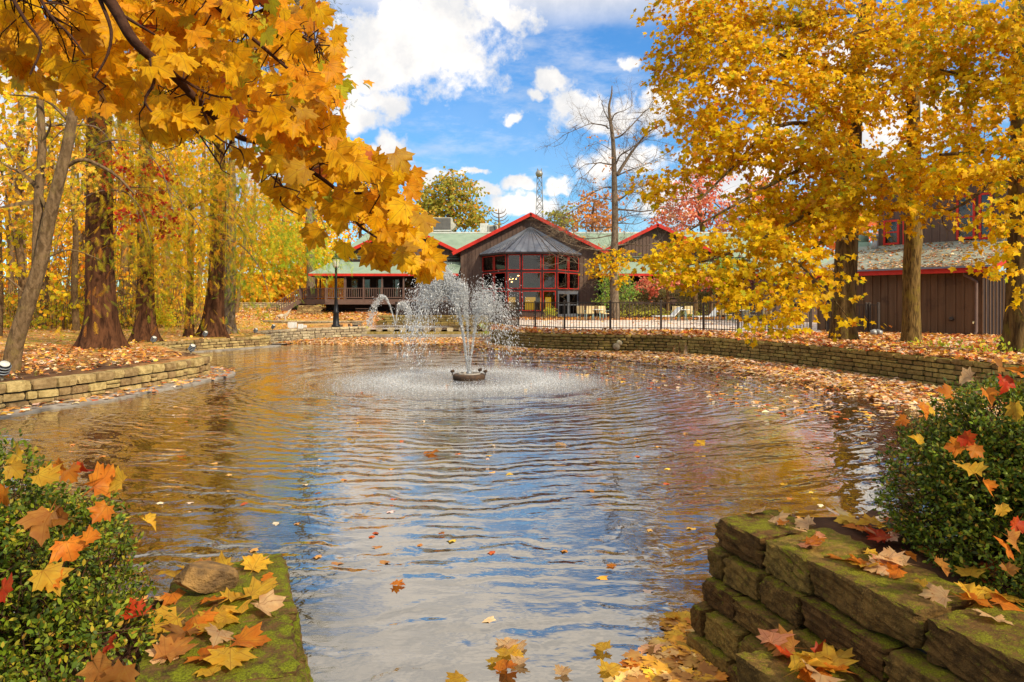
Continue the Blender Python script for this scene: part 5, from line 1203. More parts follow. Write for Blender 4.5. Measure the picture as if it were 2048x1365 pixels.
E = [(0,1),(1,2),(2,3),(3,4),(4,5),(5,6),(0,7),(7,8),(8,9),(9,10),(2,11),(11,12),(12,13),(2,14),(14,15),(15,16),(7,17),(17,18),(18,19),(19,20),(7,21),(21,22),(22,23),(23,24),(4,25),(4,26)]
RD = [.13, .13, .15, .11, .085, .055, .025, .12, .05, .05, .02, .07, .04, .035, .07, .04, .035, .08, .05, .03, .03, .08, .05, .03, .03, .015, .015]
wp = at(566, 640, 45.5); wolf = skin('wolf_statue', V, E, RD, MAT['statue']); wolf.location = (wp.x - .1, wp.y, gz(wp.x, wp.y)); wolf.scale = (.72, .72, .72)
setp(wolf, 'pale howling wolf statue at the foot of the deck stair', 'statue')
# lattice tower
tw = T('radio_tower', 'tall lattice mast with a ball shaped tank behind the lodge', 'tower', (at(1079, 0, 140).x, 140, 0))
tx = at(1079, 0, 140).x; zb_, zt_ = 2.0, EYE + (HZ - 338) * 140 / F
def tr(z): return 1.35 - (1.35 - .42) * (z - zb_) / (zt_ - zb_)
cor = [(-1, -1), (1, -1), (1, 1), (-1, 1)]
for cxx, cyy in cor: MB().tube([(tx + cxx * tr(zb_), 140 + cyy * tr(zb_), zb_), (tx + cxx * tr(zt_), 140 + cyy * tr(zt_), zt_)], .07, 5).build('leg', MAT['steel'], tw)
lat = MB(); nz_ = 17
for i in range(nz_):
    z0 = zb_ + (zt_ - zb_) * i / nz_; z1 = zb_ + (zt_ - zb_) * (i + 1) / nz_
    for k in range(4):
        a = cor[k]; b = cor[(k + 1) % 4]
        A = Vector((tx + a[0] * tr(z0), 140 + a[1] * tr(z0), z0)); B = Vector((tx + b[0] * tr(z1), 140 + b[1] * tr(z1), z1)); C = Vector((tx + b[0] * tr(z0), 140 + b[1] * tr(z0), z0)); D = Vector((tx + a[0] * tr(z1), 140 + a[1] * tr(z1), z1))
        lat.tube([A, B], .045, 4); lat.tube([C, D], .045, 4); lat.tube([A, C], .045, 4)
lat.build('lattice', MAT['steel'], tw, kind='stuff')
zt2 = EYE + (HZ - 349) * 140 / F; MB().lathe([(.02, -.72), (.6, -.5), (.78, 0), (.62, .4), (.3, .6), (.02, .68)], 16, (tx - .1, 139.2, zt2)).build('tank', MAT['galv'], tw)
# pipes in the long wall
for px, py, r_, lb in ((1233, 693, .12, 'larger clay drain pipe end in the long wall'), (1239, 685, .09, 'smaller clay drain pipe end above the larger one')):
    p = at(px, py, 25.45); o = MB().tube([p + Vector((0, .3, 0)), p + Vector((0, -.12, -.02))], r_, 14).build('drain_pipe', MAT['stone_plain']); setp(o, lb, 'drain pipe', 'drain pipes')
# leaf-bed ground light
p = gp(1752, 672, .70); gl_ = T('ground_floodlight', 'grey floodlight lying in leaves left of the slim maple', 'floodlight', (p.x, p.y, .7))
MB().tube([(p.x - .16, p.y, .80), (p.x - .02, p.y, .82)], [.10, .12], 12).build('housing', MAT['galv'], gl_); MB().tube([(p.x + .03, p.y, .82), (p.x + .2, p.y, .80)], [.12, .09], 12).build('housing', MAT['galv'], gl_); MB().tube([(p.x - .02, p.y, .82), (p.x + .03, p.y, .82)], .08, 10).build('joint', MAT['iron'], gl_); MB().tube([(p.x, p.y, .6), (p.x, p.y, .8)], .04, 8).build('stake', MAT['iron'], gl_)

# ------------------------------------------------------------------ fountains
def fountain(name, label, c, jets, n_tot, dsz, base=True, ringn=0, spread=.05):
    r_ = T(name, label, 'fountain', tuple(c)); 
    if base:
        c = Vector(c) - Vector((0, 0, .07)); MB().lathe([(.34, -.08), (.40, -.04), (.41, .05), (.37, .08), (.30, .08), (.30, .03), (.1, .02)], 28, c).build('float', MAT['rust_float'], r_)
        MB().lathe([(.29, .02), (.29, .10), (.24, .11), (.24, .02)], 28, c).build('inner_ring', MAT['concrete'], r_)
        MB().lathe([(.07, .0), (.07, .12), (.04, .16)], 12, c).build('nozzle', MAT['steel'], r_)
        for th in (3.2, .9, -.1):
            q_ = Vector(c) + Vector((.41 * math.cos(th), .41 * math.sin(th), .06)); MB().tube([q_, q_ + Vector((0, 0, .07))], .015, 6).build('light_bracket', MAT['rust_float'], r_)
            MB().tube([q_ + Vector((-.04, 0, .08)), q_ + Vector((.04, -.02, .10))], [.028, .042], 9).build('float_light', MAT['rust_float'], r_)
    pos, siz, dirs = [], [], []
    for (h, rng_, az, wgt, sp, p0, p1, core_) in jets:
        n = int(n_tot * wgt); vz = math.sqrt(2 * 9.81 * h); tt = vz / 9.81; vx = rng_ / (2 * tt)
        t_ = (p0 + (p1 - p0) * rng.uniform(0, 1, n) ** core_) * 2 * tt
        dv = rng.normal(0, sp, (n, 3)); dvz = rng.normal(0, sp * .9, n) - np.abs(rng.normal(0, sp * .6, n))
        V0 = np.stack([vx * math.cos(az) + dv[:, 0] * 2.2, vx * math.sin(az) + dv[:, 1] * 2.2, vz * (1 + dvz * .5)], axis=1)
        P_ = np.array(c)[None] + V0 * t_[:, None] + np.array([0, 0, -.5 * 9.81])[None] * (t_ ** 2)[:, None] + rng.normal(0, .012, (n, 3))
        Vn = V0 + np.array([0, 0, -9.81])[None] * t_[:, None]
        k = P_[:, 2] > c[2] + .01; pos.append(P_[k]); dirs.append(Vn[k]); siz.append(dsz * np.exp(rng.normal(-.1, .45, k.sum())) * (0.8 + .5 * (t_[k] / tt)))
    pos = np.vstack(pos); dirs = np.vstack(dirs); siz = np.concatenate(siz)
    DR = (np.array([(0, -1.6, 0), (0.5, 0, 0.2), (-.25, 0, .45), (-.25, 0, -.5), (0, 1.6, 0)], dtype=np.float32), np.array([(0, 1, 2), (0, 2, 3), (0, 3, 1), (4, 2, 1), (4, 3, 2), (4, 1, 3)], dtype=np.int32))
    cloud('water_spray', DR, pos, basis(dirs + 1e-4, unit(len(pos))), siz, np.ones((len(pos), 3)), 'droplet', r_)
    if ringn:
        rr_ = np.abs(rng.normal(2.35, .65, ringn)); th = rng.uniform(0, 6.283, ringn); P_ = np.stack([c[0] + rr_ * np.cos(th), c[1] + rr_ * np.sin(th), np.abs(rng.normal(0, .018, ringn)) + .004], axis=1)
        cloud('splash_ring', DR, P_, basis(unit(ringn), unit(ringn)), rng.uniform(.005, .012, ringn), np.ones((ringn, 3)), 'droplet', r_)
    return r_
f1 = Vector((FNT.x, FNT.y, 0.10))
pi = math.pi
jets = [(2.55, -1.25, 0, .30, .024, 0, .44, 1.0), (2.50, -1.30, 0.0, .24, .060, .28, .64, 1.0), (2.42, -1.6, 0, .15, .09, .42, .90, 1.7), (2.3, -.5, .5, .05, .05, .2, .75, 1.0), (2.1, .55, .3, .035, .10, .2, .7, 1.0),
        (1.9, .75, 0, .04, .03, 0, .46, 1.0), (2.2, -.2, 0, .04, .03, 0, .5, 1.0), (2.0, 1.1, 0, .07, .13, .30, .9, 1.3)]
fountain('fountain', 'tall white fountain spray leaning left over a floating brown ring', f1, jets, 62000, .0078, ringn=9000)
f2 = Vector((at(791, 0, 40).x, 40.0, .45))
fountain('fountain', 'small forked fountain jet in the upper pond under the deck', f2, [(1.75, -1.45, 0, .45, .028, 0, .58, 1), (1.7, -1.6, 0, .12, .05, .5, 1, 1), (1.35, .5, 0, .25, .04, 0, .7, 1), (1.4, .9, 0, .15, .06, .25, .9, 1)], 9000, .014, base=False)
# ------------------------------------------------------------------ vegetation
GOLD = [(0.76, 0.44, 0.003), (0.82, 0.53, 0.005), (0.68, 0.35, 0.004), (0.44, 0.40, 0.010), (0.56, 0.19, 0.012)]
GOLDW = [4, 3.5, 2.2, 1.0, .4]
def ptrunk(root, pts, mat, seg=14, flare=None, flutes=0, fl_amp=.0, name='trunk', wob=.03):
    """pts: (x,y,z,r) ; lofted trunk with fluting that fades upward"""
    P = [Vector(p[:3]) for p in pts]; fine = []
    for i in range(len(P) - 1):
        for k in range(5): t = k / 5; fine.append((P[i].lerp(P[i+1], t), pts[i][3] * (1 - t) + pts[i+1][3] * t))
    fine.append((P[-1], pts[-1][3])); z0 = fine[0][0].z; vs = []; fs = []; n = len(fine); ph = rnd.uniform(0, 6)
    for i, (p, r_) in enumerate(fine):
        h = max(0, p.z - z0); a = fl_amp * math.exp(-h / 1.1)
        for k in range(seg):
            th = 2 * math.pi * k / seg
            rr_ = r_ * (1 + a * math.sin(th * flutes + ph + .4 * math.sin(h)) + wob * math.sin(th * 3 + h * 1.7 + ph) + wob * .6 * math.sin(th * 5 - h * 2.9))
            if flare: rr_ += flare * math.exp(-h / .38) * (0.7 + .5 * math.sin(th * 5 + ph))
            vs.append((p.x + rr_ * math.cos(th), p.y + rr_ * math.sin(th), p.z))
    for i in range(n - 1):
        for k in range(seg): k2 = (k + 1) % seg; fs.append((i*seg+k, i*seg+k2, (i+1)*seg+k2, (i+1)*seg+k))
    mb = MB(); mb.add(vs, fs, True); return mb.build(name, MAT[mat], root)
def pxpath(L, d): return [at(p[0], p[1], p[2] if len(p) > 2 else d) for p in L]
def smoothp(path, n=4):
    out = []; P = path
    for i in range(len(P) - 1):
        p0 = P[max(i-1, 0)]; p1 = P[i]; p2 = P[i+1]; p3 = P[min(i+2, len(P)-1)]
        for k in range(n):
            t = k / n; out.append(0.5 * ((2*p1) + (-p0+p2)*t + (2*p0-5*p1+4*p2-p3)*t*t + (-p0+3*p1-3*p2+p3)*t**3))
    out.append(P[-1]); return out
def wiggle(a, b, sag=0, n=5, amp=.04):
    a = Vector(a); b = Vector(b); L = (b - a).length
    return [a.lerp(b, i / n) + Vector((rnd.gauss(0, amp), rnd.gauss(0, amp), rnd.gauss(0, amp) + sag * math.sin(math.pi * i / n))) * (L if 0 < i < n else 0) for i in range(n + 1)]
def twigs(mb, path, r0, level, dens, length, spread=.8, up=.25, maxl=2, seg=3):
    """side shoots along a limb, recursing"""
    cum = 0; n = len(path)
    tot = sum((path[i+1] - path[i]).length for i in range(n - 1)); cnt = max(1, int(tot * dens)); ends = []
    for _ in range(cnt):
        i = min(n - 2, int(rnd.random() ** .8 * (n - 1))); t = rnd.random(); p = path[i].lerp(path[i+1], t); tg = (path[i+1] - path[i]).normalized()
        d = (tg * rnd.uniform(.2, .9) + Vector((rnd.gauss(0, spread), rnd.gauss(0, spread), rnd.gauss(0, spread * .7) + up))).normalized()
        L = length * rnd.uniform(.4, 1.2); r_ = r0 * rnd.uniform(.5, .8)
        q = [p]; dd = d.copy()
        for k in range(4): dd = (dd + Vector((rnd.gauss(0, .22), rnd.gauss(0, .22), rnd.gauss(0, .2) + up * .3))).normalized(); q.append(q[-1] + dd * L / 4)
        mb.tube(q, [r_, r_ * .8, r_ * .6, r_ * .42, r_ * .2], seg, cap=False, smooth=False); ends.append(q[-1])
        if level < maxl: ends += twigs(mb, q, r_ * .6, level + 1, dens * 1.5, length * .5, spread, up, maxl, seg)
    return ends

DK = 6.0
def padleaves(pads, lsize, dens, droop=.55, depth=.9, cl=10, lead=(0, 0, 0), flat=.5):
    """clusters of leaves filling ellipsoids given in photo columns/rows at a distance"""
    PP, TT, NN = [], [], []
    for (px, py, rx, ry, d) in pads:
        c = at(px, py, d); s = d / F; n = int(dens * rx * ry / (lsize * F / d) ** 2 * 3.2 * DK); m = max(3, n // cl)
        u = unit(m) * (rng.uniform(0, 1, (m, 1)) ** .40); ctr = np.array(c)[None] + u * np.array([rx * s, depth, ry * s * 1.0])
        # sprays droop outward from the pad centre
        for k in range(m):
            dirx = u[k] * np.array([1, .8, .2]) + rng.normal(0, .35, 3) + np.array(lead); dirx[2] -= droop * .6; dirx /= np.linalg.norm(dirx)
            t = rng.uniform(-.5, 1, cl); L = lsize * 3.6
            p = ctr[k] + dirx * (t * L)[:, None] + rng.normal(0, lsize * .55, (cl, 3)) * np.array([1, 1, flat])
            PP.append(p); TT.append(dirx[None] * .6 + rng.normal(0, .45, (cl, 3)) + np.array([0, 0, -droop])); NN.append(rng.normal(0, .45, (cl, 3)) + np.array([dirx[0] * .3, -.75 + dirx[1] * .3, .85]))
    return np.vstack(PP), np.vstack(TT), np.vstack(NN)
def foliage(root, pads, lsize, dens, cols, w=None, tm=LO, mat='maple_leaf', n_obj=0, name='foliage', **k):
    P_, Tp, Nn = padleaves(pads, lsize, dens, **k); n = len(P_); B_ = basis(Tp, Nn); s = lsize * rng.uniform(.65, 1.25, n); 
    # neighbouring leaves share tone a little
    c = palette(n, cols, w, .14); low = np.sin(P_[:, 0] * 1.3 + 1) * np.sin(P_[:, 2] * 1.7) * np.sin(P_[:, 1] * .9); c *= (1 + .16 * low)[:, None]; c[:, 0] *= (1 - .10 * np.clip(low, -1, 0) * -1)
    if n_obj: split_cloud(tm, P_, B_, s, c, mat, root, n_obj, name)
    else: cloud(name, tm, P_, B_, s, c, mat, root)
    return n

# --- bald cypresses and neighbours on the left lawn
def lawn_tree(name, label, cat, base_px, d, rows, mat, flare, flutes, amp, group=None, zoff=0):
    b = at(base_px, 600, d); z = gz(b.x, d); root = T(name, label, cat, (b.x, d, z), group)
    pts = [(at(px, 600, d).x, d, z + h - .1, r_) for (px, h, r_) in rows]
    ptrunk(root, pts, mat, 22, flare, flutes, amp); return root
cyA = lawn_tree('cypress_tree', 'largest reddish cypress trunk standing on the left lawn', 'tree', 200, 20.5, [(201, 0, .52), (201, .8, .43), (200, 2, .385), (199, 4, .36), (198, 6.5, .33), (205, 9, .32), (212, 12, .25)], 'bark_cypress', .30, 7, .20, 'cypresses on the left lawn')
cyB = lawn_tree('cypress_tree', 'second cypress from the left with dark straight trunk', 'tree', 291, 25, [(291, 0, .42), (291, .8, .33), (291, 2.5, .28), (291, 5, .25), (292, 9, .2), (294, 13, .14)], 'bark_cypress', .26, 6, .16, 'cypresses on the left lawn')
cyC = lawn_tree('cypress_tree', 'thick cypress with pale streak on its trunk beside the rough slim one', 'tree', 430, 27.6, [(426, 0, .46), (428, .8, .38), (432, 2.5, .31), (438, 4.5, .27), (440, 8, .2), (440, 12, .12)], 'bark_cypress', .26, 7, .20, 'cypresses on the left lawn')
cyD = lawn_tree('young_tree', 'thin straight trunk between the cypresses on the left lawn', 'tree', 379, 27.4, [(378, 0, .19), (379, 1.2, .15), (381, 3, .13), (382, 6, .09)], 'bark_cypress', .07, 4, .05)
cyE = lawn_tree('rough_barked_tree', 'slim rough ringed trunk right of the thick cypress', 'tree', 459, 30, [(458, 0, .27), (459, 1.2, .24), (462, 3, .22), (464, 6, .17), (464, 10, .1)], 'bark_grey', .14, 5, .06)
GRN = [(0.34, 0.33, 0.01), (0.54, 0.38, 0.01), (0.74, 0.40, 0.012), (0.19, 0.24, 0.012), (0.66, 0.24, 0.02)]
def feather(root, pads, w, dens=1.0, size=.30, limbs=True, cols=GRN):
    foliage(root, pads, size, dens * 1.35, cols, w, tm=SPRAY, mat='needle', name='foliage', depth=1.3, cl=9, droop=.5, flat=.6)
feather(cyA, [(150,270,60,90,19.5),(215,330,50,110,19.2),(255,300,70,120,19.8),(255,420,60,90,20),(320,380,70,110,20.5),(235,520,22,40,19.6),(192,590,10,30,19.4),(120,180,90,90,20),(280,200,90,90,21)], [2.5, 3, 2.5, 1, 1.2], .9)
feather(cyB, [(300,470,50,80,24),(330,430,60,70,24.5),(280,520,35,60,24.2),(340,520,40,70,24.6),(310,590,28,45,24.4),(380,400,60,90,25)], [2.5, 3, 2, 1, 1], .9)
feather(cyC, [(430,420,80,80,24.8),(400,500,45,80,25.2),(480,380,80,80,25.4),(450,330,80,70,25),(370,560,30,70,25),(395,620,22,50,25.2),(480,470,50,50,25.2),(380,330,90,90,26)], [2, 2, 3, 1, 1.6], .9)
feather(cyE, [(520,440,70,70,28.5),(560,500,70,50,28.8),(520,540,70,60,29),(495,585,34,34,29.2),(560,400,70,60,29.5),(470,530,40,50,28.6)], [5, 3, 2.2, 3.5, 1.2], 1.0, cols=[(0.36, 0.44, 0.02), (0.60, 0.52, 0.02), (0.85, 0.50, 0.03), (0.20, 0.36, 0.03), (0.85, 0.36, 0.03)])
def limbset(root, specs, mat, name='limb', seg=7, tw=0, twl=.8, dens=1.5, twr=.008):
    ends = []
    for path, r0, r1 in specs:
        p = smoothp(path, 4); n = len(p); mb = MB(); rr_ = [r0 + (r1 - r0) * (i / (n - 1)) ** .8 for i in range(n)]
        mb.tube(p, rr_, seg, cap=False); mb.build(name, MAT[mat], root)
        if tw: t_ = MB(); ends += twigs(t_, p, max(r1, twr) * 1.1, 1, dens, twl, .8, .1, tw); t_.build('twigs', MAT[mat], root, kind='stuff')
    return ends
foliage(cyE, [(600,470,60,40,28.6),(618,515,48,18,28.4),(640,500,42,22,28.5),(550,470,40,30,28.5),(570,520,50,24,28.4)], .30, 1.5, [(.42,.56,.02),(.30,.46,.03),(.62,.60,.02),(.16,.32,.02)], tm=SPRAY, mat='needle', depth=1.0, cl=9, droop=.4)
# drooping bare vines and shoots hanging from the cypresses
for root, d, starts in ((cyA, 19.6, [(230,200),(235,280),(180,330),(225,380),(165,250)]), (cyB, 24.3, [(290,300),(300,380),(285,420),(295,350)]), (cyC, 25.3, [(425,400),(435,430),(430,350),(440,480)])):
    sp = []
    for (x, y) in starts:
        for sg in (-1, 1):
            ln = rnd.uniform(60, 130); sp.append((pxpath([(x, y), (x + sg * ln * .4, y + ln * .1), (x + sg * ln * .8, y + ln * .6), (x + sg * ln, y + ln * 1.3)], d), .03, .008))
    limbset(root, sp, 'twig_pale', 'branch', 5, 2, .9, 2.0)
for root_, pads_ in ((cyA, [(180,60,90,90,20.5),(200,-60,90,80,20.5),(80,60,70,90,20.5),(190,190,70,60,20.5),(100,-40,70,70,20.5)]), (cyB, [(300,200,70,90,25),(310,60,60,80,25),(300,-60,50,70,25),(340,120,60,80,25)]), (cyC, [(430,200,80,80,26),(440,60,70,90,26),(450,-60,60,80,26),(520,220,60,70,26),(500,100,60,70,26.5),(400,120,60,70,26.5)])):
    foliage(root_, pads_, .34, 1.6, [(.07,.09,.012),(.13,.14,.012),(.24,.19,.012),(.36,.22,.015)], [3, 3, 1.4, .8], tm=SPRAY, mat='needle', name='upper_foliage', depth=1.4, cl=9, droop=.5, flat=.6)  # shade put into the colour: darker crowns so the pond mirrors them dark
# red creeper on cypress A
cr = T('red_creeper', 'dark red creeper leaves climbing between the two left cypresses', 'creeper', tuple(at(240, 400, 20)))
foliage(cr, [(240,330,25,50,19.2),(290,400,30,60,21),(330,440,30,40,22),(300,350,40,50,21),(240,440,14,40,19.4)], .10, .28, [(0.34, 0.02, 0.01), (0.5, 0.05, 0.02)], name='foliage', depth=.6)
# leaning forked tree at the far left
lt = T('leaning_tree', 'smooth grey-brown tree leaning right at the left edge', 'tree', tuple(gp(22, 745, .5)))
A_ = [(22,748,13.7),(30,690,13.7),(55,610,13.7),(80,530,13.8),(98,440,13.8),(118,360,13.8),(135,290,13.9),(150,200,14),(165,100,14)]
limbset(lt, [(pxpath(A_, 13.7), .17, .085)], 'bark_pale', 'trunk', 14)
limbset(lt, [(pxpath([(75,540,13.9),(76,460,13.95),(78,380,14),(84,300,14.1),(80,200,14.2)], 14), .11, .07), (pxpath([(128,335,13.9),(170,320,13.9),(230,350,13.9),(270,390,14)], 14), .05, .02), (pxpath([(100,430,13.9),(60,360,14),(10,330,14)], 14), .05, .02), (pxpath([(85,520,13.8),(140,500,13.9),(200,520,14)], 14), .025, .01), (pxpath([(60,600,13.8),(20,560,13.8),(-30,540,14)], 14), .03, .01), (pxpath([(145,250,14),(90,200,14),(20,190,14)], 14), .04, .015)], 'bark_pale', 'limb', 8, 2, .9, 2.2)
foliage(lt, [(60,330,80,50,14.5),(40,420,60,50,14.6),(130,420,50,50,14.6),(20,260,60,50,14.6),(140,330,50,40,14.7)], .085, .16, [(0.85,.5,.05),(.6,.45,.05),(.85,.38,.05)], depth=1.0)

# --- wood behind the lawn
YEL = [(0.95, 0.55, 0.02), (0.92, 0.43, 0.02), (0.78, 0.55, 0.02), (0.50, 0.43, 0.02), (0.90, 0.32, 0.03)]
def woodtree(px, d, top, r_, label, crowns, cols=YEL, w=None, mat='bark_pale', dens=.42, ls=.19, lean=0, group='trees of the wood behind the lawn', name='wood_tree', tl=3):
    b = at(px, 600, d); z = gz(b.x, d); root = T(name, label, 'tree', (b.x, d, z), group); H = EYE + (HZ - top) * d / F
    n = 6; pts = [at(px + lean * i / n + rnd.gauss(0, 3), 600, d) for i in range(n + 1)]
    p = [Vector((q.x, d + rnd.gauss(0, .1), z - .1 + (H - z) * i / n)) for i, q in enumerate(pts)]
    limbset(root, [(p, r_, r_ * .4)], mat, 'trunk', 9)
    lm = []
    for (cx_, cy_, rx, ry) in crowns:
        k = rnd.randrange(2, n); lm.append(([p[k], p[k].lerp(at(cx_, cy_, d), .5) + Vector((0, 0, .3)), at(cx_, cy_, d)], r_ * .3, r_ * .1))
    limbset(root, lm, mat, 'limb', 5, 1, 1.4, 1.3)
    foliage(root, [(a, b_, c, e, d) for (a, b_, c, e) in crowns], ls, dens, cols, w, name='crown', depth=tl, cl=8, tm=TRI3)
    return root
W1 = [4, 3, 2, 1, 1.5]; LG = [1.5, 1, 4, 4, .5]
for i, (px, d, top, r_, lb, cr_) in enumerate([
    (-10, 27, 60, .20, 'pale slim trunk at the very left edge behind the leaning tree', [(10,200,70,70),(30,330,70,60),(10,460,60,60),(40,560,60,40)]),
    (40, 31, 60, .20, 'curved pale wood trunk just left of the leaning tree', [(60,260,70,70),(30,380,60,60),(90,180,80,60)]),
    (95, 36, 90, .22, 'wood tree seen through the fork of the leaning tree', [(100,300,60,60),(120,430,50,50),(130,520,60,40)]),
    (152, 33, 80, .17, 'straight pale wood trunk left of the largest cypress', [(160,250,60,70),(150,400,50,60),(130,600,40,30)]),
    (168, 40, 120, .18, 'wood tree tight behind the largest cypress', [(175,480,50,60),(160,560,60,40)]),
    (245, 38, 120, .24, 'wood tree in the gap between the two left cypresses', [(250,280,60,80),(240,420,50,60),(255,560,40,50)]),
    (262, 46, 200, .22, 'far wood tree seen right of the largest cypress', [(260,350,60,70),(255,500,50,50)]),
    (335, 40, 150, .24, 'wood tree between the second cypress and thin trunk', [(330,300,80,90),(340,440,50,60),(345,570,50,45)]),
    (352, 52, 220, .24, 'far wood tree behind the thin straight trunk', [(370,380,80,80),(350,500,60,50),(360,600,50,30)]),
    (400, 45, 200, .22, 'wood tree left of the thick cypress', [(400,330,80,80),(405,480,50,60),(395,590,40,30)])]):
    woodtree(px, d, top, r_, lb, cr_, w=W1 if i % 3 else LG, lean=rnd.uniform(-12, 12))
# far yellow grove and hazy backdrop of the wood
bw = T('distant_wood', 'distant mass of yellow autumn trees behind the left lawn', 'wood', (-45, 70, 1)); bw['kind'] = 'stuff'
foliage(bw, [(x, y, 75, 60, d) for x, y, d in [(-60,560,60),(30,580,58),(140,590,60),(250,600,62),(340,590,64),(-20,470,62),(90,480,64),(210,500,66),(320,500,68),(430,540,70),(500,560,66),(60,380,70),(180,400,70),(300,420,72),(420,450,74),(520,470,72),(600,550,68),(650,570,67),(560,590,66),(590,480,70),(650,500,70),(530,420,72),(600,420,74),(700,590,70)]], .30, .50, YEL, [3, 3, 2, 1.5, 2], depth=5, cl=8, tm=TRI3)
tb = MB()
for i in range(60):
    px = rnd.uniform(-60, 480); d = rnd.uniform(48, 75); b = at(px, 600, d); z = gz(b.x, d); tb.tube([(b.x, d, z), (b.x + rnd.gauss(0, .4), d, z + 7), (b.x + rnd.gauss(0, .8), d, z + 16)], [.16, .12, .05], 5, cap=False)
tb.build('distant_trunks', MAT['bark_pale'], bw, kind='stuff')
us = T('undergrowth', 'yellow green undergrowth along the edge of the wood', 'undergrowth', (-25, 38, .6)); us['kind'] = 'stuff'
foliage(us, [(x, 610 + rnd.uniform(-12, 15), 45, 32, 36 + rnd.uniform(-2, 3)) for x in range(-40, 400, 34)] + [(x, 640, 40, 12, 34) for x in range(-30, 360, 40)], .13, .40, [(0.55, .50, .03), (.75, .52, .04), (.36, .40, .03), (.8, .4, .05)], depth=1.6, cl=8, tm=TRI3)
tb = MB()
for i in range(260):
    px = rnd.uniform(-40, 400); d = rnd.uniform(33, 38); b = at(px, 600, d); z = gz(b.x, d); tb.tube([(b.x, d, z), (b.x + rnd.gauss(0, .25), d, z + rnd.uniform(.8, 2.4)), (b.x + rnd.gauss(0, .6), d, z + rnd.uniform(2.4, 4.2))], [.02, .014, .006], 3, cap=False)
tb.build('undergrowth_stems', MAT['bark_pale'], us, kind='stuff')
bb = T('yellow_bush', 'bright yellow green bush between second cypress and thin trunk', 'bush', tuple(gp(325, 655, .55))); foliage(bb, [(325,632,22,16,31.5),(315,625,14,12,31.3)], .09, .8, [(.60,.62,.03),(.8,.6,.03)], depth=.5, cl=6, tm=TRI3)
for i, (px, d, top, r_, lb, cr_) in enumerate([(505, 62, 330, .25, 'yellow tree far behind the stair foot', [(500,500,60,50),(520,570,50,35)]), (565, 66, 380, .25, 'golden tree behind the deck stair', [(570,500,60,50),(560,560,60,35),(540,590,50,20)]),
        (628, 64, 350, .28, 'golden tree seen through the open left verandah', [(630,500,50,50),(620,560,50,35),(650,575,40,25),(690,570,40,30)]), (720, 80, 330, .3, 'golden tree rising behind the left roof end', [(700,420,70,55),(770,420,70,50),(740,350,50,40)]), (820, 84, 380, .3, 'golden tree behind the left gable', [(820,450,60,35),(850,470,50,25)])]):
    woodtree(px, d, top, r_, lb, cr_, w=[5, 4, 1, .6, .8], dens=.6, ls=.26, group='golden trees behind the lodge left end', name='golden_tree', cols=[(0.95,.50,.02),(.98,.58,.03),(.8,.55,.04),(.5,.45,.04),(.9,.36,.04)])
# pine showing past the near bough
pn = T('pine_tree', 'dark green pine with boughs reaching past the maple at upper left', 'tree', (at(621, 600, 60).x, 60, 1.4))
limbset(pn, [(pxpath([(621,612),(621,500),(612,300),(600,100),(590,-60)], 60), .40, .2)], 'bark_grey', 'trunk', 10)
limbset(pn, [(pxpath([(578,120),(620,115),(655,120),(680,125)], 59), .10, .03), (pxpath([(580,230),(620,205),(660,215),(682,222)], 59), .10, .025), (pxpath([(580,20),(620,20),(660,-5)], 59), .10, .03), (pxpath([(578,60),(620,50),(665,60)], 59), .08, .02)], 'bark_grey', 'limb', 6, 2, 1.0, 1.2)
foliage(pn, [(640,20,35,22,59),(660,60,20,14,59),(650,115,35,16,59),(655,190,28,12,59),(640,215,40,14,59),(600,170,40,40,59),(600,60,45,50,59),(665,212,16,10,59),(600,280,40,30,59),(580,100,60,60,59),(560,220,60,60,59),(570,-60,70,60,59),(610,-10,50,50,59),(560,330,50,50,59)], .42, 1.1, [(0.05,.09,.025),(.09,.13,.03),(.13,.15,.04)], tm=SPRAY, mat='needle', depth=.7, cl=7, droop=.1)

# --- near maple bough, upper left
bt_ = T('maple_bough', 'overhanging golden maple bough with big leaves filling the upper left', 'maple bough', tuple(at(190, -60, 2.6)))
MAIN = [(150,-90,2.4),(225,10,2.5),(270,85,2.55),(345,150,2.7),(400,206,2.8),(470,270,2.9),(529,290,3.0),(620,341,3.1),(684,388,3.2)]
SUBS = [([(684,388,3.2),(735,385,3.25),(762,370,3.3),(778,335,3.3)], .009, .004), ([(684,388,3.2),(700,420,3.2),(719,452,3.2),(757,478,3.25),(790,502,3.3),(828,508,3.3)], .009, .003),
        ([(719,452,3.2),(745,440,3.2),(765,428,3.2)], .005, .002), ([(200,0,2.5),(222,60,2.5),(215,110,2.5),(190,155,2.5)], .008, .003), ([(300,115,2.6),(308,165,2.6),(290,205,2.6),(330,250,2.6)], .008, .003), ([(235,25,2.5),(310,70,2.6)], .008, .004),
        ([(400,206,2.8),(430,270,2.8),(480,300,2.85)], .007, .003), ([(508,262,2.9),(560,300,3),(548,375,3)], .007, .003), ([(350,150,2.7),(420,190,2.75),(470,195,2.8)], .007, .003), ([(10,-30,2.4),(50,40,2.4),(82,90,2.4),(60,150,2.4)], .008, .003), ([(60,-40,2.5),(100,30,2.5),(140,70,2.5),(170,110,2.5)], .007, .003),
        ([(380,-40,2.8),(440,20,2.8),(520,90,2.9),(590,150,3.0),(640,190,3.1)], .012, .004), ([(529,290,3),(600,240,3.1),(650,230,3.1),(690,280,3.2)], .007, .003), ([(620,341,3.1),(690,310,3.2),(740,330,3.2)], .006, .003), ([(470,270,2.9),(440,330,2.9),(460,350,2.9)], .005, .002), ([(600,335,3.1),(560,400,3.1),(600,430,3.1)], .006, .002), ([(480,-30,2.9),(560,40,3),(630,90,3.1)], .01, .004)]
limbset(bt_, [(pxpath(MAIN, 0), .024, .008)], 'twig', 'limb', 10)
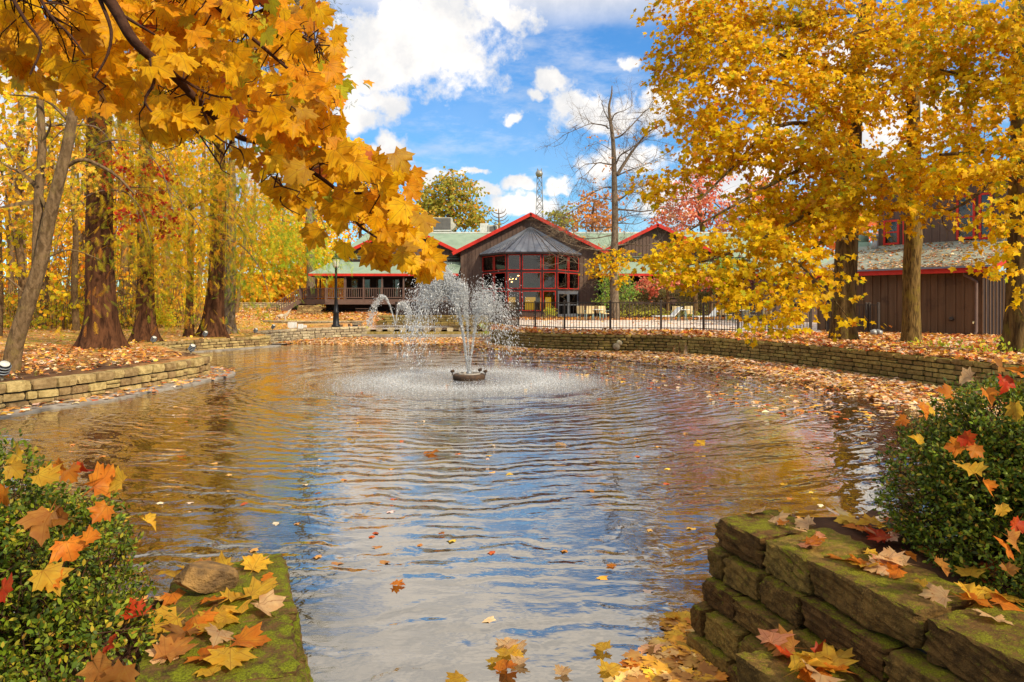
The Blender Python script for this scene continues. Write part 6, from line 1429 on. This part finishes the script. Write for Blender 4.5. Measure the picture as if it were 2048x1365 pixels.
limbset(bt_, [(pxpath(a, 0), b, c) for a, b, c in SUBS], 'twig', 'branch', 6)
BPOLY = [(-60,-80),(640,-80),(645,40),(676,95),(692,180),(688,250),(735,295),(795,338),(832,375),(830,430),(852,475),(885,545),(868,555),(835,515),(800,500),(765,505),(735,470),(690,450),(640,435),(590,425),(540,395),(500,345),(450,330),(400,270),(340,300),(300,290),(250,235),(215,255),(170,235),(110,215),(60,190),(-60,200)]
HOLE = [(BPOLY[0])]
nodes = [p for a in [MAIN] + [s[0] for s in SUBS] for p in smoothp(pxpath(a, 0), 3)]
NV = np.array([list(p) for p in nodes])
def polysample(poly, n):
    q = scatter(poly, n); return q
leafP, leafT, leafN, leafS = [], [], [], []
tw_ = MB()
ncl = 330
qs = polysample(BPOLY, ncl)
for (x, y) in qs:
    edge = y > 260
    if y > 360 and rng.random() < (.80 if x > 650 and y > 400 else .38): continue
    d = rng.uniform(2.7, 3.6) if edge else rng.uniform(2.6, 4.2); c = np.array(at(x, y, d))
    j = np.argmin(np.linalg.norm(NV - c, axis=1)); a = Vector(NV[j]); b = Vector(c)
    if (a - b).length < 1.0: tw_.tube(wiggle(a, b, .05, 4, .06), [.004, .003, .0025, .002, .0015], 4, cap=False)
    for k in range(rng.integers(3, 5)):
        s = rng.uniform(.07, .13); off = rng.normal(0, .075, 3); P0 = c + off
        qx = P0[0] / P0[1] * F + CX; qy = HZ - (P0[2] - s * .6 - EYE) / P0[1] * F
        if not inside(BPOLY, np.array([qx]), np.array([min(qy, 999)]))[0]: continue
        leafP.append(P0); leafS.append(s * .9); leafT.append([rng.normal(.18, .42), rng.normal(0, .35), -1 + rng.uniform(0, .6)]); leafN.append([rng.normal(0.1, .55), -1, rng.normal(.45, .45)])
# end spray picked out of the photo
for (x, y, s, ax_) in [(745,500,.19,.3),(690,440,.16,-.4),(640,470,.17,-.5),(806,520,.13,0),(850,515,.15,.7),(862,530,.13,.9),(835,540,.12,.1),(800,455,.15,.7),(820,480,.14,.8),(780,350,.15,.8),(860,545,.13,.8),(845,555,.12,.3),(820,530,.13,.5),(790,485,.14,.5),(805,505,.13,.6),(740,505,.18,.3),(755,520,.15,.5),(850,500,.12,.8),(822,355,.13,.5),(815,385,.13,.7),(770,400,.15,.5),(800,425,.15,.8),(730,420,.14,.3),(765,465,.14,.6),(700,300,.14,.4),(690,500,.15,-.2),(660,420,.15,0),(600,400,.18,0),(570,390,.16,-.3)]:
    p = np.array(at(x, y - 15, 3.15 + rng.uniform(-.1, .1))); leafP.append(p); leafS.append(s * .72); leafT.append([ax_, rng.normal(0, .2), -.8]); leafN.append([rng.normal(0, .3), -1, .5])
leafP = np.array(leafP); leafS = np.array(leafS); Bq = basis(np.array(leafT), np.array(leafN)); n = len(leafP)
cq = palette(n, [(0.82, .42, .008), (.86, .50, .012), (.76, .32, .01), (.50, .46, .02), (.32, .36, .03), (.50, .14, .02)], [5, 4, 3.0, 1.4, .35, .3], .10)
tw_.build('twigs', MAT['twig'], bt_, kind='stuff')
split_cloud(HI, leafP, Bq, leafS, cq, 'near_leaf', bt_, 300, 'foliage')
# farther boughs of the same tree
bt2 = T('maple_bough', 'farther golden maple boughs behind the near big-leaved bough', 'maple bough', tuple(at(250, -80, 6.5)))
foliage(bt2, [(60,40,130,70,6),(200,40,120,80,6.5),(350,30,120,70,7),(500,50,110,80,7),(590,120,70,80,7),(620,220,60,70,7),(120,130,90,50,6.5),(420,160,100,60,7),(560,260,80,50,7),(330,150,70,50,7),(640,300,60,40,7),(700,350,60,35,7.2),(600,340,70,40,7.2),(760,400,40,30,7)], .12, .36, [(0.80, .40, .02), (.84, .48, .03), (.60, .50, .04), (.40, .42, .05), (.6, .16, .03)], [4, 4, 2.5, 1.5, .5], name='foliage', depth=.8, cl=8)
limbset(bt2, [(pxpath([(100,-80),(180,20),(330,120),(520,230),(680,350)], 7), .06, .015), (pxpath([(400,-80),(480,20),(600,120),(650,250)], 7.2), .04, .01), (pxpath([(0,-60),(60,50),(130,120)], 6.5), .04, .01)], 'twig', 'limb', 7, 2, .6, 2.5)

# --- maples on the right
mA = T('maple_tree', 'thick mossy trunk maple nearest the metal gate', 'tree', tuple(gp(1688, 682, .68)), 'golden maples on the right bank')
mB = T('maple_tree', 'slim furrowed maple in front of the outbuilding boards', 'tree', tuple(gp(1824, 686, .68)), 'golden maples on the right bank')
mC = T('maple_tree', 'maple trunk cut by the right edge of the photo', 'tree', tuple(gp(2042, 706, .68)), 'golden maples on the right bank')
def vtrunk(root, L, d, rr_, mat, **k): 
    pts = [(*at(x, y, d)[:], r_) for (x, y), r_ in zip(L, rr_)]; return ptrunk(root, pts, mat, 24, **k)
vtrunk(mA, [(1689,686),(1687,620),(1692,520),(1698,420),(1703,300),(1710,160),(1735,20),(1760,-120)], 21.4, [.37,.34,.33,.31,.29,.26,.22,.17], 'bark_maple', flare=.12, flutes=5, fl_amp=.05)
vtrunk(mB, [(1822,690),(1822,620),(1824,520),(1827,480),(1824,420),(1828,300),(1826,180),(1826,60),(1830,-80)], 20.1, [.25,.23,.23,.245,.21,.19,.17,.14,.10], 'bark_furrow', flare=.06, flutes=4, fl_amp=.04)
vtrunk(mC, [(2044,712),(2042,620),(2044,500),(2046,350),(2046,200),(2044,60),(2040,-80)], 16, [.34,.31,.29,.27,.24,.20,.16], 'bark_maple', flare=.15, flutes=5, fl_amp=.06)
limbset(mA, [(pxpath(a, 0), b, c) for a, b, c in [
    ([(1735,20,21.4),(1650,30,20.5),(1590,55,20),(1548,48,19.8)], .11, .04), ([(1712,150,21.4),(1600,120,20),(1500,90,19),(1400,80,18.5)], .09, .02), ([(1705,260,21),(1620,190,20),(1560,170,19.5),(1490,150,19),(1400,180,18.8)], .09, .02),
    ([(1703,300,21),(1620,250,19.5),(1540,260,18.5),(1470,330,18),(1400,400,17.6)], .09, .02), ([(1700,380,21),(1640,330,19),(1560,360,17.6),(1470,410,17),(1380,460,17)], .08, .02), ([(1696,440,21),(1640,420,18.5),(1560,460,16.8),(1450,510,16.5),(1340,540,16.8)], .08, .015),
    ([(1692,480,21),(1650,480,18),(1600,530,16),(1560,600,15.3),(1510,650,15)], .06, .012), ([(1600,530,16),(1640,570,15.2),(1680,615,15),(1700,640,15)], .03, .01)]], 'bark_maple', 'limb', 8, 2, .9, 1.3)
limbset(mB, [(pxpath(a, 0), b, c) for a, b, c in [([(1826,200,20),(1800,170,19.8),(1775,165,19.8),(1700,200,19)], .07, .02), ([(1826,205,20),(1850,180,20),(1880,120,20)], .06, .02), ([(1828,300,20),(1760,330,18),(1690,400,16.5),(1640,450,16)], .06, .015), ([(1828,320,20),(1880,330,17.5),(1900,390,15.8)], .05, .015), ([(1826,100,20),(1740,60,19.5),(1650,100,19)], .06, .02)]], 'bark_furrow', 'limb', 8, 2, .9, 1.3)
limbset(mC, [(pxpath(a, 0), b, c) for a, b, c in [([(2044,300,16),(1990,300,15.5),(1950,305,15.2),(1880,310,15)], .10, .03), ([(2044,330,16),(2000,350,15.5),(1940,400,14.6),(1880,430,15)], .07, .02), ([(2044,200,16),(1960,160,15.2),(1880,140,15)], .07, .02), ([(2044,80,16),(1980,60,15.2),(1900,40,15)], .07, .02)]], 'bark_maple', 'limb', 8, 2, .9, 1.3)
PA = [(1380,20,90,40,19),(1480,20,90,40,19),(1400,70,85,42,19),(1470,115,105,50,18),(1350,130,58,42,20),(1310,128,24,14,20),(1430,195,105,50,18),(1385,255,65,34,20),(1540,60,120,60,20),(1560,180,110,60,19),(1500,290,110,50,18),(1430,310,80,34,19),(1308,372,38,36,19),(1375,350,40,20,19),
      (1338,505,52,24,17.5),(1300,525,28,20,17.3),(1405,485,65,30,17),(1345,545,52,20,17),(1450,545,90,34,16.5),(1560,400,100,50,18),(1600,300,90,50,18),(1540,480,90,46,16.5),(1600,530,70,40,16),(1500,590,70,24,15.5),(1575,610,45,34,15),(1535,650,48,16,15),(1650,600,38,14,15),(1640,430,80,60,18),(1500,435,55,26,18),(1620,570,50,30,15.6),(1690,636,22,12,15),
      (1340,210,22,16,20),(1310,240,14,9,19.5)]
PB = [(1650,130,110,60,20),(1720,50,120,60,20),(1700,200,95,60,19),(1655,250,65,50,19),(1830,90,110,60,19),(1800,180,80,45,20),(1720,390,90,36,16),(1800,350,100,45,16),(1690,445,62,24,16),(1850,410,75,34,15.5),(1880,330,90,45,16),(1795,425,45,16,16),(1930,230,60,60,18),(1860,250,60,35,19),(1775,300,45,22,19),(1735,350,60,28,17),(1660,340,80,50,18),(1640,20,90,50,20)]
PC = [(1950,60,110,80,15),(2030,60,80,80,14),(1980,170,80,60,15),(2030,300,50,60,14.4),(1965,345,90,40,14),(2040,430,40,60,13.5),(2015,490,34,36,13),(2035,550,38,34,13),(2040,200,50,80,14),(1935,300,50,36,15),(1900,130,80,60,15.5),(1996,425,26,34,13.6),(1860,20,90,50,16),(2070,620,20,30,13)]
foliage(mA, PA, .13, .95, GOLD, GOLDW, n_obj=290, depth=1.1, droop=.6, lead=(-.35, -.1, 0))
foliage(mB, PB, .13, .85, GOLD, GOLDW, n_obj=290, depth=1.1, droop=.6, lead=(-.1, -.1, 0))
foliage(mC, PC, .13, .80, GOLD, [3, 3, 2, 2, .3], n_obj=290, depth=1.0, droop=.6)
# green plants by the maple feet
gpz = T('ground_cover', 'small yellow green plants among leaves at the foot of the right maples', 'plants', tuple(gp(1950, 700, .7))); gpz['kind'] = 'stuff'
foliage(gpz, [(1860,694,26,6,18),(1905,700,30,7,17),(1985,706,30,9,15.6),(2020,704,22,8,15.6),(1820,690,16,4,19)], .09, .8, [(.35,.48,.04),(.6,.6,.04)], tm=OVAL, depth=.3, cl=6, droop=-.6)

# --- bare tree in front of the lodge
bd = 46.0; bt3 = T('bare_tree', 'tall nearly leafless tree standing before the lodge corner', 'tree', (at(1229, 600, bd).x, bd, .72))
limbset(bt3, [(pxpath([(1230,642),(1229,600),(1227,540),(1230,460),(1229,380),(1228,330),(1226,283),(1221,244),(1218,215),(1223,190),(1224,172)], bd), .35, .03)], 'bark_grey', 'trunk', 14)
BR = [([(1234,351),(1252,322),(1267,300),(1296,265),(1320,252),(1328,243)], .17, .03), ([(1232,329),(1240,312),(1254,303),(1272,290),(1287,279),(1320,250)], .08, .02), ([(1230,276),(1240,273),(1254,261),(1285,228),(1298,217),(1310,200)], .09, .02), ([(1223,243),(1230,228),(1248,222),(1267,210)], .06, .02), ([(1219,243),(1209,224),(1205,206)], .06, .015),
      ([(1216,257),(1210,252),(1194,249),(1177,249),(1144,263),(1124,272)], .08, .015), ([(1222,330),(1210,328),(1194,327),(1172,349),(1154,359)], .08, .015), ([(1194,327),(1170,330),(1150,345),(1143,335)], .04, .01), ([(1222,375),(1210,375),(1194,382),(1166,397),(1144,408)], .07, .015), ([(1222,400),(1195,398),(1150,420),(1120,440)], .06, .012),
      ([(1236,400),(1245,396),(1258,386),(1280,373),(1300,360)], .10, .02), ([(1236,419),(1260,421),(1287,423),(1331,416),(1360,410)], .09, .02), ([(1232,380),(1250,384),(1280,385),(1310,380)], .05, .015), ([(1232,447),(1250,447),(1275,448),(1300,435)], .06, .015), ([(1225,455),(1199,455),(1166,454),(1130,462),(1100,470)], .06, .012), ([(1226,500),(1190,500),(1150,492),(1120,480),(1092,462)], .08, .012), ([(1226,520),(1180,530),(1130,520),(1090,500)], .05, .01),
      ([(1226,470),(1180,478),(1140,470),(1105,450)], .06, .012), ([(1234,492),(1260,488),(1290,492),(1320,480)], .08, .02), ([(1222,300),(1205,290),(1190,283)], .04, .01), ([(1236,351),(1260,340),(1290,330),(1345,300)], .07, .012), ([(1234,440),(1270,430),(1320,428)], .05, .012), ([(1225,540),(1200,560),(1170,565)], .04, .01)]
limbset(bt3, [(pxpath([(x, y, bd + k * rnd.uniform(-.5, .5)) for k, (x, y) in enumerate(a)], bd), b * .8, c * .7) for a, b, c in BR], 'bark_grey', 'limb', 7, 3, 2.1, 2.9, .028)
foliage(bt3, [(1218,530,42,16,45.5),(1190,545,22,8,45.4),(1240,510,20,14,45.4),(1200,515,16,10,45.6),(1250,560,14,10,45.5)], .15, .75, GOLD, GOLDW, depth=.9)
foliage(bt3, [(1150,470,60,40,46),(1180,420,50,50,46),(1230,330,80,90,46),(1280,400,50,60,46)], .11, .02, [(.8,.36,.05),(.6,.3,.1)], name='sparse_leaves', depth=2)
# --- trees on and behind the lodge right side
woodtree(895, 92, 380, .55, 'big round green gold oak above the lodge roof', [(880,385,34,26),(930,390,34,28),(905,360,36,20),(860,420,30,24),(950,425,26,20),(900,420,50,26),(960,440,26,10),(850,395,20,20),(930,445,40,10),(885,445,40,10)], cols=[(.42,.36,.05),(.30,.30,.04),(.62,.38,.05),(.72,.32,.05)], w=[4,3,1.5,1], dens=1.0, ls=.34, group=None, name='oak_tree', tl=3.5, mat='bark_grey')
woodtree(1125, 85, 430, .3, 'small green tree just right of the tall mast', [(1122,428,22,16),(1128,442,24,10)], cols=[(.30,.32,.05),(.42,.38,.05)], dens=1.0, ls=.3, group=None, name='green_tree', tl=2.5)
woodtree(1185, 78, 400, .3, 'rust orange tree behind the bare tree', [(1180,430,36,26),(1210,440,40,24),(1160,440,24,20),(1195,400,40,26)], cols=[(.72,.26,.05),(.80,.36,.06),(.5,.22,.1)], dens=.42, ls=.26, group=None, name='orange_tree', tl=3)
RED = [(.76,.20,.12),(.80,.30,.16),(.66,.14,.09),(.82,.40,.20)]
woodtree(1400, 66, 330, .3, 'rose red tree behind the right gable', [(1390,400,60,50),(1350,440,50,30),(1440,430,60,40),(1420,350,40,30),(1330,470,40,20),(1480,460,50,30)], cols=RED, dens=.5, ls=.22, group=None, name='red_tree', tl=3)
woodtree(1560, 62, 360, .3, 'orange red tree behind the long maple boughs', [(1590,440,60,40),(1630,420,50,40),(1660,470,50,30),(1530,400,50,50),(1710,450,50,40),(1745,440,30,40)], cols=[(.88,.30,.06),(.85,.40,.10),(.82,.22,.10)], dens=.6, ls=.24, group=None, name='orange_tree', tl=3)
woodtree(1540, 52, 420, .2, 'bright lemon yellow tree behind the terrace end', [(1545,480,40,34),(1520,450,30,20),(1575,505,36,20)], cols=[(.92,.75,.03),(.80,.72,.04)], dens=.7, ls=.2, group=None, name='yellow_tree', tl=2)
woodtree(1440, 50, 470, .14, 'green shrub-like tree between red leaves and terrace', [(1450,525,40,18),(1440,560,26,20)], cols=[(.20,.34,.06),(.36,.42,.06)], dens=.6, ls=.16, group=None, name='green_tree', tl=1.5)
snag = T('dead_tree', 'small bare spruce top beyond the rooftop units', 'tree', (at(997, 600, 95).x, 95, 2)); tm_ = MB(); limbset(snag, [(pxpath([(999,470),(998,440),(997,418)], 95), .25, .04)], 'bark_grey', 'trunk', 6)
limbset(snag, [(pxpath([(998, y), (998 + s * 10, y - 3), (998 + s * (20 - (450 - y) * .3), y - 10)], 95), .09, .03) for y in (458, 450, 443, 436, 428) for s in (-1, 1)], 'bark_grey', 'limb', 5, 2, 1.2, 1.6)
# small trees in front of the right verandah
for px, d, fork, cr_, lb, cols_ in ((1334, 49.5, False, [(1310,565,36,12),(1345,560,24,10),(1300,580,16,10)], 'slim pale trunk with coral red leaves left of the hedge gap', RED), (1391, 49, True, [(1375,560,30,8),(1420,565,30,8)], 'forked pale trunk in front of the second hedge', RED), (1421, 49.8, False, [(1430,560,30,10),(1400,555,24,8)], 'thin leaning trunk right of the forked one', [(.8,.36,.1),(.7,.2,.08)])):
    b = at(px, 600, d); r_ = T('ornamental_tree', lb, 'tree', (b.x, d, .7), 'small trees before the right verandah')
    if fork: limbset(r_, [(pxpath([(px-1,645),(px,610),(px,585)], d), .20, .16), (pxpath([(px,588),(px-8,565),(px-14,530)], d), .12, .06), (pxpath([(px,588),(px+10,568),(px+16,530)], d), .12, .06)], 'bark_pale', 'trunk', 9)
    else: limbset(r_, [(pxpath([(px,645),(px+2,600),(px+1,565),(px+6,520)], d), .15, .07)], 'bark_pale', 'trunk', 9, 1, .9, .8)
    foliage(r_, [(a, b_, c, e, d) for a, b_, c, e in cr_], .16, .9, cols_, depth=.7, cl=6, tm=TRI3)
# hedges and shrubs
DK = 3.2
def hedge(name, label, cat, pads, cols, dens=1.4, ls=.085, group=None, depth=.6, tm=OVAL, stems=True):
    b = pads[0]; p = at(b[0], b[1] + b[3], b[4]); r_ = T(name, label, cat, (p.x, b[4], .7), group)
    foliage(r_, pads, ls, dens, cols, tm=tm, mat='box_leaf', depth=depth, cl=7, droop=-.3)
    if stems:
        m_ = MB()
        for q in pads:
            for _ in range(5):
                c = at(q[0] + rnd.uniform(-.6, .6) * q[2], q[1], q[4] + rnd.uniform(-.2, .2)); m_.tube([(c.x, c.y, .65), (c.x + rnd.gauss(0, .1), c.y, c.z * .6 + .3), (c.x + rnd.gauss(0, .2), c.y, c.z + .1)], [.02, .015, .006], 4, cap=False)
        m_.build('stems', MAT['bark_grey'], r_, kind='stuff')
HG = [(.22,.20,.05),(.30,.26,.06),(.16,.17,.04),(.34,.24,.08)]
hedge('hedge', 'clipped brownish green hedge left of the slim pale trunk', 'hedge', [(x, 592, 16, 17, 51) for x in range(1262, 1330, 11)] + [(x, 622, 16, 12, 50) for x in range(1240, 1325, 11)], HG, group='clipped hedges before the verandah')
hedge('hedge', 'clipped hedge right of the slim pale trunk', 'hedge', [(x, 592, 14, 17, 51) for x in range(1360, 1425, 11)] + [(x, 615, 14, 12, 50.5) for x in range(1362, 1425, 12)], HG, group='clipped hedges before the verandah')
hedge('green_shrub', 'fresh green shrub beside the bare tree trunk', 'shrub', [(1215,570,18,24,48.5),(1245,560,18,22,48.5),(1228,600,34,20,48.2),(1255,590,18,20,48),(1205,600,10,12,48.5)], [(.13,.30,.04),(.26,.40,.05),(.40,.44,.06)], ls=.13)
hedge('round_shrub', 'small round golden green shrub left of the bay doors', 'shrub', [(1101,625,10,9,47)], [(.50,.50,.04),(.36,.40,.04)], dens=3.0, ls=.07, depth=.35)
hedge('burgundy_shrub', 'low burgundy japanese maple behind the fence end', 'shrub', [(1505,570,26,16,44),(1520,590,22,16,44),(1490,590,18,12,44)], [(.34,.06,.05),(.45,.14,.10),(.30,.10,.07)], dens=1.2, ls=.13, tm=TRI3)
hedge('yellow_plants', 'low yellow plants edging the terrace below the hedge', 'plants', [(x, 628, 12, 6, 48) for x in range(1245, 1420, 22)], [(.62,.58,.05),(.40,.46,.05)], dens=1.0, stems=False)
hedge('pier_plants', 'yellow green plants at the feet of the wolf statue', 'plants', [(572,648,14,4,44),(590,644,10,4,44)], [(.70,.62,.04),(.4,.45,.04)], dens=1.4, stems=False, ls=.07, depth=.3)
hedge('yellow_plant', 'small bright yellow plant at the corner of the far left wall', 'plants', [(731,657,5,6,36.4)], [(.85,.68,.03),(.6,.55,.04)], dens=2.5, stems=False, ls=.05, depth=.15)
hedge('wall_plants', 'green sprigs growing on the near end of the long wall behind the spray', 'plants', [(965,652,6,6,33),(975,668,8,6,32),(1000,676,5,4,30)], [(.35,.50,.06),(.55,.6,.08)], dens=1.4, stems=False, ls=.06, depth=.2)

# --- foreground boxwoods
def boxwood(name, label, lobes, n, seed):
    r0 = lobes[0]; root = T(name, label, 'bush', (r0[0], r0[1], .6)); L = np.array(lobes); PP = []; vol = L[:, 3] * L[:, 4] * L[:, 5]; ids = rng.choice(len(L), n // 7, p=vol / vol.sum())
    u = unit(len(ids)); rad = 1 - np.abs(rng.normal(0, .16, (len(ids), 1))); rad = np.clip(rad, .25, 1.1)
    lump = 1 + .09 * np.sin(u[:, :1] * 9 + ids[:, None]) + .09 * np.sin(u[:, 2:] * 8 + 2 * ids[:, None]); C_ = L[ids, :3] + u * rad * lump * L[ids, 3:6]
    # keep shoots off the inside of other lobes
    dirn = u + rng.normal(0, .45, u.shape) + np.array([0, 0, .45]); dirn /= np.linalg.norm(dirn, axis=1, keepdims=True)
    tw = MB(); P_, Tt, Nn = [], [], []
    for k in range(len(ids)):
        Lk = rng.uniform(.035, .075)
        if k % 3 == 0: a = Vector(C_[k] - dirn[k] * .14); tw.tube([a, Vector(C_[k] + dirn[k] * Lk)], [.0022, .001], 3, cap=False, smooth=False)
        for j in range(7):
            t = j / 6; sd_ = unit(1)[0]; tp = dirn[k] * .65 + sd_ * .9; P_.append(C_[k] + dirn[k] * Lk * (t - .2) * 1.3 + sd_ * .004); Tt.append(tp); Nn.append(dirn[k] + rng.normal(0, .35, 3))
    for (x, y, z, a, b, c) in lobes:
        for _ in range(16):
            e = Vector((x, y, z)) + Vector(unit(1)[0]) * rnd.uniform(.5, .9) * min(a, b, c); s_ = Vector((x + rnd.gauss(0, .12), y + rnd.gauss(0, .12), .45)); tw.tube(wiggle(s_, e, 0, 5, .05), [.009, .008, .006, .005, .004, .002], 4, cap=False)
    tw.build('stems', MAT['twig'], root, kind='stuff')
    P_ = np.array(P_); m = len(P_); c = palette(m, [(.06, .09, .010), (.12, .165, .013), (.22, .26, .015), (.34, .28, .02), (.5, .26, .03)], [3.5, 4, 3.2, 1.2, .6], .16)
    cloud('foliage', OVAL, P_, basis(np.array(Tt), np.array(Nn)), rng.uniform(.017, .029, m), c, 'box_leaf', root); return root
boxwood('boxwood', 'dense dark green boxwood with maple leaves at the lower left corner', [(-2.15,2.65,.85,.50,.45,.43),(-1.86,2.42,.68,.40,.36,.46),(-2.5,2.45,.9,.4,.4,.40),(-1.60,2.05,.38,.38,.30,.40),(-1.78,2.72,.62,.30,.30,.46),(-2.1,2.1,.50,.5,.35,.5),(-1.55,1.75,.2,.32,.25,.4),(-1.95,1.9,.75,.30,.25,.40),(-1.50,2.35,.52,.26,.26,.36),(-1.32,1.95,.22,.24,.22,.42)], 90000, 1)
boxwood('boxwood', 'tall green boxwood with orange leaves at the right edge', [(2.60,3.35,1.02,.55,.45,.46),(2.36,3.25,.78,.42,.36,.46),(2.75,3.05,1.05,.5,.40,.46),(2.42,3.0,.66,.38,.28,.38),(2.60,2.75,.70,.5,.30,.5),(2.22,3.45,.92,.32,.3,.38),(2.50,3.4,1.24,.40,.36,.24),(2.65,3.0,1.18,.35,.3,.28)], 90000, 2)
GB = 'maple leaves caught in the left boxwood'; up = lambda: (rnd.gauss(0, .65), -1, .75 + rnd.gauss(0, .5))
for a in [(30,905,2.65,.16,'y','gold leaf on top of the left boxwood at the edge'),(75,950,2.5,.17,'y','large golden leaf standing up at the left of the left boxwood'),(140,935,2.5,.13,'o','orange leaf between two tips on top of the left boxwood'),(165,925,2.55,.12,'r','red orange leaf on the top of the left boxwood'),(115,925,2.6,.12,'o','flat orange leaf at the top middle of the left boxwood'),
          (245,965,2.3,.13,'y','upright yellow leaf on the right tip of the left boxwood'),(185,975,2.3,.20,'o','long orange leaf near the top right of the left boxwood'),(215,1010,2.25,.12,'o','orange leaf low behind the long orange one'),(100,1020,2.15,.20,'b','big brown gold leaf in the middle of the left boxwood'),(135,1040,2.15,.15,'b','brown leaf overlapping the big brown gold one'),
          (85,1055,2.15,.13,'y','gold leaf below the big brown gold one'),(130,1080,2.1,.15,'o','orange leaf under the brown pair in the left boxwood'),(170,1085,2.1,.12,'o','pointed orange leaf right of the brown pair'),(85,1140,2.05,.17,'y','tan gold leaf hanging low in the left boxwood'),(122,1150,2.05,.12,'o','narrow orange leaf hanging beside the tan gold one'),
          (290,1040,2.2,.09,'y','small yellow leaf at the right rim of the left boxwood'),(190,1320,1.85,.16,'b','large brown leaf at the foot of the left boxwood'),(250,1330,1.85,.15,'b','second brown leaf at the foot of the left boxwood'),(15,1190,2.0,.13,'r','dark red leaf at the left edge in the boxwood'),(10,975,2.4,.14,'o','orange leaf at the left edge of the photo'),(215,1285,1.9,.09,'r','small reddish leaf above the brown ones'),(20,930,2.5,.12,'y','yellow leaf low on the left shoulder of the boxwood')]:
    fleaf(a[0], a[1], 0, a[3] * .56, a[4], a[5], GB, d=a[2] + .04, up=up(), curl=2.0)
GB = 'maple leaves caught in the right boxwood'
for a in [(1838,812,3.0,.13,'o','bright orange leaf at the left shoulder of the right boxwood'),(1812,838,3.0,.11,'o','orange leaf just below the left shoulder leaf'),(1862,812,3.05,.10,'y','yellow leaf right of the left shoulder leaf'),(1905,790,3.1,.13,'o','orange leaf among shoots on top of the right boxwood'),(1945,755,3.2,.15,'t','folded tan leaf standing on top of the right boxwood'),
          (1970,780,3.1,.14,'o','wide orange leaf top middle of the right boxwood'),(2005,755,3.1,.16,'r','red orange leaf near the top right boxwood edge'),(2040,745,3.1,.14,'o','orange leaf at the top right edge of the photo'),(1995,735,3.2,.13,'b','brown curled leaf at the top of the right boxwood'),(2030,805,2.95,.15,'y','large yellow leaf at the right edge of the photo'),
          (1840,888,2.9,.10,'y','single yellow leaf low on the left face of the right boxwood'),(1925,870,2.85,.12,'r','red tipped leaf in the middle of the right boxwood'),(1925,890,2.85,.13,'o','orange leaf under the red tipped one'),(1955,890,2.85,.12,'o','orange leaf right of the red tipped one'),(1948,950,2.75,.18,'y','large ochre leaf in the heart of the right boxwood'),
          (1970,965,2.75,.12,'o','orange leaf overlapping the large ochre one'),(2000,1010,2.7,.10,'y','narrow yellow leaf in the lower right boxwood'),(2038,1040,2.65,.12,'r','red leaf at the right edge in the boxwood'),(2015,1075,2.6,.15,'b','dull brown leaf low in the right boxwood'),(2020,1115,2.55,.15,'o','copper leaf low at the right edge'),(1870,1120,2.7,.13,'b','dark brown leaf at the foot of the right boxwood'),
          (2010,1130,2.55,.11,'b','brown leaf beside the copper one')]:
    fleaf(a[0], a[1], 0, a[3] * .56, a[4], a[5], GB, d=a[2] + .04, up=up(), curl=2.0)
